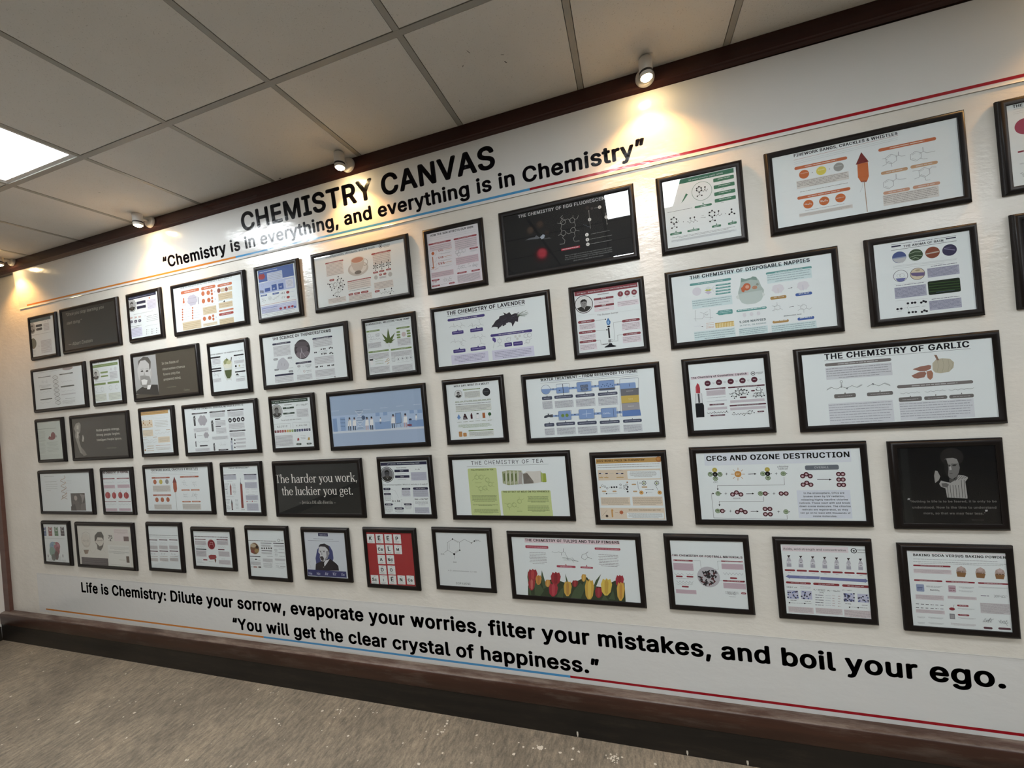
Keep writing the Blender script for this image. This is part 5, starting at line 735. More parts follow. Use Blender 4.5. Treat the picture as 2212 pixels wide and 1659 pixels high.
('l',[158.3,185,202.3,186.1,248,187.9],2.6,'#3c5a2c'),('l',[157.6,194.8,201.6,195.8,247.3,197.5],2.6,'#3c5a2c'),('l',[156.9,204.6,200.8,205.5,246.5,207.1],2.6,'#3c5a2c'),('d',177.2,209.7,231.2,2,'#5a6a8a'),('d',162.5,233.6,243.3,3,'#5a5a70'),('a',155.4,240.7,246.6,273.7,7,'#7b7d92','#a9abbd','j'),('e',57.6,255.8,4,'k'),('e',69.3,255.4,3.9,'k'),('e',90.7,238.4,4,'k'),('e',103.6,238.3,4,'k'),
('e',112.6,238.3,4,'k'),('e',131,241,4,'k'),('e',138.1,236.8,3.9,'k'),('e',144.2,240.3,4,'k'),('e',91.3,273.3,4,'k'),('e',102.8,272.9,3.9,'k'),('e',112.1,273.6,3.9,'k'),('e',130.4,276.1,4,'k'),('e',138.1,271.9,3.9,'k'),('e',144.6,275.5,3.9,'k'),('l',[77.4,255.3,88.2,254.1,91.9,244.6],0.8,'n'),('l',[88.2,254.1,91.3,266.3],0.8,'n'),('d',93.5,254.8,124.1,2,'n'),('d',131.9,255.8,142.5,2,'n'),
('l',[102.8,238.2,113.4,238.4],1.5,'k'),('l',[58.4,255.6,68.5,255.3],1.5,'k'),('d',56.4,263.6,69.4,2,'n'),('l',[54.8,161.1,254.6,166.3],0.4,'n'),('l',[54.1,224,151.1,228.5],0.5,'n'),]),
22:('#141516',[
]),
23:('#c6cfc6',[
('d',-18.2,53.8,226.9,5,'#7d8780'),('a',-14.2,67.8,89.1,154.7,10,'#9aa49c','','j'),('a',-20.2,157.2,77.2,243.1,9,'#9aa49c','','j'),('e',185.3,111.4,27.7,'#7a2c36'),('E',164.1,128.7,41,13.2,'#7a2c36'),('e',141.2,122.5,10.2,'#7a2c36'),('e',222.1,116.9,8.7,'#9aa49c'),('a',101,155.3,238,190.7,4,'#9aa49c','','j'),('a',98.5,192.1,237.9,234.4,4,'#9aa49c','','j'),
('a',-20.7,250.7,237,285.5,4,'#b0b8b0','','j'),]),
24:('#3e3a34',[
('g',[42.9,36.5,82.9,28.2,99.3,46.9,89.4,89,76,123.8,65.8,158.9,76.8,202.1,95.1,231.3,92.7,266.7,64.8,251.5,45.9,200.8,35,164.6,19.7,128.2,32.3,100.2,18.2,70.8],'#8f8a80'),('g',[52.1,51.3,74.6,49,70.5,80.8,48.8,76.1],'#b8b2a8'),('g',[52.1,94.1,69.9,102.2,56.6,144.3,40,143.5],'#c0bab0'),('g',[112,118.6,125.8,147.6,111.2,175.3,97.9,167.6],'#b4aea4'),
('g',[81.4,209.5,116.1,239.3,139.2,272,100.1,277.7,82.3,245],'#7c776e'),('g',[63.7,116.1,111.3,90.2,109.9,33.3,135.3,91.5,118.6,118.9,84.2,145.6],'#3a3732'),('t',268,105.6,251.1,0,'Noble people energy.','#d2ccc0','b'),('t',263.7,139.2,256.2,0,'Strong people forgive.','#d2ccc0','b'),('t',262.5,174.6,271,0,'Intelligent People Ignore.','#d2ccc0','b'),
('t',346.9,235.6,121.9,0,'— Albert Einstein','#8a857a',''),]),
25:('w',[
('r',-15.8,1.8,265.9,25.9,'#c49a58'),('d',-3.9,14.8,239.8,4,'#8a6428'),('l',[-15.8,33.8,264.5,37.5],0.6,'n'),('l',[-17.1,43.7,235.9,46.6],0.6,'n'),('l',[-18.3,53.6,264.2,54.9],0.6,'n'),('r',-6.6,61,106.9,110.6,'#e0d0b4'),('e',18.2,79.1,5.9,'#a8782c'),('l',[2.4,90.1,18.2,79.1,31.1,91.8],1,'#a8782c'),('l',[18.2,79.1,20.3,62.6],1,'#a8782c'),('e',0.3,91.3,4.6,'#a8782c'),('e',33,91.9,4.6,'#a8782c'),
('e',20.3,62,4,'#6a5a3c'),('e',78.3,80.7,5.9,'#a8782c'),('l',[62.7,91.6,78.3,80.7,91,93.3],1,'#a8782c'),('l',[78.3,80.7,80.3,64.3],1,'#a8782c'),('e',60.7,92.8,4.6,'#a8782c'),('e',92.9,93.4,4.6,'#a8782c'),('e',80.4,63.7,3.9,'#6a5a3c'),('d',4,109,92.8,4,'#b48838'),('a',126.5,65.8,259.6,116,5,'#aaa08e','','j'),('a',4.5,128.1,101.6,169.5,5,'#aaa08e','#e0d0b4','j'),('d',124.7,134,174.5,3,'#a8782c'),
('d',232.3,135.1,266.7,5,'#a8782c'),('z',124.8,157.5,264.4,151.8,8,10.4,'#8a7a5c',0),('d',-1.6,176.9,37,3,'#a8782c'),('d',98.4,179.2,136.4,4,'#a8782c'),('d',-3.6,193.6,44.5,3,'#a8782c'),('z',48.1,203.1,139.1,194.2,5,9.2,'#8a7a5c',0),('z',-1.3,214.1,132.2,212.3,6,6.6,'#8a7a5c',0),('r',147.3,180.3,259,219.3,'#e0d0b4'),('a',152.3,185.1,256.7,216,5,'#aaa08e','','j'),
('d',119.7,237.6,258.7,4,'#b4704c'),('a',118.3,249,259.2,271,3,'#aaa08e','','j'),('d',34.1,238.4,102.7,4,'#b48838'),('d',32.3,253.4,100.9,4,'#b48838'),('d',30.3,269.2,99,4,'#b48838'),('e',11.8,264.5,6.6,'#a8782c'),]),
26:('w',[
('t',66,13.2,443.2,0,'TEAR GAS: CHEMISTRY, DISPERSAL METHODS & EFFECTS','#3e3e40','b'),('p',63.3,33.7,201.1,41.7,'k','w'),('p',220.8,33.1,356.6,41.1,'k','w'),('p',373.1,32.5,509.5,40.5,'k','w'),('q',74.3,57.1,91.7,116.1,'#4a4c4e',2),('r',78.7,51.1,92.4,58.3,'#4a4c4e'),('r',73.3,65.9,96.7,73.6,'#8a8c8e'),('q',226.9,96,244.5,160.7,'#4a4c4e',2),('r',231.4,90.1,245.6,97.1,'#4a4c4e'),
('r',225.9,104.6,250.1,112.2,'#8a8c8e'),('q',73.4,168.6,82.1,197.3,'#4a4c4e',2),('r',75.9,162.4,82.4,169,'#4a4c4e'),('r',72.3,177.3,83.7,184.2,'#8a8c8e'),('q',72.3,222,80.8,252.6,'#4a4c4e',2),('r',74.8,215.9,81.3,222.5,'#4a4c4e'),('r',71.2,230.8,82.6,237.6,'#8a8c8e'),('q',228.5,241.5,241.8,285.3,'#4a4c4e',2),('r',231.9,235.5,242.2,242.1,'#4a4c4e'),('r',227.5,250.1,245,257.1,'#8a8c8e'),
('e',178.7,86.8,16.1,'#a9a6ac'),('e',164.6,102.9,16.1,'#a9a6ac'),('e',140.3,101.3,16.2,'#a9a6ac'),('e',130.3,83.7,16.2,'#a9a6ac'),('e',144.6,67.8,16.2,'#a9a6ac'),('e',168.9,69.5,16,'#a9a6ac'),('e',154.5,85.4,22.6,'#a9a6ac'),('e',189.5,182.6,9.2,'#a9a6ac'),('e',181.4,191.9,9.3,'#a9a6ac'),('e',167.4,191.2,9.3,'#a9a6ac'),('e',161.7,181.1,9.3,'#a9a6ac'),('e',169.9,171.9,9.2,'#a9a6ac'),
('e',183.8,172.7,9.3,'#a9a6ac'),('e',175.6,181.9,13,'#a9a6ac'),('a',69.7,133.7,198.9,156.4,3,'n','g','j'),('d',96,181.9,141.6,4,'G'),('z',95.5,223.1,194,220.1,6,6.2,'n',0),('p',109.6,244.4,179.9,252.4,'k',''),('a',69,264.7,194.9,284.7,3,'n','g','j'),('a',223.7,44.4,349.8,71.1,4,'n','g','j'),('p',262.3,81.4,309.7,89.4,'k',''),('p',262.8,127,308.6,135,'k',''),
('a',264.8,94,349.8,127.8,4,'n','g','j'),('a',265.9,141.5,350.7,176.7,4,'n','g','j'),('a',226.3,195,360.3,213.8,4,'n','g','j'),('a',375.4,47.1,504.7,76.8,4,'n','g','j'),('e',389.7,98.5,14.5,'k'),('g',[381.9,103.5,390.6,91.3,396.4,103.8],'w'),('e',426,98.3,14.4,'k'),('g',[418.2,103.3,426.8,91.1,432.6,103.6],'w'),('e',460.3,98.1,14.4,'k'),('g',[452.6,103,461.2,90.9,466.9,103.3],'w'),
('e',495.2,97.8,14.3,'k'),('g',[487.6,102.7,496,90.7,501.7,103],'w'),('a',376.7,120.3,503.8,154.7,4,'n','g','j'),('p',376,163,509.6,171,'k','w'),('a',376.6,178.1,501.3,204.4,4,'n','g','j'),('z',282.4,250,339.9,249.5,6,8.6,'n',0),('l',[297.5,226.1,295.1,247.5],0.8,'n'),('l',[332,226.5,329.4,249],0.8,'n'),('p',269.2,277.4,353,285.4,'k','w'),('q',377.5,226.8,393.9,288.2,'#9aa2b0',4),
('r',384.2,210.7,393.8,225.7,'k'),('r',375.7,241.9,397.7,255,'#c4c9d2'),('e',414.8,224.3,5.4,'k'),('a',426.9,216.4,506.5,227.4,2,'n','g','j'),('e',412.4,246,5.5,'k'),('a',424.5,238,504.1,248.8,2,'n','g','j'),('e',409.6,270.1,5.4,'k'),('a',421.7,262.1,501.4,272.7,2,'n','g','j'),]),
27:('w',[
('r',-0.9,3.3,270,22,'#33473a'),('t',11.3,14.2,245.5,0,'9ᵗʰ January - Søren Sørensen’s birthday (1868) & the pH scale','w','b'),('f',33.5,68.1,40.4,'k',0,'#9a9a96','#6a6a68'),('t',95.7,35.6,54.5,0,'Søren Sørensen','k','b'),('q',81.4,47,165.7,57.6,'#33473a',3),('q',80.8,79.4,166.5,89.7,'#33473a',3),('t',108.2,55,25.5,0,'Born','w',''),('t',108.4,86.1,25.5,0,'Died','w',''),
('d',92.6,64.9,154.1,2,'n'),('d',94.5,101,155.2,2,'n'),('t',182.9,44.2,86.7,0,'pH = −log₁₀[H⁺]','#55585a',''),('a',182.7,65.6,266,110.9,6,'n','g','j'),('t',60.1,126.7,151.6,0,'The pH scale and what it means','#4a4c4e',''),('l',[1.4,143.5,127.4,144.5],0.7,'k'),('l',[145.6,143.3,270.7,145.1],0.7,'k'),('l',[1.4,143.5,0.9,175.5],0.7,'k'),('l',[127.4,144.5,127.8,173.9],0.7,'k'),
('l',[145.6,143.3,145.9,173.1],0.7,'k'),('l',[270.7,145.1,271.2,179],0.7,'k'),('t',26.4,165.8,77.1,0,'A C I D I C','k',''),('t',169.6,165.4,80.2,0,'A L K A L I N E','k',''),('q',3.2,181.5,17.9,196.3,'#6a2a30',2),('d',8.3,188.9,12.8,2.2,'#e0e0e0'),('q',21.9,181.6,36.5,196.3,'#7c2a34',2),('d',27,189,31.4,2.2,'#e0e0e0'),('q',40.5,181.6,55.1,196.3,'#a03038',2),('d',45.6,189,50,2.2,'#e0e0e0'),
('q',59,181.7,73.5,196.4,'#a83a30',2),('d',64.1,189,68.5,2.2,'#e0e0e0'),('q',77.5,181.8,91.9,196.4,'#b8562c',2),('d',82.5,189.1,86.9,2.2,'#e0e0e0'),('q',95.8,181.9,110.2,196.5,'#c89a3c',2),('d',100.8,189.2,105.2,2.2,'#e0e0e0'),('q',114.1,181.9,128.4,196.5,'#a8a848',2),('d',119.1,189.2,123.4,2.2,'#e0e0e0'),('q',132.3,182,146.5,196.6,'#7a9a4c',2),('d',137.3,189.3,141.6,2.2,'#e0e0e0'),
('q',150.4,182.1,164.6,196.6,'#33584a',2),('d',155.4,189.4,159.6,2.2,'#e0e0e0'),('q',168.4,182.2,182.6,196.6,'#34405c',2),('d',173.4,189.4,177.6,2.2,'#e0e0e0'),('q',186.4,182.2,200.4,196.7,'#34406a',2),('d',191.3,189.4,195.5,2.2,'#e0e0e0'),('q',204.3,182.3,218.3,196.7,'#34386a',2),('d',209.2,189.5,213.4,2.2,'#e0e0e0'),('q',222.1,182.4,236,196.8,'#34345c',2),('d',226.9,189.6,231.1,2.2,'#e0e0e0'),
('q',239.8,182.5,253.7,196.8,'#3a3058',2),('d',244.6,189.6,248.8,2.2,'#e0e0e0'),('q',257.4,182.5,271.2,196.8,'#2c2c48',2),('d',262.3,189.7,266.4,2.2,'#e0e0e0'),('a',6.3,213.7,136,277.6,9,'#8a8d90','g','j'),('g',[170.6,236.2,182.1,234.5,183.4,249.4,167.5,250.9],'#a83c3c'),('g',[248.4,235.4,259.7,233.7,260.8,249.6,243.9,251.1],'#b8923c'),('a',194.5,219.1,234,244.9,3,'n','','j'),
('p',158.8,265.4,196.1,276.2,'#33473a','w'),('p',233.8,266.5,270.5,276,'#33473a','w'),]),
28:('#9db3cf',[
('r',-12.6,114.6,600.6,205.9,'#a9c1de'),('r',-0.6,201.8,596.8,211.5,'#c4d0de'),('g',[-0.9,204.9,594,206.7,594.4,216,-0.4,214.3],'#cdd6e0'),('g',[-1.9,214.2,595.7,216.1,592.6,286.5,-0.8,289.3],'#a2b6d2'),('r',8.7,128.5,36.9,203.7,'#7d9cc8'),('r',60.1,125.5,92.9,201.8,'#86a5d0'),('r',64.3,135.1,68.3,139.7,'#3c5680'),('r',72.4,135.6,76.4,140.2,'#3c5680'),('r',80.6,136.1,84.5,140.7,'#3c5680'),
('r',88.7,136.6,92.6,141.2,'#3c5680'),('r',62.3,153.6,66.3,158.2,'#3c5680'),('r',70.5,154.1,74.5,158.6,'#3c5680'),('r',78.6,154.5,82.6,159.1,'#3c5680'),('r',86.7,155,90.7,159.6,'#3c5680'),('r',60.4,172.1,64.4,176.7,'#3c5680'),('r',68.5,172.6,72.5,177.1,'#3c5680'),('r',76.7,173,80.7,177.6,'#3c5680'),('r',84.8,173.5,88.8,178,'#3c5680'),('r',287.8,165.2,387.8,205.7,'#86a5d0'),
('r',499.5,167.9,587.8,204.1,'#7d9cc8'),('r',296.7,113.4,322.7,133.1,'#86a5d0'),('r',345.5,113.6,371.3,132.1,'#86a5d0'),('r',510.2,114.2,536.2,132.3,'#86a5d0'),('r',557.6,115.1,585.2,132.6,'#86a5d0'),('d',4.2,85,56.8,3,'#ccd8e6'),('d',221,90.6,270.8,3,'#ccd8e6'),('d',328.5,90.2,376.8,3,'#ccd8e6'),('d',430.5,87.3,477.6,3,'#ccd8e6'),('d',537.5,86.2,583.3,3,'#ccd8e6'),
('d',165.2,93.2,217.1,2.4,'#33405c'),('d',167.2,100.1,215,2.4,'#dfe4ee'),('d',172.8,107,209.4,2.4,'#55658a'),('d',181,114,201.1,2.4,'#dfe4ee'),('d',185.7,120.8,196.4,2.4,'#55658a'),('d',176.5,127.8,205.4,2.4,'#dfe4ee'),('d',169.4,134.6,212.4,2.4,'#55658a'),('d',165.4,141.6,216.2,2.4,'#dfe4ee'),('d',165.4,148.6,216.2,2.4,'#33405c'),('d',169.2,155.4,212.3,2.4,'#dfe4ee'),
('d',176.3,162.4,205.2,2.4,'#55658a'),('d',185.4,169.3,196.1,2.4,'#dfe4ee'),('d',180.6,176.2,200.7,2.4,'#55658a'),('d',172.3,183.1,208.9,2.4,'#dfe4ee'),('d',166.6,190,214.5,2.4,'#55658a'),('d',164.6,197,216.4,2.4,'#33405c'),
('l',[215.4,95.7,214.6,100,212.1,104.2,208.3,108.2,203.2,112.2,197.3,116.1,191,120,184.6,123.9,178.7,127.9,173.6,131.9,169.7,136,167.2,140.2,166.3,144.5,167.1,148.9,169.6,153.3,173.4,157.9,178.5,162.5,184.3,167.2,190.6,171.9,196.9,176.6,202.7,181.3,207.7,185.9,211.6,190.4,214,194.8,214.8,199.2],1.6,'#dfe4ee'),
('l',[166.7,92.4,167.5,96.8,169.9,101.3,173.8,105.9,178.8,110.6,184.7,115.3,191,120,197.2,124.8,203.1,129.5,208.1,134.1,211.9,138.7,214.3,143.1,215.1,147.5,214.2,151.7,211.8,155.9,207.9,160,202.9,164,197,168,190.6,171.9,184.3,175.9,178.4,179.9,173.3,183.9,169.3,188,166.9,192.2,166,196.5],1.6,'#dfe4ee'),('l',[233,147.4,238,168.3],2.6,'#2c3a58'),('e',217.1,135.4,11.5,'#2c3a58'),
('e',217.1,135.4,9,'#7ca0d0'),('g',[145.2,146.2,165.3,145.9,164.9,178.1,139.9,178.2],'#e9edf2'),('e',156.1,138.5,5.7,'#c89a86'),('e',155.7,134.6,5.3,'#22283a'),('r',143,176.8,148.5,201.7,'#22283a'),('r',155,177.5,160.4,202.3,'#22283a'),('g',[112.7,145.1,133.7,144.8,133.3,178.4,107.1,178.5],'#e9edf2'),('e',124,137,6,'#c89a86'),('e',123.7,133,5.5,'#22283a'),('r',110.4,177.1,116.1,203,'#22283a'),
('r',122.9,177.8,128.6,203.7,'#22283a'),('g',[228.7,149.5,248.3,149.2,248,181,223.4,181.1],'#e9edf2'),('e',239.3,141.8,5.7,'#c89a86'),('e',239,138,5.3,'#22283a'),('r',226.5,179.8,231.8,204.4,'#d8b0a8'),('r',238.2,180.5,243.5,205,'#d8b0a8'),('g',[258.4,148.8,278.3,148.5,278,181,253.1,181.1],'#e9edf2'),('e',269.2,141,5.8,'#c89a86'),('e',268.9,137.1,5.4,'#22283a'),
('r',256.2,179.7,261.6,204.8,'#22283a'),('r',268.1,180.4,273.5,205.4,'#22283a'),('g',[396.1,145.4,416.3,145.1,416,178.7,390.6,178.8],'#e9edf2'),('e',407,137.3,6,'#c89a86'),('e',406.8,133.3,5.6,'#22283a'),('r',393.8,177.4,399.3,203.4,'#22283a'),('r',405.9,178.1,411.4,204.1,'#22283a'),('g',[471.8,146.1,491.7,145.8,491.3,179.1,466.5,179.2],'#e9edf2'),('e',482.5,138.1,5.9,'#c89a86'),
('e',482.3,134.1,5.5,'#22283a'),('r',469.6,177.8,475,203.5,'#c8a0a0'),('r',481.5,178.5,486.8,204.2,'#c8a0a0'),('l',[116.2,141.4,119.7,178.6],2,'#22283a'),('g',[321.3,149.1,330.5,149,330.3,164.1,318.8,164.1],'#e9edf2'),('e',326.3,145.5,2.6,'#c89a86'),('e',325.8,143.6,2.5,'#22283a'),('r',320.3,163.4,322.8,175.1,'#22283a'),('r',325.8,163.8,328.3,175.4,'#22283a'),
('g',[543.7,145.5,552.3,145.3,552.2,160,541.4,160],'#e9edf2'),('e',548.4,141.9,2.6,'#c89a86'),('e',547.9,140.2,2.5,'#22283a'),('r',542.7,159.4,545.1,170.7,'#e9edf2'),('r',547.9,159.7,550.2,171.1,'#e9edf2'),('q',423.3,124.8,452.7,181,'#7ca0d0',3),('l',[423.3,124.8,455.8,124,454.3,178.7,418.9,181.4,423.3,124.8],1.8,'#2c3a58'),('l',[428.3,181.9,420.8,202.8],1.2,'#2c3a58'),
('l',[445.9,181.8,450.6,202.1],1.2,'#2c3a58'),('r',489.5,187.9,516.3,198.8,'#8a4a5c'),('g',[500.4,159.2,517.1,157.9,519.5,167.4,503.5,168.2],'#2c3a58'),('z',343.8,164.4,378.5,162.3,6,4.8,'#e9edf2',0),]),
29:('w',[
('t',43.7,16.6,192,0,'MOLE DAY: WHAT IS A MOLE?','k','b'),('p',92.5,31.5,186.7,37.1,'v','w'),('d',98.5,32.8,182.5,2.2,'w'),('f',64.7,53.9,20.1,'#6a6a68',0,'#d0d2d0','#8a8a88'),('e',218.6,54.7,20.7,'#26262a'),('e',217,52.9,16.4,'#34363a'),('d',203.9,53,230.6,2,'#7a7a80'),('a',100.2,46.1,182.9,76.6,6,'n','#d2d6ce','j'),('t',43.3,97.6,194.6,0,'602,214,076,000,000,000,000,000','#7c8a52','b'),
('t',42.2,109,196.3,0,'THE NUMBER OF ATOMS, MOLECULES OR FORMULA UNITS IN A MOLE','k','b'),('a',44.7,114.9,236.8,139.6,4,'n','#d2d6ce','j'),('d',42,144,236.3,3.4,'v'),('g',[56,156.7,45.7,174.1,54.4,185.9,66.4,175.4],'#6a92c8'),('g',[82.5,166.3,97.8,165.1,104.8,186.2,78.8,186.3],'#3c2226'),('e',90.8,161.8,5,'#3c2226'),('q',121,162.1,132,185.1,'#4c2028',2),('r',125.2,155.7,130.6,162.8,'#4c2028'),
('q',152.1,163.1,165.4,185,'#e9edea',2),('r',155,157.7,166.3,164,'#3c3c3c'),('l',[150.1,184,152.1,163.1,167.5,163,166,185,150.1,184],0.6,'n'),('q',186.4,158.1,200.9,185,'#b0602c',2),('e',225.5,166.8,8.7,'#2f5c34'),('l',[224.6,175.5,224.4,184.3],1,'k'),('t',85.7,183.2,11.6,0,'H₂','w',''),('d',44.6,198.2,67.9,3,'#6a7048'),('d',78.8,198,101.9,3,'#6a7048'),('d',112.8,197.8,135.6,3,'#6a7048'),
('d',146.4,197.6,169,3,'#6a7048'),('d',179.6,197.4,202.1,3,'#6a7048'),('d',212.6,197.2,234.8,3,'#6a7048'),('a',49.5,211,231.1,229.7,4,'v','','j'),('p',102.1,243.2,238.3,248.2,'v','w'),('a',106.2,253.3,236.8,273.9,4,'n','#d2d6ce','j'),('q',47.3,246.3,66.6,273.7,'#c0894c',4),('q',71,254.3,90.9,273.8,'#c0894c',4),('d',49.2,251.9,66.3,2,'#9a6a34'),]),
30:('w',[
('t',71.9,15,448.5,0,'WATER TREATMENT – FROM RESERVOIR TO HOME','k','b'),('l',[71.5,17.6,520.7,21.9],0.9,'u'),('l',[70.8,24.9,520.7,30.6],1.4,'#8a9098'),('g',[112.2,54.8,440.8,58.4,440,67.1,206,66.7,113.5,63],'#7e9ccc'),('g',[118.8,182.3,435.3,183.7,436.1,195.3,118,191.1],'#7e9ccc'),('e',94.6,57.7,22.5,'#d9e2e8'),
('g',[73,54.3,117.4,55.2,113.9,67,106.1,76.5,93.4,80.3,81.3,76.5,74.1,65.8],'#7e9ccc'),('o',94.6,57.7,22.5,1.4,'#3c4c68'),('q',146.9,35.6,205.5,80.6,'#d9e2e8',5),('q',145.4,52.4,205.5,80.6,'#7e9ccc',5),('l',[146.6,38.8,149.3,36.6,207.1,36.9,209.2,39.5,208.1,78.4,205.5,80.6,147.7,80.6,145.4,78.9,146.6,38.8],1.2,'#3c4c68'),('q',244.4,35.5,310.3,82.1,'#d9e2e8',5),
('q',244.3,37.1,310.3,82.1,'#7e9ccc',5),('l',[244.1,38.6,246.7,36.5,312,37.6,314.1,40.1,312.8,79.9,310.3,82.1,245,81.4,242.8,79.6,244.1,38.6],1.2,'#3c4c68'),('q',345.7,37.5,414.4,84.1,'#d9e2e8',5),('q',345.6,39.1,414.4,84.1,'#7e9ccc',5),('l',[345.5,40.6,347.9,38.5,416,40,418.1,42.5,416.8,82,414.4,84.1,346.2,83.1,344.1,81.4,345.5,40.6],1.2,'#3c4c68'),('q',440.9,36.5,507.4,207.6,'#d9e2e8',5),
('q',439,58.2,507.4,207.6,'#7e9ccc',5),('l',[440.6,39.5,443,37.5,519.9,40,521.8,42.4,509.7,205.5,507.4,207.6,430.2,207.2,428.2,205.5,440.6,39.5],1.2,'#3c4c68'),('q',145.6,164.8,204.2,208.5,'#d9e2e8',5),('q',145.5,166.4,204.2,208.5,'#7e9ccc',5),('l',[145.4,168,148,165.7,205.8,164.9,208,167.4,206.8,206.3,204.2,208.5,146.4,209.7,144.1,208,145.4,168],1.2,'#3c4c68'),
('q',242.7,163.5,311.2,209.7,'#d9e2e8',5),('q',242.5,165,311.2,209.7,'#7e9ccc',5),('l',[242.4,166.6,245,164.4,312.9,164.4,315,166.9,313.7,207.5,311.2,209.7,243.2,210.1,241,208.4,242.4,166.6],1.2,'#3c4c68'),('q',344.9,165.9,413.3,209.9,'#d9e2e8',5),('q',344.9,166.7,413.3,209.9,'#7e9ccc',5),
('l',[344.7,169,347.1,166.8,414.9,166.9,416.9,169.4,415.7,207.8,413.3,209.9,345.6,210.3,343.4,208.6,344.7,169],1.2,'#3c4c68'),('l',[178.2,38.4,177.4,82.3],2.4,'k'),('g',[440.3,84.4,518.2,84.1,516.8,116.6,439.6,114.2],'#6e6f74'),('g',[439.5,115,516.8,116.6,516.1,149.5,438.7,149.4],'#c8ac4a'),('g',[438.6,150.2,516,150.6,516.1,181.7,437.9,183.1],'#9c9a9e'),
('g',[437.8,183.9,516.8,182.5,518.7,210.2,438.6,209.2],'#5d80bc'),('t',464.9,98,29.3,0,'Anthracite','#c8c8c8',''),('t',470.8,134.6,17.7,0,'Sand','#ece0b0',''),('t',466,167.4,24.7,0,'Gravel','#d8d8d8',''),('q',259.7,49.5,295.8,63.6,'#5a6880',4),('q',260.2,64.5,295.3,76.9,'#5a6880',4),('t',264.3,57.8,28.2,0,'Al₂(SO₄)₃','#c8d0dc','b'),('t',267.7,72.2,18.8,0,'FeCl₃','#c8d0dc','b'),
('e',355.8,65.6,2.3,'#34507c'),('e',363.1,56.5,2.3,'#34507c'),('e',371.1,63.8,2.3,'#34507c'),('e',383.3,54.4,2.3,'#34507c'),('e',387.9,66.4,2.3,'#34507c'),('e',396.8,58.3,2.3,'#34507c'),('e',406,65.3,2.3,'#34507c'),('e',380,61.9,2.3,'#34507c'),('r',343.6,73.9,415.7,81.6,'#5c5e68'),('t',353.8,193.2,31.2,0,'CaCO₃','#cfdcec','b'),('e',164.9,187.7,8,'#6c8a3a'),('e',185,187.4,7.9,'#6c8a3a'),
('d',171,187.2,179.8,2.5,'#a8bc4c'),('l',[278.3,171.1,277.2,200.5],1.4,'#cfdcec'),('l',[258.2,187.4,299.1,186.2],1.4,'#cfdcec'),('l',[400.4,169.8,399.9,209.1],1.4,'#3c4c68'),('v',125.4,57.9,135.1,57.9,1.6,'k'),('v',155.8,66.5,165.5,66.5,1.6,'k'),('v',220.6,58.8,230.1,58.8,1.6,'k'),('v',323.9,59.8,333.1,59.8,1.6,'k'),('v',425.8,60.1,434.7,60.1,1.6,'k'),('v',137.6,186.7,127.8,186.5,1.6,'k'),
('v',227.6,186.2,218.2,186,1.6,'k'),('v',334.2,188.5,325,188.3,1.6,'k'),('v',430.8,188,421.9,187.8,1.6,'k'),('l',[480.1,63,480.1,75.5],1.4,'k'),('g',[73.4,193.5,75.1,184.3,88.3,180.3,117.2,178.1,117.9,192.3,105.6,192.7,97.7,189.8,82.9,194.1],'#4a4e58'),('r',81.9,173.4,109.8,173.6,'#4a4e58'),('r',93,174.1,98.5,181,'#4a4e58'),('q',71.7,91.1,121.6,107.5,'#4a5064',5),
('d',81.2,99.4,112.2,3.4,'#b4bac6'),('g',[94.6,91.1,100.4,91.2,98.1,84.9],'#4a5064'),('q',132.1,90.7,221.5,105.7,'#4a5064',5),('d',141.5,98.2,212.4,3.4,'#b4bac6'),('g',[175.1,90.1,180.7,90.1,178.4,83.9],'#4a5064'),('q',233.7,93.2,322.7,107.3,'#4a5064',5),('d',242.8,100.3,313.8,3.4,'#b4bac6'),('g',[276.5,92.3,281.9,92.3,279.8,86.2],'#4a5064'),('q',336.9,93.6,425.3,107.7,'#4a5064',5),
('d',345.7,100.7,416.8,3.4,'#b4bac6'),('g',[379.5,92.8,384.8,92.9,382.7,86.9],'#4a5064'),('q',71,220.1,120.4,236.3,'#4a5064',5),('d',80.5,228.2,111,3.4,'#b4bac6'),('g',[93.7,220.1,99.4,220,97.1,213.8],'#4a5064'),('q',130.1,219.2,220,235.3,'#4a5064',5),('d',139.5,227.3,210.9,3.4,'#b4bac6'),('g',[173.3,219.2,178.9,219.1,176.7,213],'#4a5064'),('q',230.8,221.3,320.2,237.2,'#4a5064',5),
('d',239.8,229.2,311.4,3.4,'#b4bac6'),('g',[273.8,221.3,279.3,221.2,277.1,215.2],'#4a5064'),('q',333.7,223.6,423.4,238.2,'#4a5064',5),('d',342.5,231,414.9,3.4,'#b4bac6'),('g',[376.9,223.1,382.2,223,380.1,217.1],'#4a5064'),('q',438,224.5,519.8,238.7,'#4a5064',5),('d',446.5,231.6,511.5,3.4,'#b4bac6'),('g',[477.3,223.9,482.4,223.9,480.3,218],'#4a5064'),
('a',72.5,114.3,119.7,150.9,7,'#8c9098','#c9cdd2','j'),('a',133,116.9,220.3,149.2,6,'#8c9098','#c9cdd2','j'),('a',233.9,116.5,321.5,150.6,6,'#8c9098','#c9cdd2','j'),('a',337.3,114.7,423.2,152.2,6,'#8c9098','#c9cdd2','j'),('a',71.9,246.2,118.3,276.9,6,'#8c9098','#c9cdd2','j'),('a',131.4,245.4,219.3,278.1,6,'#8c9098','#c9cdd2','j'),('a',231.2,247,319.5,279.3,6,'#8c9098','#c9cdd2','j'),
('a',334.5,248.9,420.6,278.8,6,'#8c9098','#c9cdd2','j'),('a',438.7,249.1,518,280.2,6,'#8c9098','#c9cdd2','j'),]),
31:('w',[
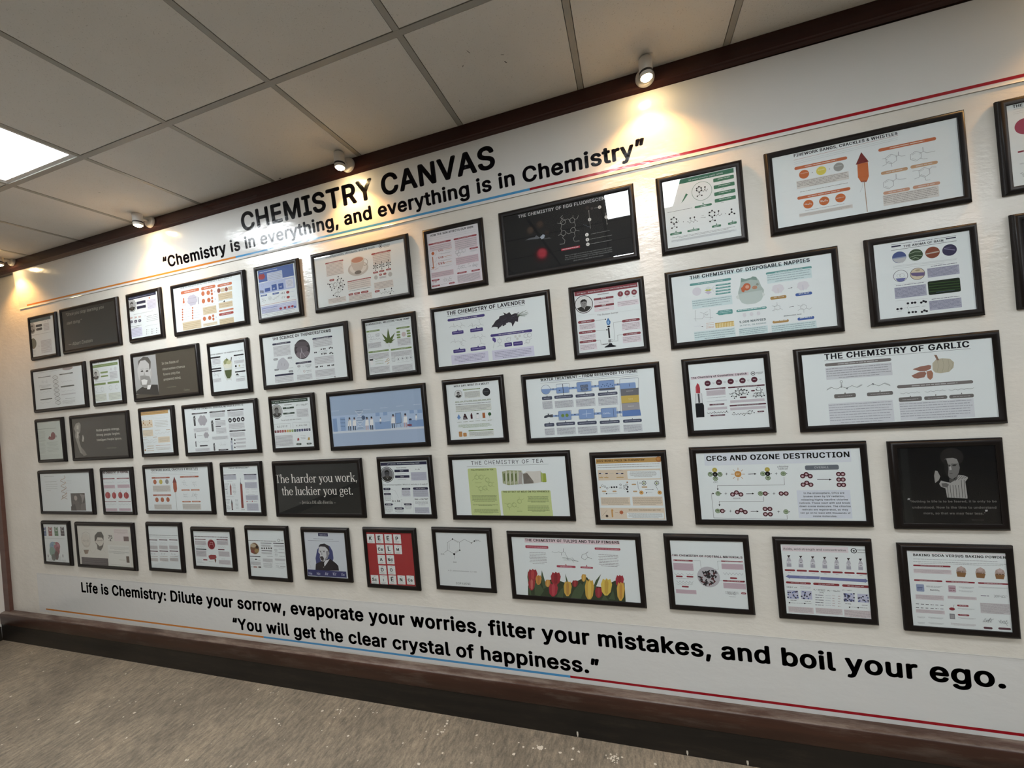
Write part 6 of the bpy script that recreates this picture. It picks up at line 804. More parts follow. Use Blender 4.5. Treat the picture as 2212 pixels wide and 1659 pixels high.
('r',7,67.6,229.4,54.6,'#dccdd4'),('t',8,63.4,214.9,0,'The Chemistry of Cosmetics: Lipstick','#3a3034','b'),('o',245.7,62,7.3,2,'k'),('e',245.7,62,3.2,'#5a5a5a'),('a',256.8,57.2,283.9,67.9,3,'#5a5a5a','','j'),('e',70.5,88.2,12.1,'R'),('t',65.5,89.8,9.7,0,'65%','#d8c8cc','b'),('a',87.8,85.9,99.5,93.8,2,'n','','j'),('e',115,87.6,12,'R'),('t',110.1,89.2,9.5,0,'15%','#d8c8cc','b'),
('a',132.1,85.4,143.6,93.1,2,'n','','j'),('e',159.8,87.8,11.9,'R'),('t',155,89.6,9.4,0,'10%','#d8c8cc','b'),('a',176.7,85.6,188,93.4,2,'n','','j'),('e',204.3,88.1,11.8,'R'),('t',199.5,89.8,9.3,0,'5%','#d8c8cc','b'),('a',220.9,85.9,232,93.6,2,'n','','j'),('e',248.4,87.7,11.7,'R'),('t',243.7,89.4,9.2,0,'5%','#d8c8cc','b'),('a',264.8,85.5,275.8,93.1,2,'n','','j'),('p',59.8,110,138.8,116,'R','w'),
('p',147.7,110.3,284.6,116.3,'R','w'),('p',146.9,187.6,283.5,193.6,'R','w'),('r',62.7,119,136.5,142,'#c4bcc2'),('a',65.9,122.3,134.3,140,6,'#b0a6ac','','j'),('d',61.7,150.9,135.8,2.5,'n'),('z',62.1,166.8,94.8,166.3,8,1.5,'n',0),('r',95.1,162.5,138.8,167.3,'#c8ccd0'),('p',69.9,178,128.5,184,'R','w'),('r',61.7,192.3,137.4,203.2,'#c4bcc2'),('z',59.6,216.8,138.1,215.3,15,3,'k',1),
('e',86.5,211.8,1.9,'k'),('e',134.1,211.3,1.8,'k'),('p',69.8,224.7,128,230.7,'R','w'),('h',169.1,144.6,9.7,1.1,'k'),('h',181.4,136.3,9.6,1.1,'k'),('h',194.8,134.5,9.5,1.1,'k'),('h',207,134.7,9.6,1.1,'k'),('z',151,141.3,163.5,139.3,4,3,'k',1),('e',174.4,129,2.5,'k'),('e',185,121.7,2.6,'k'),('e',196.7,123.5,2.5,'k'),('e',207,126.6,2.5,'k'),('e',217.2,130,2.6,'k'),('e',223,139,2.6,'k'),
('e',217.8,146.7,2.6,'k'),('e',196.1,146.8,2.6,'k'),('e',186.1,147.9,2.6,'k'),('e',175,153.7,2.6,'k'),('e',168.5,159.5,2.6,'k'),('e',157.9,151.2,2.6,'k'),('p',188.5,155.4,213.6,161.4,'R',''),('p',232.6,130.8,246.9,136.8,'R',''),('h',259.7,128,8.8,1.1,'k'),('h',249.1,151,8.8,1.1,'k'),('h',258.8,150,8.8,1.1,'k'),('h',270.1,150.2,8.8,1.1,'k'),('e',268.5,137.9,2.1,'k'),('e',238.9,155.8,2.2,'k'),
('e',279.2,157.1,2.2,'k'),('e',248.2,160.9,2.2,'k'),('e',269.2,161.1,2.2,'k'),('e',273.1,132.8,2.2,'k'),('e',252.3,131.1,2.2,'k'),('r',151.1,168.3,279,179.1,'#c4bcc2'),('r',148.5,199.1,281.2,210.3,'#c4bcc2'),('z',154.8,228.4,213.5,227,11,3.3,'k',1),('h',220.4,222.7,8.1,1.1,'k'),('e',161.5,220.6,2.2,'k'),('e',198.8,234.2,2.2,'k'),('e',230.6,217.8,2.2,'k'),('e',236.4,225.6,2.2,'k'),
('p',248.7,219.1,273.9,225.1,'R','w'),('d',244.3,228.1,270.2,1.8,'n'),('g',[30.2,83.5,21.8,100.3,21,126.3,38.2,129.2,39.5,105.7,36.7,90.2],'#b03440'),('g',[30.2,83.5,25.3,100.6,25.5,126.7,21,126.3,21.8,100.3],'#c25058'),('g',[18.1,127.6,41.8,128,43.8,170.1,16.5,170.7],'#d4d6d8'),('r',27.7,129.5,34.8,169.4,'#4a4a4e'),('l',[18.1,127.6,16.6,169.6],1.2,'#6a6a6e'),
('l',[43.8,128.9,43.9,169.3],1.2,'#6a6a6e'),('g',[15.1,170.6,43.8,170.1,48.8,180.7,46.2,231.9,14.1,232.2,14.3,180.1],'#17181c'),]),
32:('w',[
('t',77.2,26.8,449.4,0,'THE CHEMISTRY OF GARLIC','k','b'),('l',[76.6,31.8,528.8,33.5],0.9,'k'),('p',76.6,42.4,292.3,54.4,'#77716f','w'),('p',301.9,148.9,527.7,160.9,'#77716f','w'),('a',79.3,60.9,290.4,106.6,5,'#8a8c90','#cacdd2','j'),('g',[414.1,100.2,415,76.1,427.2,62.1,446.2,60.1,467.8,64.8,478.6,78.7,475.3,98.2,461.1,112.8,435.8,115.2,420.3,110.9],'#b9b29a'),
('g',[422.1,44.7,429.9,46.3,435.7,66.2,429.4,66.4],'#8a6a58'),('l',[430.1,65.6,432.2,87.9,426.7,109.5],1,'#a09a84'),('l',[446.1,62.5,447.9,88.7,440.6,114],1,'#a09a84'),('l',[461.6,65,463.5,89.1,457.4,112.4],1,'#a09a84'),('l',[471.8,74,474.4,89.2,468,103.5],1,'#a09a84'),('g',[354.2,92.3,377.5,84.4,403.4,81,411.2,83.8,408.7,95.6,395.4,102.4,376.1,102.5],'#9a6c5c'),
('g',[349.1,116.2,369.4,106,390.5,103.9,394.6,112.4,387.2,125.9,367.6,128.9,356.4,126.3],'#9a6c5c'),('g',[395.2,104.4,409.8,101.8,414.5,112.3,411.8,130.2,403.9,137.5,396.6,128.8],'#a8765e'),('l',[75.3,148.4,92.2,139.2,108.4,146.9,126.1,139.1,141.5,146.3,159.7,137.7,176.5,146.3,193.5,137.3],1.1,'k'),('l',[76.3,145.1,91.3,136.9],0.8,'k'),('l',[176.7,143.4,191.3,135],0.8,'k'),
('l',[124.6,135.5,124.8,124.9],1,'k'),('l',[126.8,135.7,126.9,125.1],1,'k'),('o',126.3,118.7,4.2,1,'k'),('t',122.4,141.7,4.9,0,'S','k','b'),('t',140.4,150.2,5,0,'S','k','b'),('l',[208.7,146.2,227.3,136.1,245.3,146,262.8,137.6,281.2,148.3],1.1,'k'),('l',[264,135.2,280.7,144.9],0.8,'k'),('t',224.9,140.7,4.8,0,'S','k','b'),('q',98.2,167.4,169.7,183.7,'#6e6a68',5),('d',110,176,158.1,3,'#b4b2b0'),
('g',[132.4,167.4,137.3,167.4,135.4,160.9],'#6e6a68'),('q',205.5,169.3,287.8,183.5,'#6e6a68',5),('d',216.9,176.9,276.7,3,'#b4b2b0'),('g',[245.2,168.4,250,168.4,248.1,162],'#6e6a68'),('q',303.4,196.2,374.1,213.1,'#6e6a68',5),('d',314.4,205.2,363.3,3,'#b4b2b0'),('g',[337.3,196.8,341.9,196.8,340.1,190.5],'#6e6a68'),('q',381,198.2,449.3,211.6,'#6e6a68',5),('d',391.7,205.4,438.8,3,'#b4b2b0'),
('g',[413.7,197.2,418.2,197.1,416.4,191],'#6e6a68'),('q',455.3,198.5,525.8,212,'#6e6a68',5),('d',465.6,205.7,515.6,3,'#b4b2b0'),('g',[489.2,197.6,493.5,197.6,491.8,191.5],'#6e6a68'),('z',310.6,181.2,369.5,180.3,7,3.7,'k',0),('z',384.6,181.5,445.2,178.5,7,3.6,'k',0),('z',456,180.2,527,179,8,3.5,'k',0),('a',77.3,204.3,283.3,285.4,8,'#9598a0','#cfd3d8','j'),
('a',305.2,216.9,522.4,282.2,7,'#9598a0','#cfd3d8','j'),]),
33:('w',[
('d',51.2,20.7,174.2,3,'#8a8c84'),('d',55.1,63,198,3,'#8a8c84'),('d',62.3,81.6,207.2,3,'#8a8c84'),('d',62.2,100,202.5,3,'#8a8c84'),('d',60.1,114.8,202.8,3,'#8a8c84'),('d',70.2,129.1,118.3,3,'#8a8c84'),('l',[296.7,20.1,309,31.2,294,40.4,252,52,247.5,59.2],3.2,'#b88a60'),('l',[247.5,59.2,267.7,64.6,306.4,76.9],2.6,'#8a5c3c'),('l',[298.3,60,310.6,71.1,295.6,80.3,253.6,92.1,249.1,99.3],3.2,'#b88a60'),
('l',[249.1,99.3,269.3,104.7,308,116.8],2.6,'#8a5c3c'),('l',[299.9,100,312.2,111,297.2,120.3,255.2,132.2,250.8,139.4],3.2,'#b88a60'),('l',[250.8,139.4,270.9,144.7,309.6,156.7],2.6,'#8a5c3c'),('l',[301.5,139.9,313.8,150.9,298.8,160.2,256.8,172.3,252.4,179.6],3.2,'#b88a60'),('l',[252.4,179.6,272.5,184.8,311.2,196.5],2.6,'#8a5c3c'),('l',[311.4,169,280.8,183.3,238.4,197.7],3.2,'#b88a60'),
('d',314.5,58.7,377.3,2,'n'),('d',312.2,76.8,375,2,'n'),('d',305,130.8,367.9,2,'n'),('r',353.6,152.7,517.8,281.8,'#4a4644'),('e',408.7,189,18.6,'#a59a92'),('g',[374,212.6,420,205.6,451.7,220,449.3,280.7,353.5,282.6],'#5c5652'),('g',[459.6,159.3,478.1,187.9,478.1,230.7,498.4,202.2,519.6,166.8],'#8a8480'),('g',[346.1,252.3,394.3,230.7,410,282.3,344.4,282.6],'#332f2e'),
('g',[461,234.3,517.7,223.6,515.8,280.4,452.7,280.7],'#6a6460'),]),
34:('w',[
('t',-11.3,15.8,285.3,0,'THE CHEMISTRY OF PEPPERS','#6a4a50','b'),('r',-15.2,22.9,283.1,21.2,'#d8c4c8'),('t',-6.9,13.8,278.2,0,'THE CHEMISTRY OF PEPPERS','#6a4a50','b'),('p',-2.6,48.9,126.8,56.2,'#8a2c3c','w'),('p',148.1,49.7,278.7,56.3,'#8a2c3c','w'),('p',-7.8,213.7,121.7,218.1,'#8a2c3c','w'),('p',144.8,214,275.4,218.4,'#8a2c3c','w'),('z',4.1,78.9,119,77.3,7,6.2,'n',0),
('z',149.4,79.9,271,77.8,7,6.1,'n',0),('r',1.6,98.3,121.5,122,'#cdb4be'),('r',149.4,96.3,277.7,120.4,'#cdb4be'),('a',6.7,99.8,118.8,119.2,4,'#b094a0','','j'),('a',153.2,98.4,273.9,118.4,4,'#b094a0','','j'),('E',36.4,171.5,28.2,23.6,'#a3242c'),('E',28.5,168,6.3,17.3,'#c04a48'),('l',[39.2,149.4,45.2,135.6],1.4,'#55683a'),('E',104.7,173.4,22.7,23.3,'#a3242c'),('E',96.9,169.9,6.2,17.2,'#c04a48'),
('l',[107.5,151.4,113.4,137.7],1.4,'#55683a'),('E',170.5,172.4,22.3,23.2,'#a3242c'),('E',162.7,168.9,6.1,17.1,'#c04a48'),('l',[173.2,150.6,179,137],1.4,'#55683a'),('E',232.9,174.2,26.1,23,'#a3242c'),('E',225.3,170.7,6.1,17,'#c04a48'),('l',[235.7,152.5,241.4,139],1.4,'#55683a'),('z',-5.8,238.7,114.4,235.2,7,6.2,'n',0),('z',144.9,237.3,266.4,235.3,7,6.2,'n',0),('r',-7,265.1,123.5,285.3,'#cdb4be'),
('r',144.6,264.7,267.4,282.6,'#cdb4be'),('a',-3,266.5,119.7,283.3,4,'#b094a0','','j'),('a',148.5,266,263.7,280.6,4,'#b094a0','','j'),]),
35:('w',[
('t',58,19.2,440.9,0,'FIREWORK BANGS, CRACKLES & WHISTLES','k','b'),('l',[57.2,26.8,499.9,24.6],0.7,'k'),('l',[57.9,36.7,500.3,36.5],0.5,'k'),('l',[56.7,46.6,497.4,46.5],0.5,'k'),('p',58.3,59.8,233.6,69.8,'#a8502e','w'),('p',329.9,58.8,500.5,68.8,'#a8502e','w'),('p',56.9,178.8,232.2,188.8,'#a8502e','w'),('e',87.1,92.6,16.4,'#b05a30'),('e',144.3,92.9,16.3,'#c2b23c'),('e',203.7,92.6,16.2,'#8d8d8a'),
('e',91,214.9,16.5,'#b05a30'),('e',143.6,214.5,16.4,'#b05a30'),('e',197.3,214,16.2,'#b05a30'),('a',63,119.3,230.6,158.4,7,'#98948e','#d0ccc4','j'),('a',61.5,247.8,225.3,278.8,6,'#98948e','#d0ccc4','j'),('d',86.3,237.7,216.6,2,'n'),('g',[276.2,59.6,255.8,100.6,294.9,99.9],'#7a2c28'),('g',[260.4,100.6,293.1,99.9,293.5,141.7,284.7,162.8,266.3,165.2,258.2,141.3],'#a8502e'),
('l',[275.5,164,274.8,283.2],1.8,'#6a5a48'),('m',339.4,81.4,395,136.5,11,'n',0),('m',427.7,83,487.2,133.2,12,'n',0),('m',338.4,164.6,394.4,216,13,'n',0),('m',422.4,165.3,482.5,210,14,'n',0),('p',332,146.4,409.9,156.4,'#c08060','w'),('p',418.9,146.4,498.8,156.4,'#c08060','w'),('p',330,223,409.7,233,'#c08060','w'),('p',418.7,222.5,498.5,232.5,'#c08060','w'),
('a',331.6,244.5,495.9,279.1,7,'#98948e','#d0ccc4','j'),]),
36:('w',[
('t',50,15,171,0,'FUELS FOR SPACECRAFT','#3a3a3c','b'),('l',[-1.4,26.8,273.6,25.7],0.4,'n'),('l',[-2.5,35.9,272.5,35.2],0.4,'n'),('p',0.2,50.7,104.6,56.7,'c','w'),('p',169.3,51.4,273,57.4,'c','w'),('a',2.9,60.6,104.4,82.1,4,'n','l','j'),('d',27.6,94.2,72.4,2.5,'n'),('a',173.8,59.3,270.8,85.1,5,'n','l','j'),('d',191.8,94.4,250.6,2.5,'n'),
('g',[54.9,105.6,58.7,128.8,54.4,180.5,44.7,180.5,45.7,128.6],'#8a3c30'),('g',[133,111.6,150.4,111.9,146.1,262.5,126.9,263.8],'#8a3c30'),('l',[140.3,75.5,138.4,112.9],1.4,'k'),('g',[137.9,96.6,145.5,113,132.8,112.8],'#6a6a6e'),('g',[51.4,206.7,56.6,232.3,53.3,275,45.1,276.2,45.3,232.3],'#5a2c28'),('g',[51.4,206.7,56.6,232.3,45.1,233.5],'k'),('r',47.6,268.9,56.4,276.2,'k'),
('d',124,274,154.3,3,'k'),('d',1.2,110,39.9,3,'k'),('a',0.3,118.8,29.8,146.7,4,'n','','j'),('a',66.8,107.6,95.1,177.8,9,'n','','j'),('d',2.9,145.9,21.8,3,'k'),('a',12.8,152.7,26.3,177.3,4,'n','','j'),('d',8.2,191.2,73.6,2.5,'n'),('d',0.6,207.8,39.3,3,'k'),('a',1.7,213.9,33.2,238.4,4,'n','','j'),('d',2.1,245.1,22.7,3,'k'),('a',5.7,250.6,35.5,275,4,'n','','j'),
('a',79.9,205,104.8,268.7,8,'n','','j'),('a',173.6,103.2,268.8,137.4,6,'n','l','j'),('z',176.4,148.3,201.8,145.6,4,4.8,'n',0),('d',221.3,144.6,268.2,3,'n'),('d',176.2,162.5,200,3,'n'),('d',223.4,161.6,270,2,'n'),('d',188.6,178.6,245,2.5,'n'),('a',172.3,184.3,268.2,211.7,5,'n','l','j'),('e',177.5,221.6,4.2,'r'),('e',220.7,220.5,4.2,'r'),('d',189.3,221,209,3,'n'),('d',232.4,220,259.6,4,'n'),
('a',174.4,235.4,264.7,277.1,7,'n','l','j'),]),
37:('#2b2b29',[
('t',-5,106.6,582.3,0,'The harder you work,','#e6e2d8','s'),('t',33.7,180,508.7,0,'the luckier you get.','#e6e2d8','s'),('t',158.3,232.6,261.4,0,'— Jessica DiLullo Herrin —','#b4b0a8','S'),]),
38:('w',[
('r',0.7,6.1,284.6,22.8,'c'),('t',43.1,17,198.1,0,'19ᵗʰ February - Svante Arrhenius’s birthday (1859)','w','b'),('f',36.4,71.8,40.6,'k',1,'#77777a','#4c4c50'),('t',98.5,39.2,60.9,0,'Svante Arrhenius','k','b'),('r',84.9,46.7,173.2,60.7,'c'),('r',85.1,78.2,174,91.8,'c'),('t',119.2,56.6,20.3,0,'Born','w',''),('t',119.3,88.6,19,0,'Died','w',''),('d',100.9,70.2,153.6,2.5,'n'),
('d',101,102.2,151.7,2.5,'n'),('t',215.3,49.8,24.4,0,'k = Ae','#3a3a3c','b'),('t',240.5,40.9,11.2,0,'-Eₐ/RT','#3a3a3c',''),('a',185.4,64.5,276.4,105.4,6,'#9a9cae','l','j'),('t',3.8,132,275.2,0,'The Arrhenius equation: What is it and why is it useful?','#4a4c54',''),('p',4,144.4,49.8,156.9,'c','w'),('p',120.4,145.8,172.8,157,'c','w'),('p',188.7,144.3,279.7,157,'c','w'),
('p',4.5,173.2,49.7,184.3,'c','w'),('p',3.5,230.8,54.9,241.6,'c','w'),('p',125.3,230.3,172.5,240.3,'c','w'),('p',63.4,252.3,121.9,264,'c','w'),('t',54.6,222.2,48.1,0,'k = Ae','#3a3a3c','b'),('t',105.5,212,12.4,0,'−Eₐ/RT','#3a3a3c','b'),('l',[50.4,150.9,78.1,161.3,95.9,200],0.8,'n'),('l',[50.3,178.9,57.1,205.8],0.8,'n'),('l',[119.8,151.7,109.8,197.1],0.8,'n'),('l',[55.4,236.8,78.3,226.7],0.8,'n'),
('l',[106.1,253.4,111.1,223.8],0.8,'n'),('l',[126.1,235.6,116.7,222.6],0.8,'n'),('l',[188.5,146.6,179.9,285.4],0.5,'n'),('a',6.1,157.6,46.4,170,3,'n','','j'),('a',6.8,184.6,50.5,217.7,6,'n','','j'),('a',120.5,157.6,169.4,191.6,6,'n','#d0d2dc','j'),('a',4.4,242.8,53.7,280.3,7,'n','','j'),('a',127.6,241.5,172.3,262,4,'n','','j'),('a',66.2,265.4,120,282.9,4,'n','','j'),
('a',189.3,158.3,277.3,194,7,'n','l','j'),('t',193.7,211.2,80.2,0,'Rate = k[A]ˣ[B]ʸ','#3a3a3c','b'),('a',194.6,218.1,273.3,241.4,4,'n','','j'),('a',189.7,253.2,273.1,281.9,5,'n','l','j'),]),
39:('w',[
('t',105.1,30,377.4,0,'THE CHEMISTRY OF TEA','k','w'),('l',[80.1,38.6,507.6,37.2],0.9,'k'),('q',82.8,48.2,239.8,286.6,'V',6),('q',253.7,163.6,505.2,284.5,'V',6),('r',84.2,259.8,241.6,292,'V'),('r',256.2,259.1,506.9,289.7,'V'),('t',102.2,59.7,120.9,0,'POLYPHENOLS IN TEA','#5a6a2c','b'),('t',262,173.4,236.4,0,'THE EFFECT OF MILK ON POLYPHENOLS','#4a5426','b'),('h',129,93.9,12.2,0.9,'#5a6a38'),
('h',154,93.3,12.2,0.9,'#5a6a38'),('h',185.1,107.7,12.1,0.9,'#5a6a38'),('h',198.9,130,12.1,0.9,'#5a6a38'),('h',145.5,151.4,12.2,0.9,'#5a6a38'),('h',169.4,148.9,12.1,0.9,'#5a6a38'),('h',290.3,237.3,11.9,0.9,'#5a6a38'),('h',315.5,234.6,11.9,0.9,'#5a6a38'),('h',344.2,216.8,11.8,0.9,'#5a6a38'),('l',[128.3,81.7,129.3,71.7],0.8,'#5a6a38'),('l',[116.3,100.9,103.5,109.1],0.8,'#5a6a38'),
('l',[166.4,88,177.4,83.8],0.8,'#5a6a38'),('l',[209.9,124.7,220.9,119.3],0.8,'#5a6a38'),('l',[208.6,138.4,221,142.9],0.8,'#5a6a38'),('l',[134.1,145.7,119.9,138.3],0.8,'#5a6a38'),('l',[144.3,164.2,143.8,175.3],0.8,'#5a6a38'),('l',[169.5,147.8,189.9,162.9],0.8,'#5a6a38'),('l',[345.3,204.9,345.2,194.1],0.8,'#5a6a38'),('l',[354.9,210.3,368.8,203.9],0.8,'#5a6a38'),
('l',[279.4,231.8,265.1,225.3],0.8,'#5a6a38'),('l',[289.2,249.2,289.2,261.2],0.8,'#5a6a38'),('l',[323.8,242.7,338.3,249.1],0.8,'#5a6a38'),('d',116.6,122.2,154.3,2.4,'#6a7a44'),('d',327.2,265.8,355.3,2.4,'#4a5426'),('a',90.2,184.3,229.9,219.8,6,'#66724a','','c'),('a',94.1,231.8,230.7,241.7,2,'#66724a','','c'),('a',95.5,254.2,233.1,278.4,5,'#66724a','','c'),
('a',385.5,191.7,494.2,224,6,'#66724a','','c'),('a',382.4,237.2,492.8,268.8,6,'#66724a','','c'),('g',[268.5,68.3,296.5,62.5,369.5,65.4,368,129.8,295.2,136.8,266.5,125.5],'#97a06a'),('g',[274.3,67.4,287,66,287.7,96,281.1,129.6,268.6,128.3,269.4,95.6],'#a8ae88'),('g',[274.3,79.4,281.6,75.2,279.3,112.1,272.8,120.2],'#5a6a34'),('g',[287.3,63.3,292.7,66.2,287.5,134,283,132.9],'#cfd0c0'),
('g',[294.9,67.9,307.5,66.5,308.1,96.4,301.5,129.9,289.1,128.6,289.9,96],'#a8ae88'),('g',[294.9,79.8,302.1,75.6,299.8,112.5,293.3,120.5],'#5a6a34'),('g',[307.8,63.8,313.2,66.7,307.9,134.3,303.5,133.2],'#cfd0c0'),('g',[315.3,68.4,327.8,67,328.4,96.8,321.9,130.2,309.6,128.9,310.4,96.4],'#a8ae88'),('g',[315.3,80.3,322.5,76.1,320.2,112.8,313.7,120.9],'#5a6a34'),
('g',[328.1,64.3,333.5,67.2,328.3,134.6,323.9,133.5],'#cfd0c0'),('g',[335.6,68.8,348.1,67.5,348.6,97.2,342.2,130.5,329.9,129.2,330.7,96.8],'#a8ae88'),('g',[335.6,80.7,342.7,76.6,340.4,113.2,334,121.2],'#5a6a34'),('g',[348.3,64.8,353.7,67.7,348.5,134.9,344.1,133.8],'#cfd0c0'),('g',[355.7,69.3,368.2,68,368.7,97.6,362.3,130.8,350.1,129.5,350.9,97.2],'#a8ae88'),
('g',[355.8,81.2,362.9,77,360.6,113.6,354.2,121.5],'#5a6a34'),('g',[368.4,65.3,373.7,68.1,368.6,135.2,364.2,134],'#cfd0c0'),('g',[358.1,67.8,375.1,77.3,366.3,129.8,346.5,132.2],'#a9a39c'),('g',[374.7,81.6,397,68.7,435.4,69.6,467.1,67.8,465.8,123.3,424.4,129.6,374.5,131],'#d2cec4'),('g',[376.5,80.6,397.2,77.8,426.3,120,423.4,128.5,374.5,131],'#82756c'),('q',468.1,81,490,124.3,'#98a832',4),
('g',[465,73,477.5,83.9,473.1,120.8,462,123.3],'#aab85a'),]),
40:('w',[
('r',2.9,5.3,286.5,26.8,'#c0944c'),('t',6.7,18.5,212.3,0,'2022 NOBEL PRIZE IN CHEMISTRY','#4c3410','b'),('e',278.5,14.4,12.6,'#a86a2c'),('e',276.8,12.9,7.3,'#c0843c'),('d',8.8,34.7,279.9,3,'#7a7468'),('d',7.9,44.8,279,3,'#7a7468'),('r',6.8,56.2,281.7,104.5,'#d8c6ac'),('q',138.6,63,280.3,99.6,'w',4),('a',145,66.2,268.1,92.5,6,'#98948c','','c'),('r',11.1,70.1,21.6,75.4,'#2c3050'),
('r',40.8,70.7,52.1,76,'#2c3050'),('r',88.2,71.8,98.4,77.1,'#2c3050'),('r',110.9,72.3,121.5,77.6,'#2c3050'),('r',22.9,71.3,31.4,75.6,'#c4c8d8'),('r',99.3,72.1,109.5,77.3,'#b8bcd4'),('d',59.1,73.9,79.7,1.8,'n'),('z',94,60.9,118.2,60.5,5,4,'n',0),('p',10.4,89.3,29.8,93.8,'#c09a5a',''),('l',[20.4,88.5,20.8,83.5],0.7,'#a07a3c'),('p',34.1,89.8,53.4,94.2,'#c09a5a',''),
('l',[44.1,89,44.5,84],0.7,'#a07a3c'),('p',89,89.9,121.4,94.5,'#c09a5a',''),('l',[105.5,89.2,105.9,84.2],0.7,'#a07a3c'),('o',22.7,129.1,4,1.4,'#3a3a3a'),('o',33.6,134.3,4,1.4,'#3a3a3a'),('o',42.8,141.5,4,1.4,'#3a3a3a'),('e',12,137.6,3,'#b08a4a'),('l',[14.1,136.1,22.6,130.1],0.7,'k'),('e',63.3,137.2,4,'#26262a'),('e',75.1,136.8,4,'#26262a'),('e',85.8,136.5,4,'#26262a'),('e',135,136.6,4,'#26262a'),
('e',131.2,146.5,4,'#26262a'),('e',133.1,158,4,'#26262a'),('l',[63.3,137.2,85.8,136.5],0.7,'k'),('o',120,132.4,4,1.4,'#3a3a3a'),('o',130.1,127.1,4,1.4,'#3a3a3a'),('o',120.5,142.9,4,1.4,'#3a3a3a'),('o',104.2,126.2,4,1.4,'#3a3a3a'),('e',134.9,115.7,4,'#b08a6a'),('d',97.3,138,108.9,2,'k'),('d',96.8,143.4,108.5,2,'k'),('e',53.1,137.1,1.5,'k'),('p',18.5,152.8,38,158.8,'#c09a6a',''),
('p',65.7,153.2,84,159.2,'#c09a6a',''),('p',153.3,122.6,172.9,128.6,'#c09a6a',''),('p',195.6,135,220.1,141,'#c09a6a',''),('p',156.2,154.3,174.8,160.3,'#c09a6a',''),('d',20.9,166.4,87.1,2,'n'),('e',38.1,166.7,3,'k'),('e',215.2,120.4,2.5,'#4a4c3c'),('e',212.2,126.6,2.4,'#4a4c3c'),('e',206.1,129.1,2.4,'#4a4c3c'),('e',200.4,126.5,2.5,'#4a4c3c'),('e',198.4,120.2,2.4,'#4a4c3c'),
('e',201.4,114,2.5,'#4a4c3c'),('e',207.6,111.5,2.5,'#4a4c3c'),('e',213.3,114.1,2.4,'#4a4c3c'),('e',206.8,120.3,3.9,'#7a8a3c'),('e',269.2,121.3,2.5,'#4a4c3c'),('e',266.3,127.4,2.5,'#4a4c3c'),('e',260.2,129.9,2.4,'#4a4c3c'),('e',254.6,127.3,2.4,'#4a4c3c'),('e',252.7,121,2.5,'#4a4c3c'),('e',255.7,114.9,2.4,'#4a4c3c'),('e',261.7,112.4,2.4,'#4a4c3c'),('e',267.3,115,2.5,'#4a4c3c'),
('e',261,121.1,3.9,'#7a8a3c'),('l',[180.3,112.5,180.1,142.1,186,154.5],1.2,'#4a4a4c'),('l',[255.6,130.8,261.2,145.5,264.9,155.3],1.2,'#4a4a4c'),('e',192.4,163,8.9,'#d09a4c'),('e',270.1,163.6,8.8,'#d09a4c'),('e',191.5,162,2.5,'#6a4a1c'),('e',269.3,162.7,2.5,'#6a4a1c'),('v',208.5,149.8,245.6,149.7,1,'k'),('t',187.3,123,5.8,0,'+','k','b'),('d',215.8,161.8,239.1,2,'n'),('e',214.7,164.2,2.5,'k'),
('r',9.4,183.2,140,221.2,'#dccbb4'),('r',150.6,181.5,279.7,222.1,'#dccbb4'),('a',11.7,185.8,137.8,218.7,8,'#a29684','','j'),('a',152.7,184.5,277.7,219.1,8,'#a29684','','j'),('r',2.6,232.5,283.5,284.2,'#dccbb4'),('q',120.3,254.1,279.2,280.4,'w',4),('t',130,244.3,138,0,'WHY DOES THIS RESEARCH MATTER?','#a08250','b'),('a',123.4,257.1,277,279.4,5,'#98948c','','c'),
('l',[10.2,269.5,33.7,244],1,'#8a7a6a'),('e',30.8,270.8,6.1,'#4a3c34'),('q',52.1,241.4,58.8,276.6,'#c8944c',3),('e',56.8,243.9,5,'#c8944c'),('d',69.6,253.1,81.9,2.4,'#b0845c'),('e',96.8,253.2,8,'#c0663c'),('l',[96.8,253.2,108.4,253.2],0.8,'#c0663c'),('l',[96.8,253.2,104.3,261.7],0.8,'#c0663c'),('l',[96.8,253.2,95.8,265.3],0.8,'#c0663c'),('l',[96.8,253.2,87.9,261.8],0.8,'#c0663c'),
('l',[96.8,253.2,85.2,253.3],0.8,'#c0663c'),('l',[96.8,253.2,89.3,244.8],0.8,'#c0663c'),('l',[96.8,253.2,97.9,241.2],0.8,'#c0663c'),('l',[96.8,253.2,105.7,244.7],0.8,'#c0663c'),]),
41:('w',[
('r',31.9,5.1,559.7,55.4,'#d4dae2'),('t',39.9,35.3,515.3,0,'CFCs AND OZONE DESTRUCTION','#16161a','b'),('e',69,75.1,9.9,'#b9a83c'),('e',50.2,93,9.9,'#4a6a34'),('e',68.8,111.6,9.9,'#4a6a34'),('e',68.9,93.4,9.9,'#16161a'),('o',50.2,93,6.8,1.6,'#cdd8c0'),('o',68.8,111.6,6.8,1.6,'#cdd8c0'),('t',67,78.4,3.6,0,'F','#eee6b0','b'),('t',46.3,96.6,6.5,0,'Cl','#dfe8d4','b'),
('t',65.3,115.2,6.5,0,'Cl','#dfe8d4','b'),('t',66.1,97,5.1,0,'C','#d0d0d0','b'),('e',266.8,77.8,9.6,'#b9a83c'),('e',249.2,95,9.6,'#4a6a34'),('e',266.6,113.1,9.5,'#4a6a34'),('e',266.7,95.4,9.5,'#16161a'),('o',249.2,95,6.5,1.6,'#cdd8c0'),('o',266.6,113.1,6.5,1.6,'#cdd8c0'),('t',264.9,80.8,3.3,0,'F','#eee6b0','b'),('t',245.6,98.5,6,0,'Cl','#dfe8d4','b'),('t',263.3,116.6,6,0,'Cl','#dfe8d4','b'),
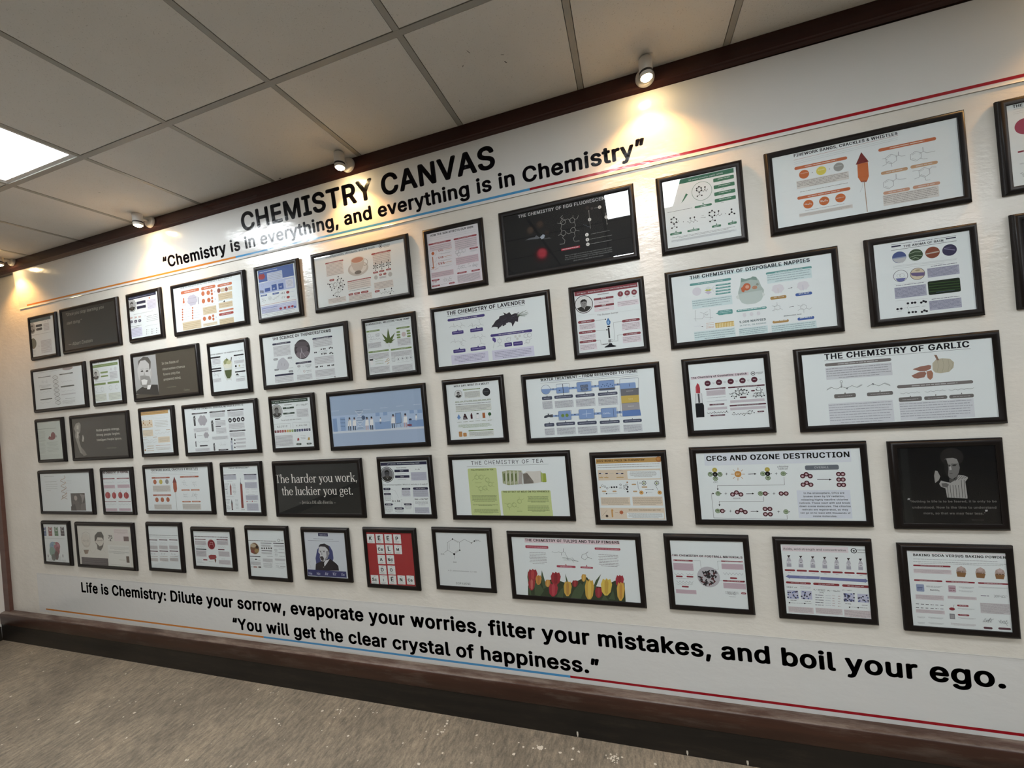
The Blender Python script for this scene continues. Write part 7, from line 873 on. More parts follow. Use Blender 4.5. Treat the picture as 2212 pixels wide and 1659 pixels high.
('t',264.1,98.8,4.6,0,'C','#d0d0d0','b'),('e',87.5,93.8,9.9,'#4a6a34'),('o',87.5,93.8,6.7,1.6,'#cdd8c0'),('t',83.7,97.4,6.7,0,'Cl','#dfe8d4','b'),('t',59.6,131,17,0,'CFC','#5a5c60',''),('e',156.6,94.5,13.2,'#c88a34'),('t',149.7,98,13.3,0,'UV','#f0d8b0','b'),('l',[172.6,94.9,182.3,95.1],2,'#b88a54'),('l',[166.9,106.9,173.2,113.6],2,'#b88a54'),('l',[155.2,111.7,154.4,121.1],2,'#b88a54'),
('l',[144.3,106.5,136.8,113],2,'#b88a54'),('l',[140.6,94.2,130.7,94],2,'#b88a54'),('l',[146.3,82.1,139.9,75.3],2,'#b88a54'),('l',[158,77.4,158.8,68],2,'#b88a54'),('l',[168.9,82.7,176.3,76.2],2,'#b88a54'),('l',[109.3,93.1,117.8,93.3],1.5,'#2a2a2e'),('l',[113.9,88.5,113.1,97.9],1.5,'#2a2a2e'),('l',[293.7,95.7,301.7,95.8],1.5,'#2a2a2e'),('l',[298.1,91.2,297.3,100.3],1.5,'#2a2a2e'),
('l',[99.5,176.5,108,176.6],1.5,'#2a2a2e'),('l',[104.1,171.8,103.3,181.3],1.5,'#2a2a2e'),('l',[279,178,287,178],1.5,'#2a2a2e'),('l',[283.4,173.4,282.6,182.6],1.5,'#2a2a2e'),('l',[110.9,251.8,119.4,251.8],1.5,'#2a2a2e'),('l',[115.5,247.1,114.7,256.5],1.5,'#2a2a2e'),('l',[289.8,253.6,297.8,253.6],1.5,'#2a2a2e'),('l',[294.2,249,293.4,258.2],1.5,'#2a2a2e'),('v',195.7,95.4,225.8,94.9,2.2,'#1a1a1e'),
('v',181.3,178,210.9,177.4,2.2,'#1a1a1e'),('v',192.3,253,221.7,252.4,2.2,'#1a1a1e'),('v',440.1,122.7,488.5,123.6,2.2,'#1a1a1e'),('e',323.1,96.3,9.5,'#4a6a34'),('o',323.1,96.3,6.4,1.6,'#cdd8c0'),('t',319.9,99.8,5.9,0,'Cl','#dfe8d4','b'),('e',73.5,176.3,9.9,'#4a6a34'),('o',73.5,176.3,6.8,1.6,'#cdd8c0'),('t',69.9,179.9,6.5,0,'Cl','#dfe8d4','b'),('e',234,177.6,9.6,'#4a6a34'),
('o',234,177.6,6.5,1.6,'#cdd8c0'),('t',230.6,181.1,6.1,0,'Cl','#dfe8d4','b'),('e',66.1,251.2,9.9,'#4a6a34'),('o',66.1,251.2,6.8,1.6,'#cdd8c0'),('t',62.6,254.8,6.4,0,'Cl','#dfe8d4','b'),('e',320.2,253.5,9.5,'#4a6a34'),('o',320.2,253.5,6.4,1.6,'#cdd8c0'),('t',317,256.9,5.9,0,'Cl','#dfe8d4','b'),('e',279.7,95.7,1.9,'k'),('e',335.3,95.8,1.9,'k'),('e',85.2,176.4,2,'k'),('e',263.6,177.8,2,'k'),
('e',95.4,251.1,2,'k'),('e',333,253.8,1.9,'k'),('e',129.1,180.7,9.4,'#4c1a24'),('e',129.1,180.7,5.1,'#b08890'),('t',126.8,183.9,4.2,0,'O','#f0e4e6','b'),('e',144.5,172.6,9.4,'#4c1a24'),('e',144.5,172.6,5.1,'#b08890'),('t',142.2,175.7,4.2,0,'O','#f0e4e6','b'),('e',160.6,180.9,9.4,'#4c1a24'),('e',160.6,180.9,5,'#b08890'),('t',158.2,184,4.2,0,'O','#f0e4e6','b'),('e',251.5,177.8,9.2,'#4c1a24'),
('e',251.5,177.8,4.9,'#b08890'),('t',249.3,180.8,4,0,'O','#f0e4e6','b'),('e',308.9,178.2,9.1,'#4c1a24'),('e',308.9,178.2,4.9,'#b08890'),('t',306.6,181.2,4,0,'O','#f0e4e6','b'),('e',326.6,178.3,9,'#4c1a24'),('e',326.6,178.3,5,'#b08890'),('t',324.4,181.4,3.9,0,'O','#f0e4e6','b'),('e',84,251.2,9.5,'#4c1a24'),('e',84,251.2,5.2,'#b08890'),('t',81.6,254.3,4.3,0,'O','#f0e4e6','b'),
('e',141.1,255.6,9.4,'#4c1a24'),('e',141.1,255.6,5.1,'#b08890'),('t',138.8,258.7,4.2,0,'O','#f0e4e6','b'),('e',156.1,247.7,9.4,'#4c1a24'),('e',156.1,247.7,5.1,'#b08890'),('t',153.7,250.8,4.2,0,'O','#f0e4e6','b'),('e',170.7,255.4,9.4,'#4c1a24'),('e',170.7,255.4,5,'#b08890'),('t',168.4,258.6,4.1,0,'O','#f0e4e6','b'),('e',245.6,241.9,9.2,'#4c1a24'),('e',245.6,241.9,5,'#b08890'),
('t',243.3,245,4.1,0,'O','#f0e4e6','b'),('e',263.1,241.9,9.2,'#4c1a24'),('e',263.1,241.9,5,'#b08890'),('t',260.8,245,4.1,0,'O','#f0e4e6','b'),('e',245.1,264.2,9.2,'#4c1a24'),('e',245.1,264.2,5,'#b08890'),('t',242.8,267.3,4.1,0,'O','#f0e4e6','b'),('e',262.9,264.1,9.2,'#4c1a24'),('e',262.9,264.1,5,'#b08890'),('t',260.7,267.2,4,0,'O','#f0e4e6','b'),('e',390.4,108,9,'#4c1a24'),
('e',390.4,108,4.9,'#b08890'),('t',388.3,111,3.8,0,'O','#f0e4e6','b'),('e',403.5,100.7,9,'#4c1a24'),('e',403.5,100.7,4.8,'#b08890'),('t',401.3,103.8,3.9,0,'O','#f0e4e6','b'),('e',416.3,108.5,9,'#4c1a24'),('e',416.3,108.5,4.9,'#b08890'),('t',414.1,111.4,3.8,0,'O','#f0e4e6','b'),('e',389.5,142.8,9,'#4c1a24'),('e',389.5,142.8,4.8,'#b08890'),('t',387.4,145.9,3.8,0,'O','#f0e4e6','b'),
('e',402.6,135.5,9,'#4c1a24'),('e',402.6,135.5,4.9,'#b08890'),('t',400.5,138.6,3.8,0,'O','#f0e4e6','b'),('e',416,143.2,8.9,'#4c1a24'),('e',416,143.2,4.8,'#b08890'),('t',413.9,146.2,3.8,0,'O','#f0e4e6','b'),('e',513.4,102.4,8.8,'#4c1a24'),('e',513.4,102.4,4.8,'#b08890'),('t',511.3,105.4,3.7,0,'O','#f0e4e6','b'),('e',527.1,102.7,8.8,'#4c1a24'),('e',527.1,102.7,4.8,'#b08890'),
('t',525.1,105.6,3.6,0,'O','#f0e4e6','b'),('e',512.6,124.1,8.8,'#4c1a24'),('e',512.6,124.1,4.8,'#b08890'),('t',510.5,127,3.7,0,'O','#f0e4e6','b'),('e',526.3,124.3,8.8,'#4c1a24'),('e',526.3,124.3,4.8,'#b08890'),('t',524.3,127.2,3.6,0,'O','#f0e4e6','b'),('e',512.1,145.3,8.8,'#4c1a24'),('e',512.1,145.3,4.8,'#b08890'),('t',510,148.2,3.7,0,'O','#f0e4e6','b'),('e',526.2,145.5,8.8,'#4c1a24'),
('e',526.2,145.5,4.8,'#b08890'),('t',524.1,148.4,3.7,0,'O','#f0e4e6','b'),('t',303.7,70.5,39.6,0,'chlorine','#5a5c60','i'),('t',306.9,79.4,33,0,'radical','#5a5c60','i'),('q',401.3,64.7,516.3,84.2,'#6a7078',6),('t',433.3,77.8,49.6,0,'OVERALL','#c8ccd0','b'),('l',[324.2,110.8,323.6,143,73.8,141.9,73.3,161.3],1.1,'#3a2c30'),('g',[70.6,154.5,77.8,154.6,73.8,163.3],'#2a2a2e'),
('l',[243.7,191.2,243.2,210,75.3,210,74.3,230.6],1.1,'#3a2c30'),('g',[71.4,222.7,79.2,222.7,74.6,231.4],'#2a2a2e'),('l',[322.7,267.5,321.9,284.9,48.5,281.6,47.5,176.9,58.4,175.8],1.1,'#3a2c30'),('g',[51.9,171.8,51.2,180.5,59.5,175.8],'#2a2a2e'),('t',129.9,200,28.1,0,'ozone','#7a7c80',''),('r',364.2,165.5,546.1,279.2,'#d2d9e4'),
('t',387.8,180.5,138.7,0,'In the stratosphere, CFCs are','#74797f','b'),('t',386.7,193.8,139.9,0,'broken down by UV radiation,','#74797f','b'),('t',377.6,207.2,159,0,'releasing highly reactive chlorine','#74797f','b'),('t',370.1,220.5,172.7,0,'radicals. These react with and break','#74797f','b'),('t',369.6,233.8,174,0,'down ozone molecules. The chlorine','#74797f','b'),
('t',377.5,247.2,156,0,'radicals are regenerated, so they','#74797f','b'),('t',370.7,260.6,170.2,0,'can go on to react with thousands of','#74797f','b'),('t',413.8,273.8,82,0,'ozone molecules.','#74797f','b'),]),
42:('#0b0b0d',[
('r',10.3,0.7,33.2,292.7,'#191b1b'),('r',7,163.2,15.2,293,'#1c1e1e'),('e',163.5,39.9,34.2,'#232120'),('g',[140.2,48.8,149.2,43.6,166.5,42.8,177.8,48.6,181.2,61,184,80.3,179.4,99.3,173,112.8,160.5,122.2,151.2,117.9,144.9,101.2,142,81.9],'#6e6c6a'),('g',[140.2,48.8,146.7,47.6,150.8,65.6,150.2,87.6,147.5,109.6,151,120.1,142.3,106.7,137.7,81.8],'#1c1b1b'),
('g',[146.8,46.2,166.4,43.6,177.8,49.4,180.4,62.4,166.9,66.1,149.7,65.6],'#85827f'),('g',[153.7,69.8,158.1,68.6,159.9,87.9,153.3,89.1],'#a8a5a2'),('E',168.2,71.6,5.8,2.8,'#2a2928'),('E',154.6,72.6,3.6,2.7,'#201f1f'),('l',[161.5,65.9,175.3,68.5],2,'#2a2827'),('d',152.4,101.2,162.2,3,'#3a2f2f'),('g',[151.1,119.3,164.7,123.6,176.7,106.1,173.5,121.1,157.4,134.5,149,131.6],'#4a4846'),
('g',[177.7,106.9,191.4,109.1,203.7,114.8,204.3,120.3,196,132.4,198.2,188.3,197.7,195.1,139.2,190.7,136.4,156.2,123.8,150.5,119.2,139.4,125.5,127.1,136.1,131.4,153,135.8,171.1,123.8],'#9c9a96'),('l',[142.6,145.3,143.1,190.7],1.3,'#2e2c2c'),('l',[150.8,145.4,151.3,190.8],1.3,'#2e2c2c'),('l',[159,145.5,159.4,190.8],1.3,'#2e2c2c'),('l',[167.1,145.6,167.6,190.8],1.3,'#2e2c2c'),
('l',[175.2,145.7,175.7,190.9],1.3,'#2e2c2c'),('l',[184.8,126.7,183.8,190.9],1.3,'#2e2c2c'),('l',[192.8,126.9,191.9,191],1.3,'#2e2c2c'),('l',[166.4,129.2,181.7,110.3],1.2,'#2e2c2c'),('l',[175.7,126,188,111.5],1.2,'#2e2c2c'),('l',[184.8,122.9,194.3,112.7],1.2,'#2e2c2c'),('l',[194,119.8,200.6,113.9],1.2,'#2e2c2c'),('g',[125.8,138.1,140,137,148.2,142.6,140.9,153.5,128.1,150.6],'#5a5856'),
('g',[110.9,89.4,117.4,90.9,124.5,111.8,119.1,125.6,107.3,136.5,106.2,108.7],'#8f8c88'),('t',26.2,209.3,253.6,0,'“Nothing in life is to be feared, it is only to be','#7c7a76','b'),('t',32.3,231.9,244.8,0,'understood. Now is the time to understand','#7c7a76','b'),('t',64.9,253.9,180.7,0,'more, so that we may fear less.”','#7c7a76','b'),('t',195.9,276.1,43.5,0,'— Marie Curie','#4a4a4a',''),
('t',19.4,208.7,8.5,16,'“','#d8d8d8','b'),('t',244.8,252.2,7.6,16,'”','#d8d8d8','b'),]),
43:('w',[
('q',-16.6,21.7,29.6,92.5,'#5a6c9c',2),('t',-8.8,53.8,31.5,0,'C','#d0d0d0','b'),('d',-13.8,72.5,22.6,3,'#c4c4c4'),('q',56.2,20.6,101.8,90.8,'#9c4a48',2),('t',63.9,52.4,31.1,0,'C','#d0d0d0','b'),('d',59,71,94.9,3,'#c4c4c4'),('q',131.5,19.3,176.5,89.1,'#4a7a50',2),('t',139.2,51,30.6,0,'C','#d0d0d0','b'),('d',134.3,69.4,169.7,3,'#c4c4c4'),('q',207,18.1,251.3,87.4,'#3c3440',2),
('t',214.5,49.5,30.2,0,'C','#d0d0d0','b'),('d',209.7,67.8,244.6,3,'#c4c4c4'),('d',-10.3,108.8,245.1,3,'#9a9c98'),('E',113.9,195.4,59.2,59.4,'#5e7a78'),('E',98.3,170,42.8,34.9,'#7a9ab4'),('E',84.4,211.2,35.8,37.2,'#6e9484'),('E',148.2,168.5,37.8,33.3,'#a85c6c'),('E',150.9,201.5,25.9,29.6,'#8a3c48'),('E',134.1,238.9,26,33.4,'#4c2a2c'),('E',96.4,255.1,26.2,26.1,'#46504c'),
('e',91.2,160.6,8.9,'#5a86b0'),('e',162.5,158.5,8.9,'#c07884'),('e',122,152.3,8.9,'#8ab0a0'),('r',22.4,235.7,31.4,257.6,'#33383c'),('a',23.2,265.4,92.4,284.9,3,'n','','j'),('a',145.9,238.5,187.2,280.9,5,'n','','j'),('r',205.8,229,214.6,250.6,'#5a5e60'),('a',189.2,266.2,244.2,289.5,3,'n','','j'),]),
44:('#d6d3c8',[
('d',83.5,30.6,203.7,3,'#a89c94'),('E',89.6,111.3,50.6,51.5,'#c4bdb0'),('E',90.5,104.2,45.2,46.4,'#d2ccbf'),('l',[40.3,98.3,57.7,58.6,98.1,45.7,135.9,59.1,141.6,99.3],1.4,'#8a7c70'),('l',[50.7,112.3,128,111.7],1,'#6a6258'),('g',[53,180.1,113.9,178.1,99.2,207,65.5,211.8],'#8a7460'),('o',69.5,113.3,8.6,0.9,'#5a544c'),('o',111.5,112.2,8.6,0.9,'#5a544c'),
('l',[89.6,111.3,91.7,129,82.7,130.7],0.9,'#7a7066'),('l',[69.6,146.1,102.8,145.1],1.2,'#7a6a60'),('l',[49.3,166,10.6,206.6],1,'#a89e90'),('l',[115.8,163.9,149.1,201.7],1,'#a89e90'),('E',242.2,107.3,49.1,50.7,'#c4bdb0'),('E',243.1,100.3,43.8,45.7,'#d2ccbf'),('g',[189.5,115.7,192.8,73.4,228.6,45.9,271.8,42.2,293.6,71.1,289.2,106.1,274.8,85.5,223.8,83.2,204.5,108.3],'#4a4640'),
('g',[191.8,122.7,211.6,136.2,212.5,171.3,248.8,180.7,279.5,148.2,288.4,120,269.8,141.5,236.7,149.5,212.5,129.2],'#5a544c'),('l',[212.2,106.7,279.8,104.9],1.6,'#4a4640'),('o',222.6,109.2,8.5,0.9,'#5a544c'),('o',263.4,108.1,8.4,0.9,'#5a544c'),('l',[242.2,107.3,244.2,124.8,235.4,126.4],0.9,'#7a7066'),('l',[222.8,141.5,255,140.6],1.2,'#7a6a60'),('l',[203,161.1,165.5,201.1],1,'#a89e90'),
('l',[267.5,159.1,299.8,196.4],1,'#a89e90'),('r',21.4,234.9,318.7,296.5,'#4a4244'),('d',44.1,246.7,298.9,3,'#77706e'),('d',42.3,260.9,297.1,3,'#77706e'),('d',40.4,275.1,295.3,3,'#77706e'),('d',38.5,289.3,293.6,3,'#77706e'),('r',328.6,136.3,555.9,285.7,'#dcdcd4'),('a',348.3,146.1,560.3,170.2,4,'#b4b2aa','','j'),('a',333.8,177.8,556.9,197.4,3,'#9a9a94','','j'),
('r',516.9,211.1,547.5,256.2,'#5a4a3c'),('d',440.1,238.8,506.5,4,'#8a8a7c'),('d',331.5,275.5,547.5,2,'#9a9a94'),('d',324.9,286.9,551,3,'#8aa08a'),('r',406.3,16.8,558.3,105.8,'#d8ccc8'),('a',411.1,20.1,559.6,54.8,5,'#b4a49c','','j'),('t',342.8,90.2,43.9,0,'75','#4a4440','b'),('r',507.1,71,560.5,103.7,'#6a5450'),('l',[343.1,104.6,384.5,107],1.4,'#4a4440'),('e',364.5,100.6,8.3,'#77706a'),]),
45:('w',[
('d',-4.1,63.3,276.2,5,'#6c6e70'),('a',-5.1,73.1,274.1,78.3,2,'#a2a4a6','','j'),('p',-4.8,94.4,78.3,100.2,'#5a3440','w'),('z',-2,118.2,70.5,117.5,8,8,'n',0),('d',-5.7,132.4,71.6,2,'n'),('a',-8.3,138.3,74.7,160.2,6,'n','#c9c4c4','j'),('p',-10.5,171.6,75.4,178,'#5a3440','w'),('m',-8.4,186.2,65.9,202,31,'n',0),('d',-11.5,211.3,68.6,5,'#a89c90'),('a',-12.9,222.9,68.5,242.8,5,'n','#cdc8c4','j'),
('p',95.3,91.8,176.7,97.6,'#5a3440','w'),('z',98.1,115.4,169.1,114.7,8,7.9,'n',0),('d',94.4,129.6,170.1,2,'n'),('a',91.9,135.3,173.2,157,6,'n','#c9c4c4','j'),('p',89.8,168.3,173.9,174.6,'#5a3440','w'),('m',91.8,182.6,164.5,198.4,32,'n',0),('d',88.8,207.6,167.1,5,'#a89c90'),('a',87.4,219,167.1,238.7,5,'n','#cdc8c4','j'),('p',193.4,89.3,273,95.1,'#5a3440','w'),
('z',196.1,112.7,265.6,112,8,7.8,'n',0),('d',192.5,126.6,266.6,2,'n'),('a',190,132.4,269.6,153.8,6,'n','#c9c4c4','j'),('p',187.9,165,270.3,171.2,'#5a3440','w'),('m',189.9,179.2,261.1,194.8,33,'n',0),('d',186.9,203.8,263.7,5,'#a89c90'),('a',185.6,215.1,263.6,234.7,5,'n','#cdc8c4','j'),]),
46:('w',[
('d',6.7,36.2,300.5,6,'#4a3034'),('p',7.4,51.6,105.7,57.6,'#6a2c38','w'),('p',201,49.8,298.3,55.8,'#6a2c38','w'),('e',152.4,85.8,35.1,'#d8c8c4'),('e',152.4,85.8,31.2,'#8a2c34'),('l',[132.9,100.1,144.7,71.7,165.9,71.1,168.6,99],2.4,'#d0a09c'),('l',[136.4,84.4,168.7,83.5],2,'#d0a09c'),('a',6.1,64.8,106.7,91.5,5,'n','#cdc6ca','j'),('z',11.6,107,90.1,101.5,8,6.4,'k',0),
('p',10.3,116.4,104.9,122.4,'k',''),('a',10.7,129.2,99.6,167,7,'n','#cdc6ca','j'),('d',29.3,141,76.9,2.5,'n'),('z',12.1,191.2,53.8,190.8,5,6.3,'n',0),('p',67.6,183.9,105.2,191.8,'#8a2c34',''),('d',12.8,208.4,77.6,2,'n'),('z',10.9,202,56.8,202,5,5.1,'n',0),('g',[117.4,160,139.5,153,181.6,153.3,188.5,166.7,175.9,180.9,131.6,184.5,119.9,175.6],'#9a3c40'),('e',175.3,185.8,7.5,'#6a4a3c'),
('d',117.3,197.6,159.7,3,'n'),('r',169.9,189.2,178.6,201.2,'#6a4a3c'),('a',204.9,60.8,297.2,85.9,5,'n','#cdc6ca','j'),('z',208.6,100.9,275.2,98.8,7,5.6,'n',0),('p',207.2,113.3,262.9,119.5,'#6a2c38',''),('a',209.6,128.7,301,159.3,7,'n','#cdc6ca','j'),('d',229.1,176.3,258,2.5,'n'),('a',205.6,184.6,303.4,210.1,5,'n','#cdc6ca','j'),]),
47:('w',[
('d',0.7,66.6,219.6,5,'#5a5450'),('o',242.5,60.7,8.2,2,'k'),('a',256.2,56.9,277.6,64.5,2,'#5a5a5a','','j'),('e',46.2,116.1,39.6,'#dad8d2'),('e',46.2,116.1,34.8,'#7a5a3c'),('E',36.5,98.4,23.4,12,'#b9a88a'),('E',60.1,130.5,17.1,12,'#a0844e'),('E',28.5,134.6,15.7,12,'#8a4a3c'),('E',66.7,106.5,11.6,9,'#3c2c22'),('p',96.8,78.8,184,82.2,'k',''),('p',195.8,77.2,280.1,81.8,'k',''),
('p',1.7,163.5,86.9,168,'k',''),('p',99.3,125.1,184,129.3,'k',''),('a',99.3,90.6,178.1,101.3,3,'n','g','j'),('e',105.3,113,5.4,'#4a4442'),('e',123.7,112.4,5.4,'#4a4442'),('e',142.1,111.8,5.4,'#4a4442'),('e',160.3,111.2,5.3,'#4a4442'),('e',178.5,110.7,5.4,'#4a4442'),('a',99.5,136.9,180.5,147.1,3,'n','g','j'),('a',202,88.8,278.7,101.6,4,'n','g','j'),('d',235.2,113.1,277.4,3,'k'),
('a',200.9,112.3,227.3,130.7,4,'n','','j'),('d',234.1,136.7,278.5,3,'k'),('a',200.7,134.6,278.9,133,2,'n','g','j'),('d',235.6,156.6,277.8,3,'k'),('a',202.3,140.4,224.1,160.1,3,'n','','j'),('d',137.4,160.4,185.1,3,'k'),('a',105.1,176.5,181,197,5,'n','g','j'),('a',200.2,172.8,280.6,184.1,4,'n','g','j'),('d',4,178.2,27.6,2,'k'),('g',[36.5,188.2,48.5,178.7,61.8,184.2],'k'),('d',5.2,188.4,28.7,3,'k'),
('d',65.4,187.2,84.6,3,'k'),('a',5.7,198.4,85,218.9,5,'n','g','j'),('d',3.5,231.8,17.5,3,'k'),('p',22,227.1,54.4,236.4,'#b08a84',''),('p',61.7,226.5,85.5,235,'#4a4442',''),('a',104.5,202.1,178.6,232.4,6,'n','','j'),('l',[163.6,197.8,159.7,233.3],0.6,'n'),('z',200.8,202.1,278.7,201.6,7,5.3,'n',0),('d',202.8,217.9,225.1,3,'k'),('d',236.3,218.6,276.8,3,'k'),('a',202.1,223.7,277,230.8,2,'n','','j'),]),
48:('#ccd2da',[
('r',102.7,5.1,172,24.3,'#3a3a5c'),('t',112.9,19.5,50.1,0,'1852–1916','#c0c4d8','b'),('d',65.7,39.7,206.9,3,'#6a6c78'),('d',25.8,51,245.3,3,'#6a6c78'),('g',[86.8,102.5,110,79.2,141.9,69.8,178.3,79.9,195.4,110,196.7,148.9,184.3,182.9,70.4,190.6,68.7,153.9],'#3c4478'),('g',[59.4,227.9,67.2,187.9,99.9,174.1,128.6,162.8,170.6,152.8,208.6,176.3,225.7,192.2,227.4,219.8],'#26222a'),
('g',[118.7,191.3,138.6,165.2,168.9,155.6,147.1,181.7,120.3,208.1],'#d6d8de'),('g',[112.7,183.2,127.7,171.3,127.5,205,114.3,199.9],'#1c1a20'),('g',[98.1,93.6,116.9,79,151.6,75.2,170,94.2,167.8,127.7,153.5,153.4,127.7,171.3,107.3,169.3,99.3,147.1,104.6,130,93.3,119.2],'#c9cacd'),('g',[96.9,85.2,110.9,70.7,142.3,65.9,168.4,77.5,174.8,99.6,169,116.5,159.5,97.3,143.7,84.9,116.4,83.5],'#2c2830'),
('g',[99.6,144.3,120.6,140.7,129.8,151.6,124.5,168.6,111,166.4],'#3a363c'),('d',103.2,109.6,117.2,2.6,'#2c2830'),('d',124.1,107.1,142.8,2.6,'#2c2830'),('E',109.6,115.2,4.8,2.8,'#4a464c'),('E',133.8,113.3,5.5,2.8,'#4a464c'),('g',[118.8,112.7,111.2,132.6,121.5,132.2],'#98989e'),('E',165.8,121.1,5.4,9.5,'#b2b0b4'),
('g',[147.7,111.7,168.8,105.4,163.9,139.1,138.6,165.2,132,162.7,150.2,139.6],'#8a888e'),('l',[30.3,173.6,16.8,181.6,17.7,192.9,27.5,199.9,27.8,209.5,19.2,211.6],0.8,'#6a6c78'),('r',2.4,223.2,276.4,258.7,'#34386c'),('t',9.1,252.8,25.3,0,'He','#c4c8e0','b'),('d',16.5,236.4,32,2,'#6a6e9c'),('d',10.8,263,30.5,2,'#6a6e9c'),('t',68,251.6,25,0,'Ne','#c4c8e0','b'),('d',75.3,235,90.6,2,'#6a6e9c'),
('d',69.7,261.6,89.2,2,'#6a6e9c'),('t',126.1,250.4,24.6,0,'Ar','#c4c8e0','b'),('d',133.3,233.6,148.4,2,'#6a6e9c'),('d',127.8,260.2,146.9,2,'#6a6e9c'),('t',183.3,249.2,24.3,0,'Kr','#c4c8e0','b'),('d',190.5,232.2,205.4,2,'#6a6e9c'),('d',185,258.9,203.9,2,'#6a6e9c'),('t',239.8,248,23.9,0,'Xe','#c4c8e0','b'),('d',246.9,230.8,261.6,2,'#6a6e9c'),('d',241.4,257.6,260.1,2,'#6a6e9c'),]),
49:('#a8242a',[
('q',2.8,11,51.7,62.1,'#dfe2e0',1.5),('t',16.5,44.6,17.2,0,'K','#1c1a1e','b'),('d',22.1,17.8,35,2.4,'#6a6a6c'),('d',10,52.2,40,2.4,'#6a6a6c'),('d',12.2,58,36.6,2,'#7a7a7c'),('d',44.9,31.8,50.6,2,'#8a8a8c'),('q',59.9,10.5,108.1,61.2,'#dfe2e0',1.5),('t',73.4,43.8,16.9,0,'E','#1c1a1e','b'),('d',78.9,17.2,91.6,2.4,'#6a6a6c'),('d',67,51.4,96.5,2.4,'#6a6a6c'),('d',69.2,57.2,93.1,2,'#7a7a7c'),
('d',101.3,31.2,107,2,'#8a8a8c'),('q',116.8,10,164.3,60.3,'#dfe2e0',1.5),('t',130.1,43.1,16.7,0,'E','#1c1a1e','b'),('d',135.6,16.6,148.1,2.4,'#6a6a6c'),('d',123.8,50.6,152.9,2.4,'#6a6a6c'),('d',126,56.3,149.6,2,'#7a7a7c'),('d',157.7,30.6,163.2,2,'#8a8a8c'),('q',173.6,9.5,220.4,59.5,'#dfe2e0',1.5),('t',186.7,42.4,16.4,0,'P','#1c1a1e','b'),('d',192.1,16,204.4,2.4,'#6a6a6c'),
('d',180.4,49.8,209.1,2.4,'#6a6a6c'),('d',182.6,55.4,205.9,2,'#7a7a7c'),('d',213.8,29.9,219.3,2,'#8a8a8c'),('q',61,68.7,109.2,119,'#dfe2e0',1.5),('t',68.1,101.9,29.6,0,'Ca','#1c1a1e','b'),('d',80,75.2,92.7,2.4,'#6a6a6c'),('d',68.1,109.4,97.6,2.4,'#6a6a6c'),('d',70.3,115.2,94.2,2,'#7a7a7c'),('d',102.4,89.1,108,2,'#8a8a8c'),('q',117.9,67.8,165.3,117.7,'#dfe2e0',1.5),
('t',131.2,100.7,16.6,0,'L','#1c1a1e','b'),('d',136.6,74.2,149.1,2.4,'#6a6a6c'),('d',124.8,108.2,153.9,2.4,'#6a6a6c'),('d',127,113.9,150.6,2,'#7a7a7c'),('d',158.7,88,164.2,2,'#8a8a8c'),('q',173.2,66.9,220,116.5,'#dfe2e0',1.5),('t',186.3,99.6,16.5,0,'M','#1c1a1e','b'),('d',191.7,73.3,204,2.4,'#6a6a6c'),('d',180.1,107,208.8,2.4,'#6a6a6c'),('d',182.3,112.6,205.5,2,'#7a7a7c'),
('d',213.5,87,218.9,2,'#8a8a8c'),('q',61.4,126.3,109.6,176.2,'#dfe2e0',1.5),('t',74.9,159.2,16.9,0,'A','#1c1a1e','b'),('d',80.5,132.6,93.1,2.4,'#6a6a6c'),('d',68.5,166.8,98,2.4,'#6a6a6c'),('d',70.7,172.6,94.7,2,'#7a7a7c'),('d',102.9,146.3,108.5,2,'#8a8a8c'),('q',119,124.9,166.5,174.5,'#dfe2e0',1.5),('t',126,157.6,29.2,0,'Nd','#1c1a1e','b'),('d',137.8,131.2,150.2,2.4,'#6a6a6c'),
('d',126,165.2,155.1,2.4,'#6a6a6c'),('d',128.2,170.9,151.7,2,'#7a7a7c'),('d',159.8,144.8,165.4,2,'#8a8a8c'),('q',62.6,183.8,110.7,233.4,'#dfe2e0',1.5),('t',76,216.6,16.9,0,'D','#1c1a1e','b'),('d',81.6,189.9,94.3,2.4,'#6a6a6c'),('d',69.7,224.2,99.2,2.4,'#6a6a6c'),('d',71.9,229.9,95.8,2,'#7a7a7c'),('d',104,203.5,109.6,2,'#8a8a8c'),('q',120.1,182,167.6,231.2,'#dfe2e0',1.5),
('t',133.4,214.6,16.7,0,'O','#1c1a1e','b'),('d',138.9,188.1,151.4,2.4,'#6a6a6c'),('d',127.1,222,156.2,2.4,'#6a6a6c'),('d',129.3,227.8,152.9,2,'#7a7a7c'),('d',160.9,201.6,166.5,2,'#8a8a8c'),('q',5.6,240.5,54.5,290.1,'#dfe2e0',1.5),('t',12.9,273.5,30,0,'Sc','#1c1a1e','b'),('d',24.9,246.5,37.8,2.4,'#6a6a6c'),('d',12.8,281,42.8,2.4,'#6a6a6c'),('d',15.1,286.8,39.4,2,'#7a7a7c'),
('d',47.7,260,53.4,2,'#8a8a8c'),('q',64,238.3,112.2,287.5,'#dfe2e0',1.5),('t',82.4,270.9,7.1,0,'I','#1c1a1e','b'),('d',83.1,244.2,95.7,2.4,'#6a6a6c'),('d',71.1,278.4,100.6,2.4,'#6a6a6c'),('d',73.3,284.2,97.3,2,'#7a7a7c'),('d',105.5,257.6,111.1,2,'#8a8a8c'),('q',120.9,236.1,168.3,284.9,'#dfe2e0',1.5),('t',134.1,268.5,16.7,0,'E','#1c1a1e','b'),('d',139.6,242,152.1,2.4,'#6a6a6c'),
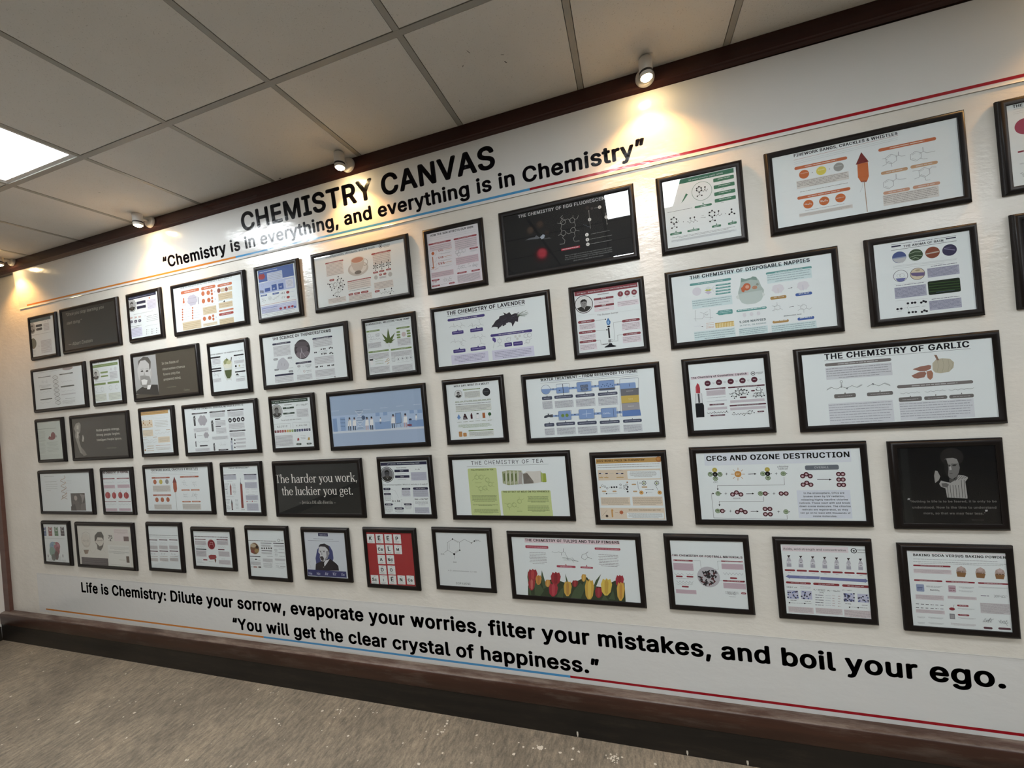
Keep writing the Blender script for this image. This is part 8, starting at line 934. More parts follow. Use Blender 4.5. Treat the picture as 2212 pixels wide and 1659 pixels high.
('d',127.8,276,156.9,2.4,'#6a6a6c'),('d',130,281.7,153.6,2,'#7a7a7c'),('d',161.7,255.4,167.2,2,'#8a8a8c'),('q',177.6,233.9,224.3,282.4,'#dfe2e0',1.5),('t',190.6,266,16.4,0,'N','#1c1a1e','b'),('d',196,239.8,208.3,2.4,'#6a6a6c'),('d',184.4,273.5,213.1,2.4,'#6a6a6c'),('d',186.6,279.2,209.8,2,'#7a7a7c'),('d',217.8,253,223.2,2,'#8a8a8c'),('q',234.1,231.7,280.1,279.9,'#dfe2e0',1.5),
('t',240.9,263.6,28.2,0,'Ce','#1c1a1e','b'),('d',252.3,237.6,264.4,2.4,'#6a6a6c'),('d',240.8,271,269,2.4,'#6a6a6c'),('d',242.9,276.6,265.8,2,'#7a7a7c'),('d',273.7,250.7,279,2,'#8a8a8c'),('r',-1.6,296.7,286.5,295.1,'#c9cccb'),]),
50:('#d9dede',[
('l',[96.5,33.8,133.4,49.8,131.3,90.6,97.6,112.2,62.6,92.9,64.7,52.9,96.5,33.8],1.1,'#1a1a1c'),('l',[73.8,55.5,72.5,88],0.9,'#1a1a1c'),('l',[103.4,40.4,127,52.3],0.9,'#1a1a1c'),('l',[100.3,104.1,124.6,89.7],0.9,'#1a1a1c'),('l',[133.4,49.8,162.6,33.3,200.4,51.3,218.3,40.8],1.1,'#1a1a1c'),('l',[62.6,92.9,41.8,106.2],1.1,'#1a1a1c'),('l',[97.6,112.2,97,137.2],1.1,'#1a1a1c'),
('e',97.6,112.8,5.7,'#141416'),('e',131.2,91.2,3.9,'#141416'),('e',96.5,33.8,4,'#141416'),('e',218.3,40.8,3.9,'#141416'),('e',200.4,51.3,2.9,'#141416'),('t',20.2,119.2,19.1,8,'HO','#3a3a3c','w'),('t',224.3,41.7,26.3,8,'NH₂','#3a3a3c','w'),('t',87.4,158.8,18.1,8,'OH','#3a3a3c','w'),('t',52.9,203,162.1,0,'4-(2-aminoethyl)benzene-1,2-diol','#8a8c8e',''),
('t',93.3,270.2,81.3,11,'DOPAMINE','#3a3a3c','w'),]),
51:('w',[
('r',66.7,7,519.7,27.4,'#dfc8ce'),('t',69.3,20.9,450,0,'THE CHEMISTRY OF TULIPS AND TULIP FINGERS','#1c1418','b'),('q',68,41.3,183.2,54.8,'#a83c50',4),('q',404.4,41.5,521.4,51.9,'#a83c50',4),('q',215.7,132.6,307.6,143,'#a83c50',5),('q',329.5,133.7,389.3,142.3,'#a83c50',5),('d',76.7,48.7,175.2,3.4,'#e2b8c0'),('d',411.9,47.3,513.1,3.4,'#e2b8c0'),('d',233.6,138.8,291.4,3,'#e2b8c0'),
('d',337.8,138.3,381.1,3,'#e2b8c0'),('g',[258,131.7,265.4,131.4,261.9,124.3],'#a83c50'),('g',[356.2,133,363.3,132.7,360.6,124.1],'#a83c50'),('a',81.2,72.6,172.8,132.9,8,'#8d868a','','c'),('a',416.3,71.2,510.6,130.6,8,'#8d868a','','c'),('l',[199.1,68.5,218.6,71.5,232.3,67.4,245,72.2,254.5,66.6,263.7,69.9,267.6,84.4,276.7,99.7],1,'#4a4a4c'),('l',[254.5,66.6,255.9,50.9],1.4,'#4a4a4c'),
('l',[245,72.2,243.9,84.2],1.2,'#4a4a4c'),('l',[248.2,95.6,267.6,95.9,276.2,104.9,292,103.2,307.1,107.8,322.5,109.2],1.4,'#2a2a2c'),('l',[267.6,95.9,282,98.4,295.4,93.7,307.1,107.8],0.9,'#4a4a4c'),('l',[292,103.2,301.3,115.3],1,'#4a4a4c'),('l',[252.5,105.9,276.2,104.9],1,'#4a4a4c'),('l',[343.3,77.5,361.7,71.6,369.3,88.8,354.9,101.7,339.4,93.1,343.3,77.5],1.2,'#4a4a4c'),
('l',[361.7,71.6,372.7,62.5],1.6,'#4a4a4c'),('l',[369.3,88.8,387.5,95.3],1.6,'#4a4a4c'),('g',[63.1,242.4,89.5,208.8,123.1,201.6,154.4,215.8,182.4,203.7,219.5,206.9,250.4,215.7,292.4,213.3,335.7,190.2,356.7,183.9,383.6,223.4,418.4,226.5,465.1,203.4,485.7,192.2,526.3,199.9,523.7,300.2,59.3,307.1],'#34402a'),('g',[70.7,161.5,63.8,199.4,68.1,290.4,76.7,287.2],'#46583a'),
('g',[99.1,224.3,116.1,218,142,261.6,119.2,303,93.6,283.4],'#46583a'),('g',[140.5,160.8,133,201.1,140.1,253.8,157.4,242.1],'#46583a'),('g',[254.5,171.1,254.5,199.8,260.7,246.4,273.8,245.6],'#46583a'),('g',[423.9,165.1,396,197.2,377.1,239.2,386.8,243.7],'#46583a'),('g',[201.6,286.8,226.3,248.5,243.2,237,232.6,295.2],'#46583a'),
('g',[269.6,292.7,289.1,249.8,323.5,211.5,337.6,226.2,295.2,296.1],'#46583a'),('g',[289.6,301.7,332.4,226.5,352.8,171.3,350.4,225.4,315.6,299.8],'#46583a'),('g',[448.4,280.4,471.8,238.4,477.6,283.4],'#46583a'),('g',[412.5,293,430.2,261.3,447.5,290.6],'#46583a'),
('g',[68.3,179.9,79.6,158.4,88.4,163.8,94.4,156.1,101.8,162.2,111.3,158.5,117.3,179,108,208.3,93.6,221.9,81.6,222.6,69.6,208.8],'#9c2430'),('g',[85.1,171,95.4,159.3,102,173.4,96.6,212.1,88.6,219,82,209.7],'#b8383c'),('g',[66.7,223.8,75.2,204.2,81.3,209.2,85.7,202.2,90.8,207.8,97.7,204.5,101.5,223.3,94.4,250.2,83.8,262.6,75.3,263.2,67.1,250.4],'#a02c34'),
('g',[78.8,215.8,86.4,205.1,90.8,218.1,86.2,253.7,80.3,259.9,75.9,251.3],'#c46058'),('g',[105.5,202.2,112.8,186.2,118.1,190.2,121.9,184.5,126.4,189.1,132.4,186.4,135.9,201.7,129.8,223.6,120.7,233.7,113.2,234.1,106,223.8],'#c88a2c'),('g',[116,195.6,122.5,186.9,126.5,197.4,122.7,226.4,117.6,231.5,113.6,224.5],'#b8742c'),
('g',[182.2,188.4,193.6,167.3,202.4,172.5,208.5,165,215.9,170.9,225.5,167.3,231.6,187.4,222.4,216.2,207.9,229.6,195.8,230.4,183.7,216.8],'#a02430'),('g',[199.1,179.6,209.5,168.1,216.2,181.9,210.9,220,202.8,226.8,196.2,217.7],'#8a1c28'),('g',[152.4,217.4,158.5,205,163.1,208.1,166.3,203.7,170.2,207.1,175.3,205,178.4,216.9,173.3,233.8,165.6,241.6,159.3,242,153,234.1],'#c8882c'),
('g',[161.3,212.3,166.9,205.5,170.3,213.6,167.3,236,163,240,159.5,234.6],'#d0a040'),('g',[167.3,243.3,178,221.4,186.1,226.8,191.8,218.9,198.6,225.1,207.5,221.3,212.9,242.2,204.1,272,190.5,286,179.4,286.7,168.3,272.7],'#a82438'),('g',[183,234.2,192.7,222.2,198.8,236.5,193.4,276,185.9,283,179.8,273.6],'#bc3c48'),
('g',[241.5,232.1,251.1,207.8,257.9,214,262.9,205.3,268.5,212.3,276.2,208.2,280.3,231.6,272.1,264.9,260.2,280.3,250.7,280.9,241.7,265.1],'#d0a428'),('g',[255,222.2,263.6,208.9,268.4,225.1,262.9,269.2,256.4,276.9,251.5,266.2],'#b8862c'),('g',[283.7,212.1,290.1,200.9,295.3,203.6,298.8,199.6,303.2,202.7,308.8,200.7,312.5,211.3,307.2,226.5,298.8,233.6,291.8,234.1,284.6,227],'#8a2428'),
('g',[293.4,207.4,299.4,201.3,303.4,208.5,300.5,228.6,295.9,232.2,291.9,227.4],'#a83434'),('g',[330.5,181.6,335.9,169.5,340,172.6,342.8,168.3,346.2,171.7,350.6,169.7,353.3,181.3,348.7,197.7,341.9,205.3,336.4,205.6,330.9,197.8],'#c8942c'),('g',[338.4,176.6,343.3,170.1,346.2,178,343.4,199.8,339.6,203.6,336.7,198.4],'#d8b040'),
('g',[343,226.7,354.1,194.3,361.5,202.7,367.2,191.2,373.4,200.6,382,195.2,386.2,226.6,376.4,271,362.9,291.4,352.3,292.1,342.5,270.8],'#d0a428'),('g',[358.2,213.6,368,196,373,217.6,366.1,276.5,358.6,286.8,353.4,272.5],'#e0bc3c'),('g',[388.6,244.9,396.8,227.8,403.1,232,407.5,225.8,412.7,230.6,419.7,227.6,423.9,243.9,417.1,267.3,406.6,278.1,398,278.7,389.4,267.8],'#982434'),
('g',[400.7,237.7,408.2,228.3,412.9,239.5,408.8,270.3,403,275.8,398.3,268.5],'#a83440'),('g',[418.5,212.6,430.6,186.1,439.7,192.7,446.1,183.3,453.8,190.8,463.8,186.3,469.8,211.5,459.8,247.6,444.4,264.4,431.9,265.3,419.5,248.2],'#dcbc34'),('g',[436.2,201.6,447.2,187.2,453.9,204.6,447.7,252.3,439.2,260.8,432.5,249.4],'#c8a024'),
('g',[487.4,184.9,496.2,166.5,502.9,171.1,507.6,164.5,513.3,169.7,520.7,166.6,525.2,184.2,517.9,209.4,506.7,221.1,497.5,221.7,488.3,209.8],'#a82438'),('g',[500.4,177.3,508.4,167.2,513.4,179.4,509.1,212.7,502.8,218.6,497.8,210.6],'#982030'),('g',[489.4,227.3,498.7,199,504.9,206.3,509.7,196.3,514.8,204.5,521.9,199.8,525.3,227.3,517.1,266.1,505.8,283.9,497,284.6,488.9,265.9],'#d8a82c'),
('g',[502.1,215.9,510.3,200.5,514.4,219.4,508.5,271,502.3,279.9,497.9,267.4],'#c88c24'),]),
52:('w',[
('r',0.4,68.1,284.6,71.4,'#dcc4cc'),('t',3.7,72,278.3,0,'THE CHEMISTRY OF FOOTBALL MATERIALS','#1c1418','b'),('p',5.6,86.5,87.3,93.5,'#8f2c3a','w'),('p',198.9,84.2,281.8,88.7,'#8f2c3a','w'),('p',198.9,167.5,282.4,174.5,'#8f2c3a','w'),('e',9.1,91.1,3.6,'#d0a8b0'),('e',279.2,85.7,3.6,'#c08890'),('e',279.9,170,3.5,'#6a1c28'),('a',6.9,103.5,85.4,132.5,10,'#b496a2','#c9b2bc','j'),
('a',200.5,98.4,281.3,119.2,9,'#b496a2','#c9b2bc','j'),('a',200.8,180.8,284.2,202.2,9,'#b496a2','#c9b2bc','j'),('a',8.3,220.4,88.5,235.6,7,'#b496a2','#c9b2bc','j'),('l',[88.4,88.7,117.2,88.4,117.7,122.1],0.7,'#5a5a5e'),('l',[198.7,86.6,185,87.2,185.6,122.9,172.2,123.5],0.7,'#5a5a5e'),('l',[186.2,171.3,199.4,171.4],0.7,'#5a5a5e'),('z',6.6,151.8,44.5,151.1,5,7.4,'n',0),
('z',55.9,150.1,83.9,150.3,4,6.5,'n',0),('p',12.3,158.3,40.1,165.3,'#8f2c3a',''),('p',55.5,157.3,83.6,164.3,'#8f2c3a',''),('d',12.6,170,82.3,3,'#b4a8ac'),('z',13.2,186.2,80.9,185.2,10,9.8,'n',0),('z',13.1,196.4,78.4,193.5,10,5.8,'n',0),('p',32.5,202.4,61.1,209.4,'#8f2c3a',''),('z',203.1,139.9,279,138.8,12,8.8,'n',0),('p',227.7,154.6,254.9,161.6,'#8f2c3a',''),
('a',205.1,215,257.4,231.3,4,'n','','j'),('m',205.8,214.9,257.2,233.3,41,'n',0),('p',264.9,217.1,284.4,225.2,'#8f2c3a','w'),('d',218.1,238.2,242.8,2,'n'),('e',143.9,157.7,45,'#b9b6bc'),('l',[136.2,148,130.7,154.1,126.8,149.9],5.2,'#5a2a30'),('l',[121.7,136.4,128.2,139.3,125.3,145.3],5.2,'#2e2b30'),('l',[146.5,147.2,145.4,155.3,139.6,155.2],5.2,'#2e2b30'),
('l',[165.2,154.7,157.9,156.5,157.4,150.3],5.2,'#2e2b30'),('l',[118,170.1,113.8,164.1,118.6,159.7],5.2,'#5a2a30'),('l',[132.1,155.4,137.6,149.2,141.6,153.3],5.2,'#2e2b30'),('l',[147.7,139.8,144.8,133,150.2,129.7],5.2,'#2e2b30'),('l',[150.6,154.7,144.9,150.6,148.5,145.1],5.2,'#2e2b30'),('l',[154.2,166.5,159.5,160.3,163.5,164.3],5.2,'#5a2a30'),('l',[136,140.8,141.7,135,145.4,139.4],5.2,'#2e2b30'),
('l',[175.1,137,169,142.2,165.9,137.4],5.2,'#2e2b30'),('l',[108.4,173.7,115.5,170.1,117.3,175.9],5.2,'#2e2b30'),('l',[163.2,170,167.5,175.7,162.7,180.2],5.2,'#5a2a30'),('l',[164.2,150.4,157.2,153.8,155.4,148.1],5.2,'#2e2b30'),('l',[141.1,184.3,133.8,184.4,134.6,177.9],5.2,'#2e2b30'),('l',[137.3,178.7,131.4,175,134.8,169.2],5.2,'#2e2b30'),('l',[167.4,148.8,165,141.7,170.6,138.7],5.2,'#5a2a30'),
('l',[158.7,130,166,129.2,165.8,135.6],5.2,'#2e2b30'),('l',[150.3,188,155.5,181.5,159.6,185.4],5.2,'#2e2b30'),('l',[178.8,139.2,172.5,136.1,175.4,130.2],5.2,'#2e2b30'),('l',[143.9,193.5,148.1,186.3,152.9,189.2],5.2,'#5a2a30'),('l',[130.1,180.8,136.6,183.6,133.8,189.6],5.2,'#2e2b30'),('l',[168.4,150.1,174.2,154,170.7,159.5],5.2,'#2e2b30'),('l',[114,169.8,117.7,176.1,112.6,180.2],5.2,'#2e2b30'),
('l',[141.7,146.2,147.3,140.1,151.1,144.4],5.2,'#5a2a30'),('l',[133.5,152.3,140.4,154.2,138.2,160.4],5.2,'#2e2b30'),('l',[122.5,190.5,128.4,184.7,132,189.2],5.2,'#2e2b30'),('l',[103.5,158.6,110.9,158.2,110.4,164.6],5.2,'#2e2b30'),('l',[163.3,169.7,157.8,165.3,161.7,159.9],5.2,'#5a2a30'),('l',[151.4,157.2,144.9,161.9,142.2,156.7],5.2,'#2e2b30'),
('l',[148.9,177.8,155.8,179.5,153.7,185.8],5.2,'#2e2b30'),('l',[122.1,191.8,129.4,189.3,130.3,195.5],5.2,'#2e2b30'),('l',[126.7,180.4,119.4,182.8,118.5,176.6],5.2,'#5a2a30'),('l',[137.3,143.2,131.6,138.9,135.4,133.5],5.2,'#2e2b30'),('e',142.2,135,3.6,'#2e2b30'),('e',142.5,144.9,3.6,'#2e2b30'),]),
53:('w',[
('r',5.9,7.1,232.6,30.3,'#dcd0d4'),('t',8.8,24.2,216,0,'Acids, acid strength and concentration','#3a343a',''),('o',250.9,20.9,8.8,3,'k'),('e',250.9,20.9,3.6,'#4a4a4a'),('t',262,18.6,27,0,'COMPOUND','#4a4a4a','b'),('t',261.8,29.2,25.8,0,'INTEREST','#6a6a6a','b'),('g',[21.1,47.3,32.3,46.8,30.3,51.5,28.2,53.1,28,56.1,24,56.3,24.3,53.2,22.4,51.8],'#2a2024'),
('g',[22.7,56.3,29.9,56.4,33.5,68,32.7,94.6,15.6,94.6,17.8,67.9],'#b4b3bc'),('r',18.2,70.9,32.6,79.4,'#d8dadf'),('d',21.1,75.2,29.7,3.4,'#4a464c'),('r',17.2,83.1,32.8,93.8,'#a3a2b0'),('p',7.2,104.9,44.3,112.2,'#8a2830',''),('d',18.4,117.4,29.2,2.2,'n'),('g',[63.3,48,74.3,47.5,72.3,52.1,70.3,53.7,70,56.7,66.1,56.9,66.4,53.9,64.6,52.4],'#2a2024'),
('g',[64.8,56.9,71.9,57,75.5,68.6,74.7,94.9,57.9,94.9,60,68.4],'#b4b3bc'),('r',60.4,71.4,74.6,79.9,'#d8dadf'),('d',63.3,75.6,71.8,3.4,'#4a464c'),('r',59.5,83.6,74.8,94.2,'#a3a2b0'),('p',49.6,105.1,86.2,112.4,'#8a2830',''),('d',60.6,117.6,71.3,2.2,'n'),('g',[104.9,48.7,115.7,48.2,113.8,52.8,111.7,54.4,111.5,57.4,107.7,57.5,107.9,54.5,106.1,53.1],'#2a2024'),
('g',[106.4,57.6,113.4,57.7,116.9,69.1,116.1,95.3,99.5,95.3,101.6,69],'#b4b3bc'),('r',102,72,116,80.3,'#d8dadf'),('d',104.9,76.2,113.2,3.4,'#4a464c'),('r',101.1,84,116.1,94.5,'#a3a2b0'),('p',91.4,105.4,127.4,112.6,'#8a2830',''),('d',102.2,117.7,112.7,2.2,'n'),('g',[145.8,49.3,156.5,48.9,154.6,53.5,152.6,55,152.3,58,148.6,58.1,148.8,55.2,147,53.7],'#2a2024'),
('g',[147.3,58.2,154.2,58.3,157.7,69.6,156.9,95.6,140.5,95.6,142.6,69.5],'#b4b3bc'),('r',143,72.5,156.8,80.8,'#d8dadf'),('d',145.8,76.6,154,3.4,'#4a464c'),('r',142.1,84.4,156.9,94.9,'#a3a2b0'),('p',132.5,105.7,168,112.8,'#8a2830',''),('d',143.2,117.9,153.5,2.2,'n'),('g',[186.2,50,196.7,49.6,194.8,54.1,192.8,55.6,192.6,58.6,188.9,58.7,189.1,55.8,187.4,54.4],'#2a2024'),
('g',[187.6,58.8,194.4,58.9,197.9,70.2,197,95.9,181,96,183,70],'#b4b3bc'),('r',183.4,73,197,81.2,'#d8dadf'),('d',186.2,77.1,194.2,3.4,'#4a464c'),('r',182.5,84.8,197.1,95.2,'#a3a2b0'),('p',173,105.9,208,113,'#8a2830',''),('d',183.6,118.1,193.7,2.2,'n'),('g',[225.9,50.7,236.3,50.3,234.4,54.7,232.5,56.3,232.3,59.2,228.6,59.3,228.8,56.4,227.1,55],'#2a2024'),
('g',[227.4,59.4,234.1,59.5,237.5,70.7,236.7,96.3,220.8,96.3,222.8,70.6],'#b4b3bc'),('r',223.2,73.5,236.6,81.7,'#d8dadf'),('d',225.9,77.6,233.9,3.4,'#4a464c'),('r',222.3,85.2,236.7,95.5,'#a3a2b0'),('p',213,106.2,247.4,113.3,'#8a2830',''),('d',223.4,118.2,233.4,2.2,'n'),('g',[265.1,51.3,275.4,50.9,273.5,55.4,271.6,56.9,271.4,59.8,267.8,59.9,268,57,266.3,55.6],'#2a2024'),
('g',[266.6,60,273.2,60.1,276.5,71.2,275.7,96.6,260.1,96.6,262.1,71.1],'#b4b3bc'),('r',262.4,74,275.6,82.1,'#d8dadf'),('d',265.1,78.1,273,3.4,'#4a464c'),('r',261.5,85.6,275.7,95.9,'#a3a2b0'),('p',252.4,106.5,287.8,113.4,'#8a2830',''),('d',262.6,118.4,272.5,2.2,'n'),('g',[8,135.6,22,126.2,21.6,130,128.6,129.3,127.7,140.5,24,141.3,23.8,143.9],'#6f76a8'),
('g',[130.3,131.5,279,131.6,279.2,128.7,289.2,138.3,277.8,146.9,278,144,129.5,141.9],'#6f76a8'),('d',57.1,134.6,82.9,3,'#b0b4d0'),('p',7.7,155.4,95.9,164,'#8a2830','w'),('p',103.6,155.3,193.1,164.9,'#8a2830','w'),('p',201.8,156.3,290.5,166.4,'#8a2830','w'),('t',9.3,180.8,37.6,0,'HA ⇌ H⁺ + A⁻','#3a3a3c','b'),('d',57.1,175,93.2,2,'n'),('d',56.7,180.2,92.7,2,'n'),
('t',103.7,185.5,38.7,0,'Kₐ = [H⁺][A⁻]','#4a4a4c','b'),('l',[120.1,188.3,142.1,188],0.6,'k'),('t',123.2,196.6,13.6,0,'[HA]','#4a4a4c',''),('t',150.1,186.4,42.6,0,'pKₐ = −log₁₀(Kₐ)','#4a4a4c','b'),('t',201.7,180.4,30.6,0,'pH = −log[H⁺]','#4a4a4c','b'),('r',9.4,191.5,48.4,226.8,'#b9bcd4'),('e',32.8,216.1,3,'#5a6aa0'),('e',38.4,221.9,3,'#34344a'),('e',36.5,221.4,3,'#34344a'),
('e',12.3,208.8,3,'#5a6aa0'),('e',44.3,212.4,3,'#34344a'),('e',44.2,195.8,3,'#34344a'),('e',28.6,201,3,'#5a6aa0'),('e',30.4,211,3,'#34344a'),('e',12.4,201.1,3,'#34344a'),('e',20.1,222.3,3,'#5a6aa0'),('e',39.3,197.6,3,'#34344a'),('e',40.4,196.9,3,'#34344a'),('e',34.1,196.9,3,'#5a6aa0'),('e',10.3,221.6,3.1,'#34344a'),('e',19.4,200.6,3,'#34344a'),('e',45.1,219.3,3.1,'#5a6aa0'),
('r',57.5,190.4,95.8,225.4,'#b9bcd4'),('e',68.2,222.4,3,'#5a6aa0'),('e',77.7,213,3,'#34344a'),('e',65.3,221.9,3,'#34344a'),('e',82.2,221.6,3,'#5a6aa0'),('e',90.9,200.4,3,'#34344a'),('e',72.7,197.5,3,'#34344a'),('e',65.4,194.9,3,'#5a6aa0'),('e',69.6,211.2,3,'#34344a'),('e',58.9,214.2,3.1,'#34344a'),('e',71.6,202,3,'#5a6aa0'),('e',87.9,206.2,3,'#34344a'),('e',70.4,207.4,3,'#34344a'),
('r',203.4,190.8,239.7,224.9,'#b9bcd4'),('e',229.5,193.7,2.9,'#5a6aa0'),('e',238.5,192.1,3,'#34344a'),('e',229.1,217.4,3,'#34344a'),('e',205,217.3,3,'#5a6aa0'),('e',217,210.2,2.9,'#34344a'),('e',206.4,194.9,3,'#34344a'),('e',210,222,3,'#5a6aa0'),('e',211,215.9,3,'#34344a'),('e',234.8,219.9,3,'#34344a'),('e',216.8,203.5,3,'#5a6aa0'),('e',221.8,215.8,2.9,'#34344a'),('e',208.1,215.9,3,'#34344a'),
('e',230.6,217.7,2.9,'#5a6aa0'),('e',205.2,222.1,3,'#34344a'),('e',208.5,203.6,3,'#34344a'),('e',224.3,219.9,3,'#5a6aa0'),('e',215.3,220.7,2.9,'#34344a'),('e',223.6,201.8,2.9,'#34344a'),('e',216.4,198.2,2.9,'#5a6aa0'),('e',208.5,197.9,3,'#34344a'),('e',226.7,222.1,3,'#34344a'),('e',211.5,194.6,3,'#5a6aa0'),('e',237.6,207.5,3,'#34344a'),('e',219.2,199.8,3,'#34344a'),('e',224,217.2,3,'#5a6aa0'),
('e',220.4,205.3,2.9,'#34344a'),('r',249.6,191.1,285.4,224.9,'#b9bcd4'),('e',252.1,221.2,3,'#5a6aa0'),('e',252.4,208.5,3,'#34344a'),('e',279.4,195.9,2.9,'#34344a'),('e',274.1,220.6,2.9,'#5a6aa0'),('e',271.2,216,2.9,'#34344a'),('e',254.9,206.6,2.9,'#34344a'),('e',255.3,218.8,2.9,'#5a6aa0'),('e',261,206.7,2.9,'#34344a'),('e',283,217.1,2.9,'#34344a'),('e',283.2,205.3,2.9,'#5a6aa0'),
('e',266.7,214.6,2.9,'#34344a'),('e',267.4,201.5,2.9,'#34344a'),('d',18.3,232.5,39.5,3,'#5a5a5e'),('d',68.6,233.2,89.5,3,'#5a5a5e'),('d',206.7,234,226.6,3,'#5a5a5e'),('d',261.2,235.6,280.7,3,'#5a5a5e'),('d',10.8,243.3,35.4,3,'n'),('d',38.6,242.8,93.5,3,'n'),('e',14.1,243.6,2.7,'k'),('e',67.8,243.1,2.7,'k'),('d',218,245.8,278.4,3,'n'),('e',219.8,246.8,2.6,'k'),('e',248.3,246.5,2.6,'k'),
('d',107.6,205,136.1,4,'#6a6c78'),('d',142.4,205.2,161.1,2.4,'#a4b0bc'),('d',165.8,205.1,174.5,3,'#a88a8a'),('d',184.4,205.4,192.1,3,'#a88a8a'),('d',106.8,215.1,135.3,4,'#6a6c78'),('d',141.6,215.3,160.3,2.4,'#a4b0bc'),('d',165,215.2,173.7,3,'#a88a8a'),('d',183.6,215.4,191.3,3,'#a88a8a'),('d',106,225.2,134.5,4,'#6a6c78'),('d',140.7,225.4,159.5,2.4,'#a4b0bc'),('d',164.2,225.2,172.9,3,'#a88a8a'),
('d',182.8,225.4,190.5,3,'#a88a8a'),('d',105.2,235.3,133.7,4,'#6a6c78'),('d',139.9,235.4,158.7,2.4,'#a4b0bc'),('d',163.4,235.2,172.1,3,'#a88a8a'),('d',182,235.4,189.7,3,'#a88a8a'),('d',104.4,245.4,132.9,4,'#6a6c78'),('d',139.1,245.4,157.9,2.4,'#a4b0bc'),('d',162.6,245.2,171.3,3,'#a88a8a'),('d',181.2,245.4,188.9,3,'#a88a8a'),('a',9.5,259.9,95.1,281.6,6,'#a3989a','#d2c8ca','j'),
('a',104.9,258.4,193.3,279.3,6,'#a3989a','#d2c8ca','j'),('a',201.7,258.4,287.3,284.4,6,'#a3989a','#d2c8ca','j'),]),
54:('w',[
('r',12.7,8.1,297.5,9.9,'#dcc8cc'),('t',19.4,21.2,269.2,0,'BAKING SODA VERSUS BAKING POWDER','#1e1518','b'),('d',19.2,32.4,265.5,2.6,'n'),('d',18.5,42,287.7,2.6,'n'),('d',33.5,47.6,279.7,2.2,'n'),('p',16.8,54.1,129,60.3,'#8f2c3a','w'),('p',15.3,110.5,100.9,116.9,'#8f2c3a','w'),('p',110.3,110.9,195.4,117,'#8f2c3a','w'),('p',203.8,111.1,290.7,116.9,'#8f2c3a','w'),
('a',18.3,71.3,128.5,85.1,5,'#a5989c','#d6cbce','j'),('g',[144,73.3,147.3,61.1,159.9,53.7,171.3,61.7,173.8,73.6,170.8,78.8,145.2,78.4],'#b09a90'),('g',[144.2,76.7,173,78,168.5,94.7,146.2,93.8],'#8a6238'),('d',147.6,75.4,170.2,4,'#5a3c28'),('e',159.2,62.3,6.9,'#c0a8a4'),('g',[199.4,74.7,202.6,62.7,215,55.3,226.1,63.2,228.6,75,225.6,80.2,200.6,79.7],'#b09a90'),
('g',[199.7,78.1,227.8,79.4,223.4,95.8,201.6,95],'#8a6238'),('d',202.9,76.8,225.1,4,'#5a3c28'),('e',214.3,63.8,6.8,'#c0a8a4'),('g',[253.9,76.1,257.1,64.1,269.2,56.9,280.1,64.7,282.5,76.3,279.6,81.5,255.1,81],'#b09a90'),('g',[254.2,79.4,281.7,80.7,277.4,96.9,256,96.1],'#8a6238'),('d',257.4,78.2,279,4,'#5a3c28'),('e',268.5,65.3,6.8,'#c0a8a4'),('q',20.4,128.5,44.3,156.5,'#8a97b8',3),
('d',23.1,141.3,41,5,'#55628c'),('d',23.2,147.2,37.2,4,'#55628c'),('d',50.9,134.2,98.9,3,'n'),('d',50.6,137.6,93.2,2.4,'n'),('t',62,151,27.5,0,'NaHCO₃','#2a2a2c','b'),('q',116.4,127.8,138.7,153.3,'#b9a0ac',3),('d',119.1,138,136.7,5,'#8a4a5c'),('d',118.5,146,134.7,4,'#8a4a5c'),('a',148,130.4,192.6,137.9,3,'n','','j'),('a',146.9,144.2,189,150.7,3,'n','','j'),('a',204.4,127,291.1,131.9,4,'n','','j'),
('a',17.3,169.8,99.2,185.2,5,'#a5989c','#d0c6ca','j'),('a',113.3,168.7,194.9,176.9,4,'#a5989c','#d0c6ca','j'),('d',208.7,160.8,232.1,4,'#5a4a68'),('m',241.2,150.1,288.3,170.4,51,'n',0),('d',14.6,205,24.4,3.4,'#4a4a4e'),('d',29.5,205,39.3,3.4,'#4a4a4e'),('d',44.3,205,54,3.4,'#4a4a4e'),('d',59,205,68.7,3.4,'#4a4a4e'),('d',73.6,204.9,83.3,3.4,'#4a4a4e'),('d',88.2,204.9,97.8,3.4,'#4a4a4e'),
('d',13.5,219.1,23.4,3.4,'#4a4a4e'),('d',28.4,219.1,38.2,3.4,'#4a4a4e'),('d',43.2,219,52.9,3.4,'#4a4a4e'),('d',57.9,219,67.6,3.4,'#4a4a4e'),('d',72.6,218.9,82.2,3.4,'#4a4a4e'),('d',87.1,218.8,96.7,3.4,'#4a4a4e'),('a',14.4,226.3,98,237.2,4,'#a5989c','#d0c6ca','j'),('a',15.2,252.6,39.9,259.3,3,'n','','j'),('a',48.8,251.6,95.1,258.2,3,'n','','j'),('a',15,273.7,38.2,280.5,3,'n','','j'),
('a',47.7,272.7,94.9,279,3,'n','','j'),('E',122.1,216.4,8.7,5.5,'#8f2c3a'),('l',[125.8,210.9,129.3,200.3],1.2,'#8a8a8c'),('p',137.5,198.7,171.2,205.1,'#8f2c3a','w'),('a',139.3,210.9,189.4,216.3,3,'n','','j'),('r',113.2,234.3,128.5,254.4,'#77767a'),('r',115.2,236.9,126.5,251.8,'#9a999c'),('p',137.5,233.7,170.7,240,'#8f2c3a','w'),('a',138,246.1,189.4,251.4,3,'n','','j'),
('a',114.7,268.7,190.1,277.5,4,'#a5989c','','j'),('a',205.9,188,285.6,223.9,9,'#a09a9c','#c9c6c8','j'),('m',205.9,240.5,240.7,261.2,52,'n',0),('m',249.9,241.9,286.5,263.9,53,'n',0),('p',208.4,275,234.1,283,'#5a3440',''),('p',249.9,273.6,285.4,281.6,'#5a3440',''),]),
}
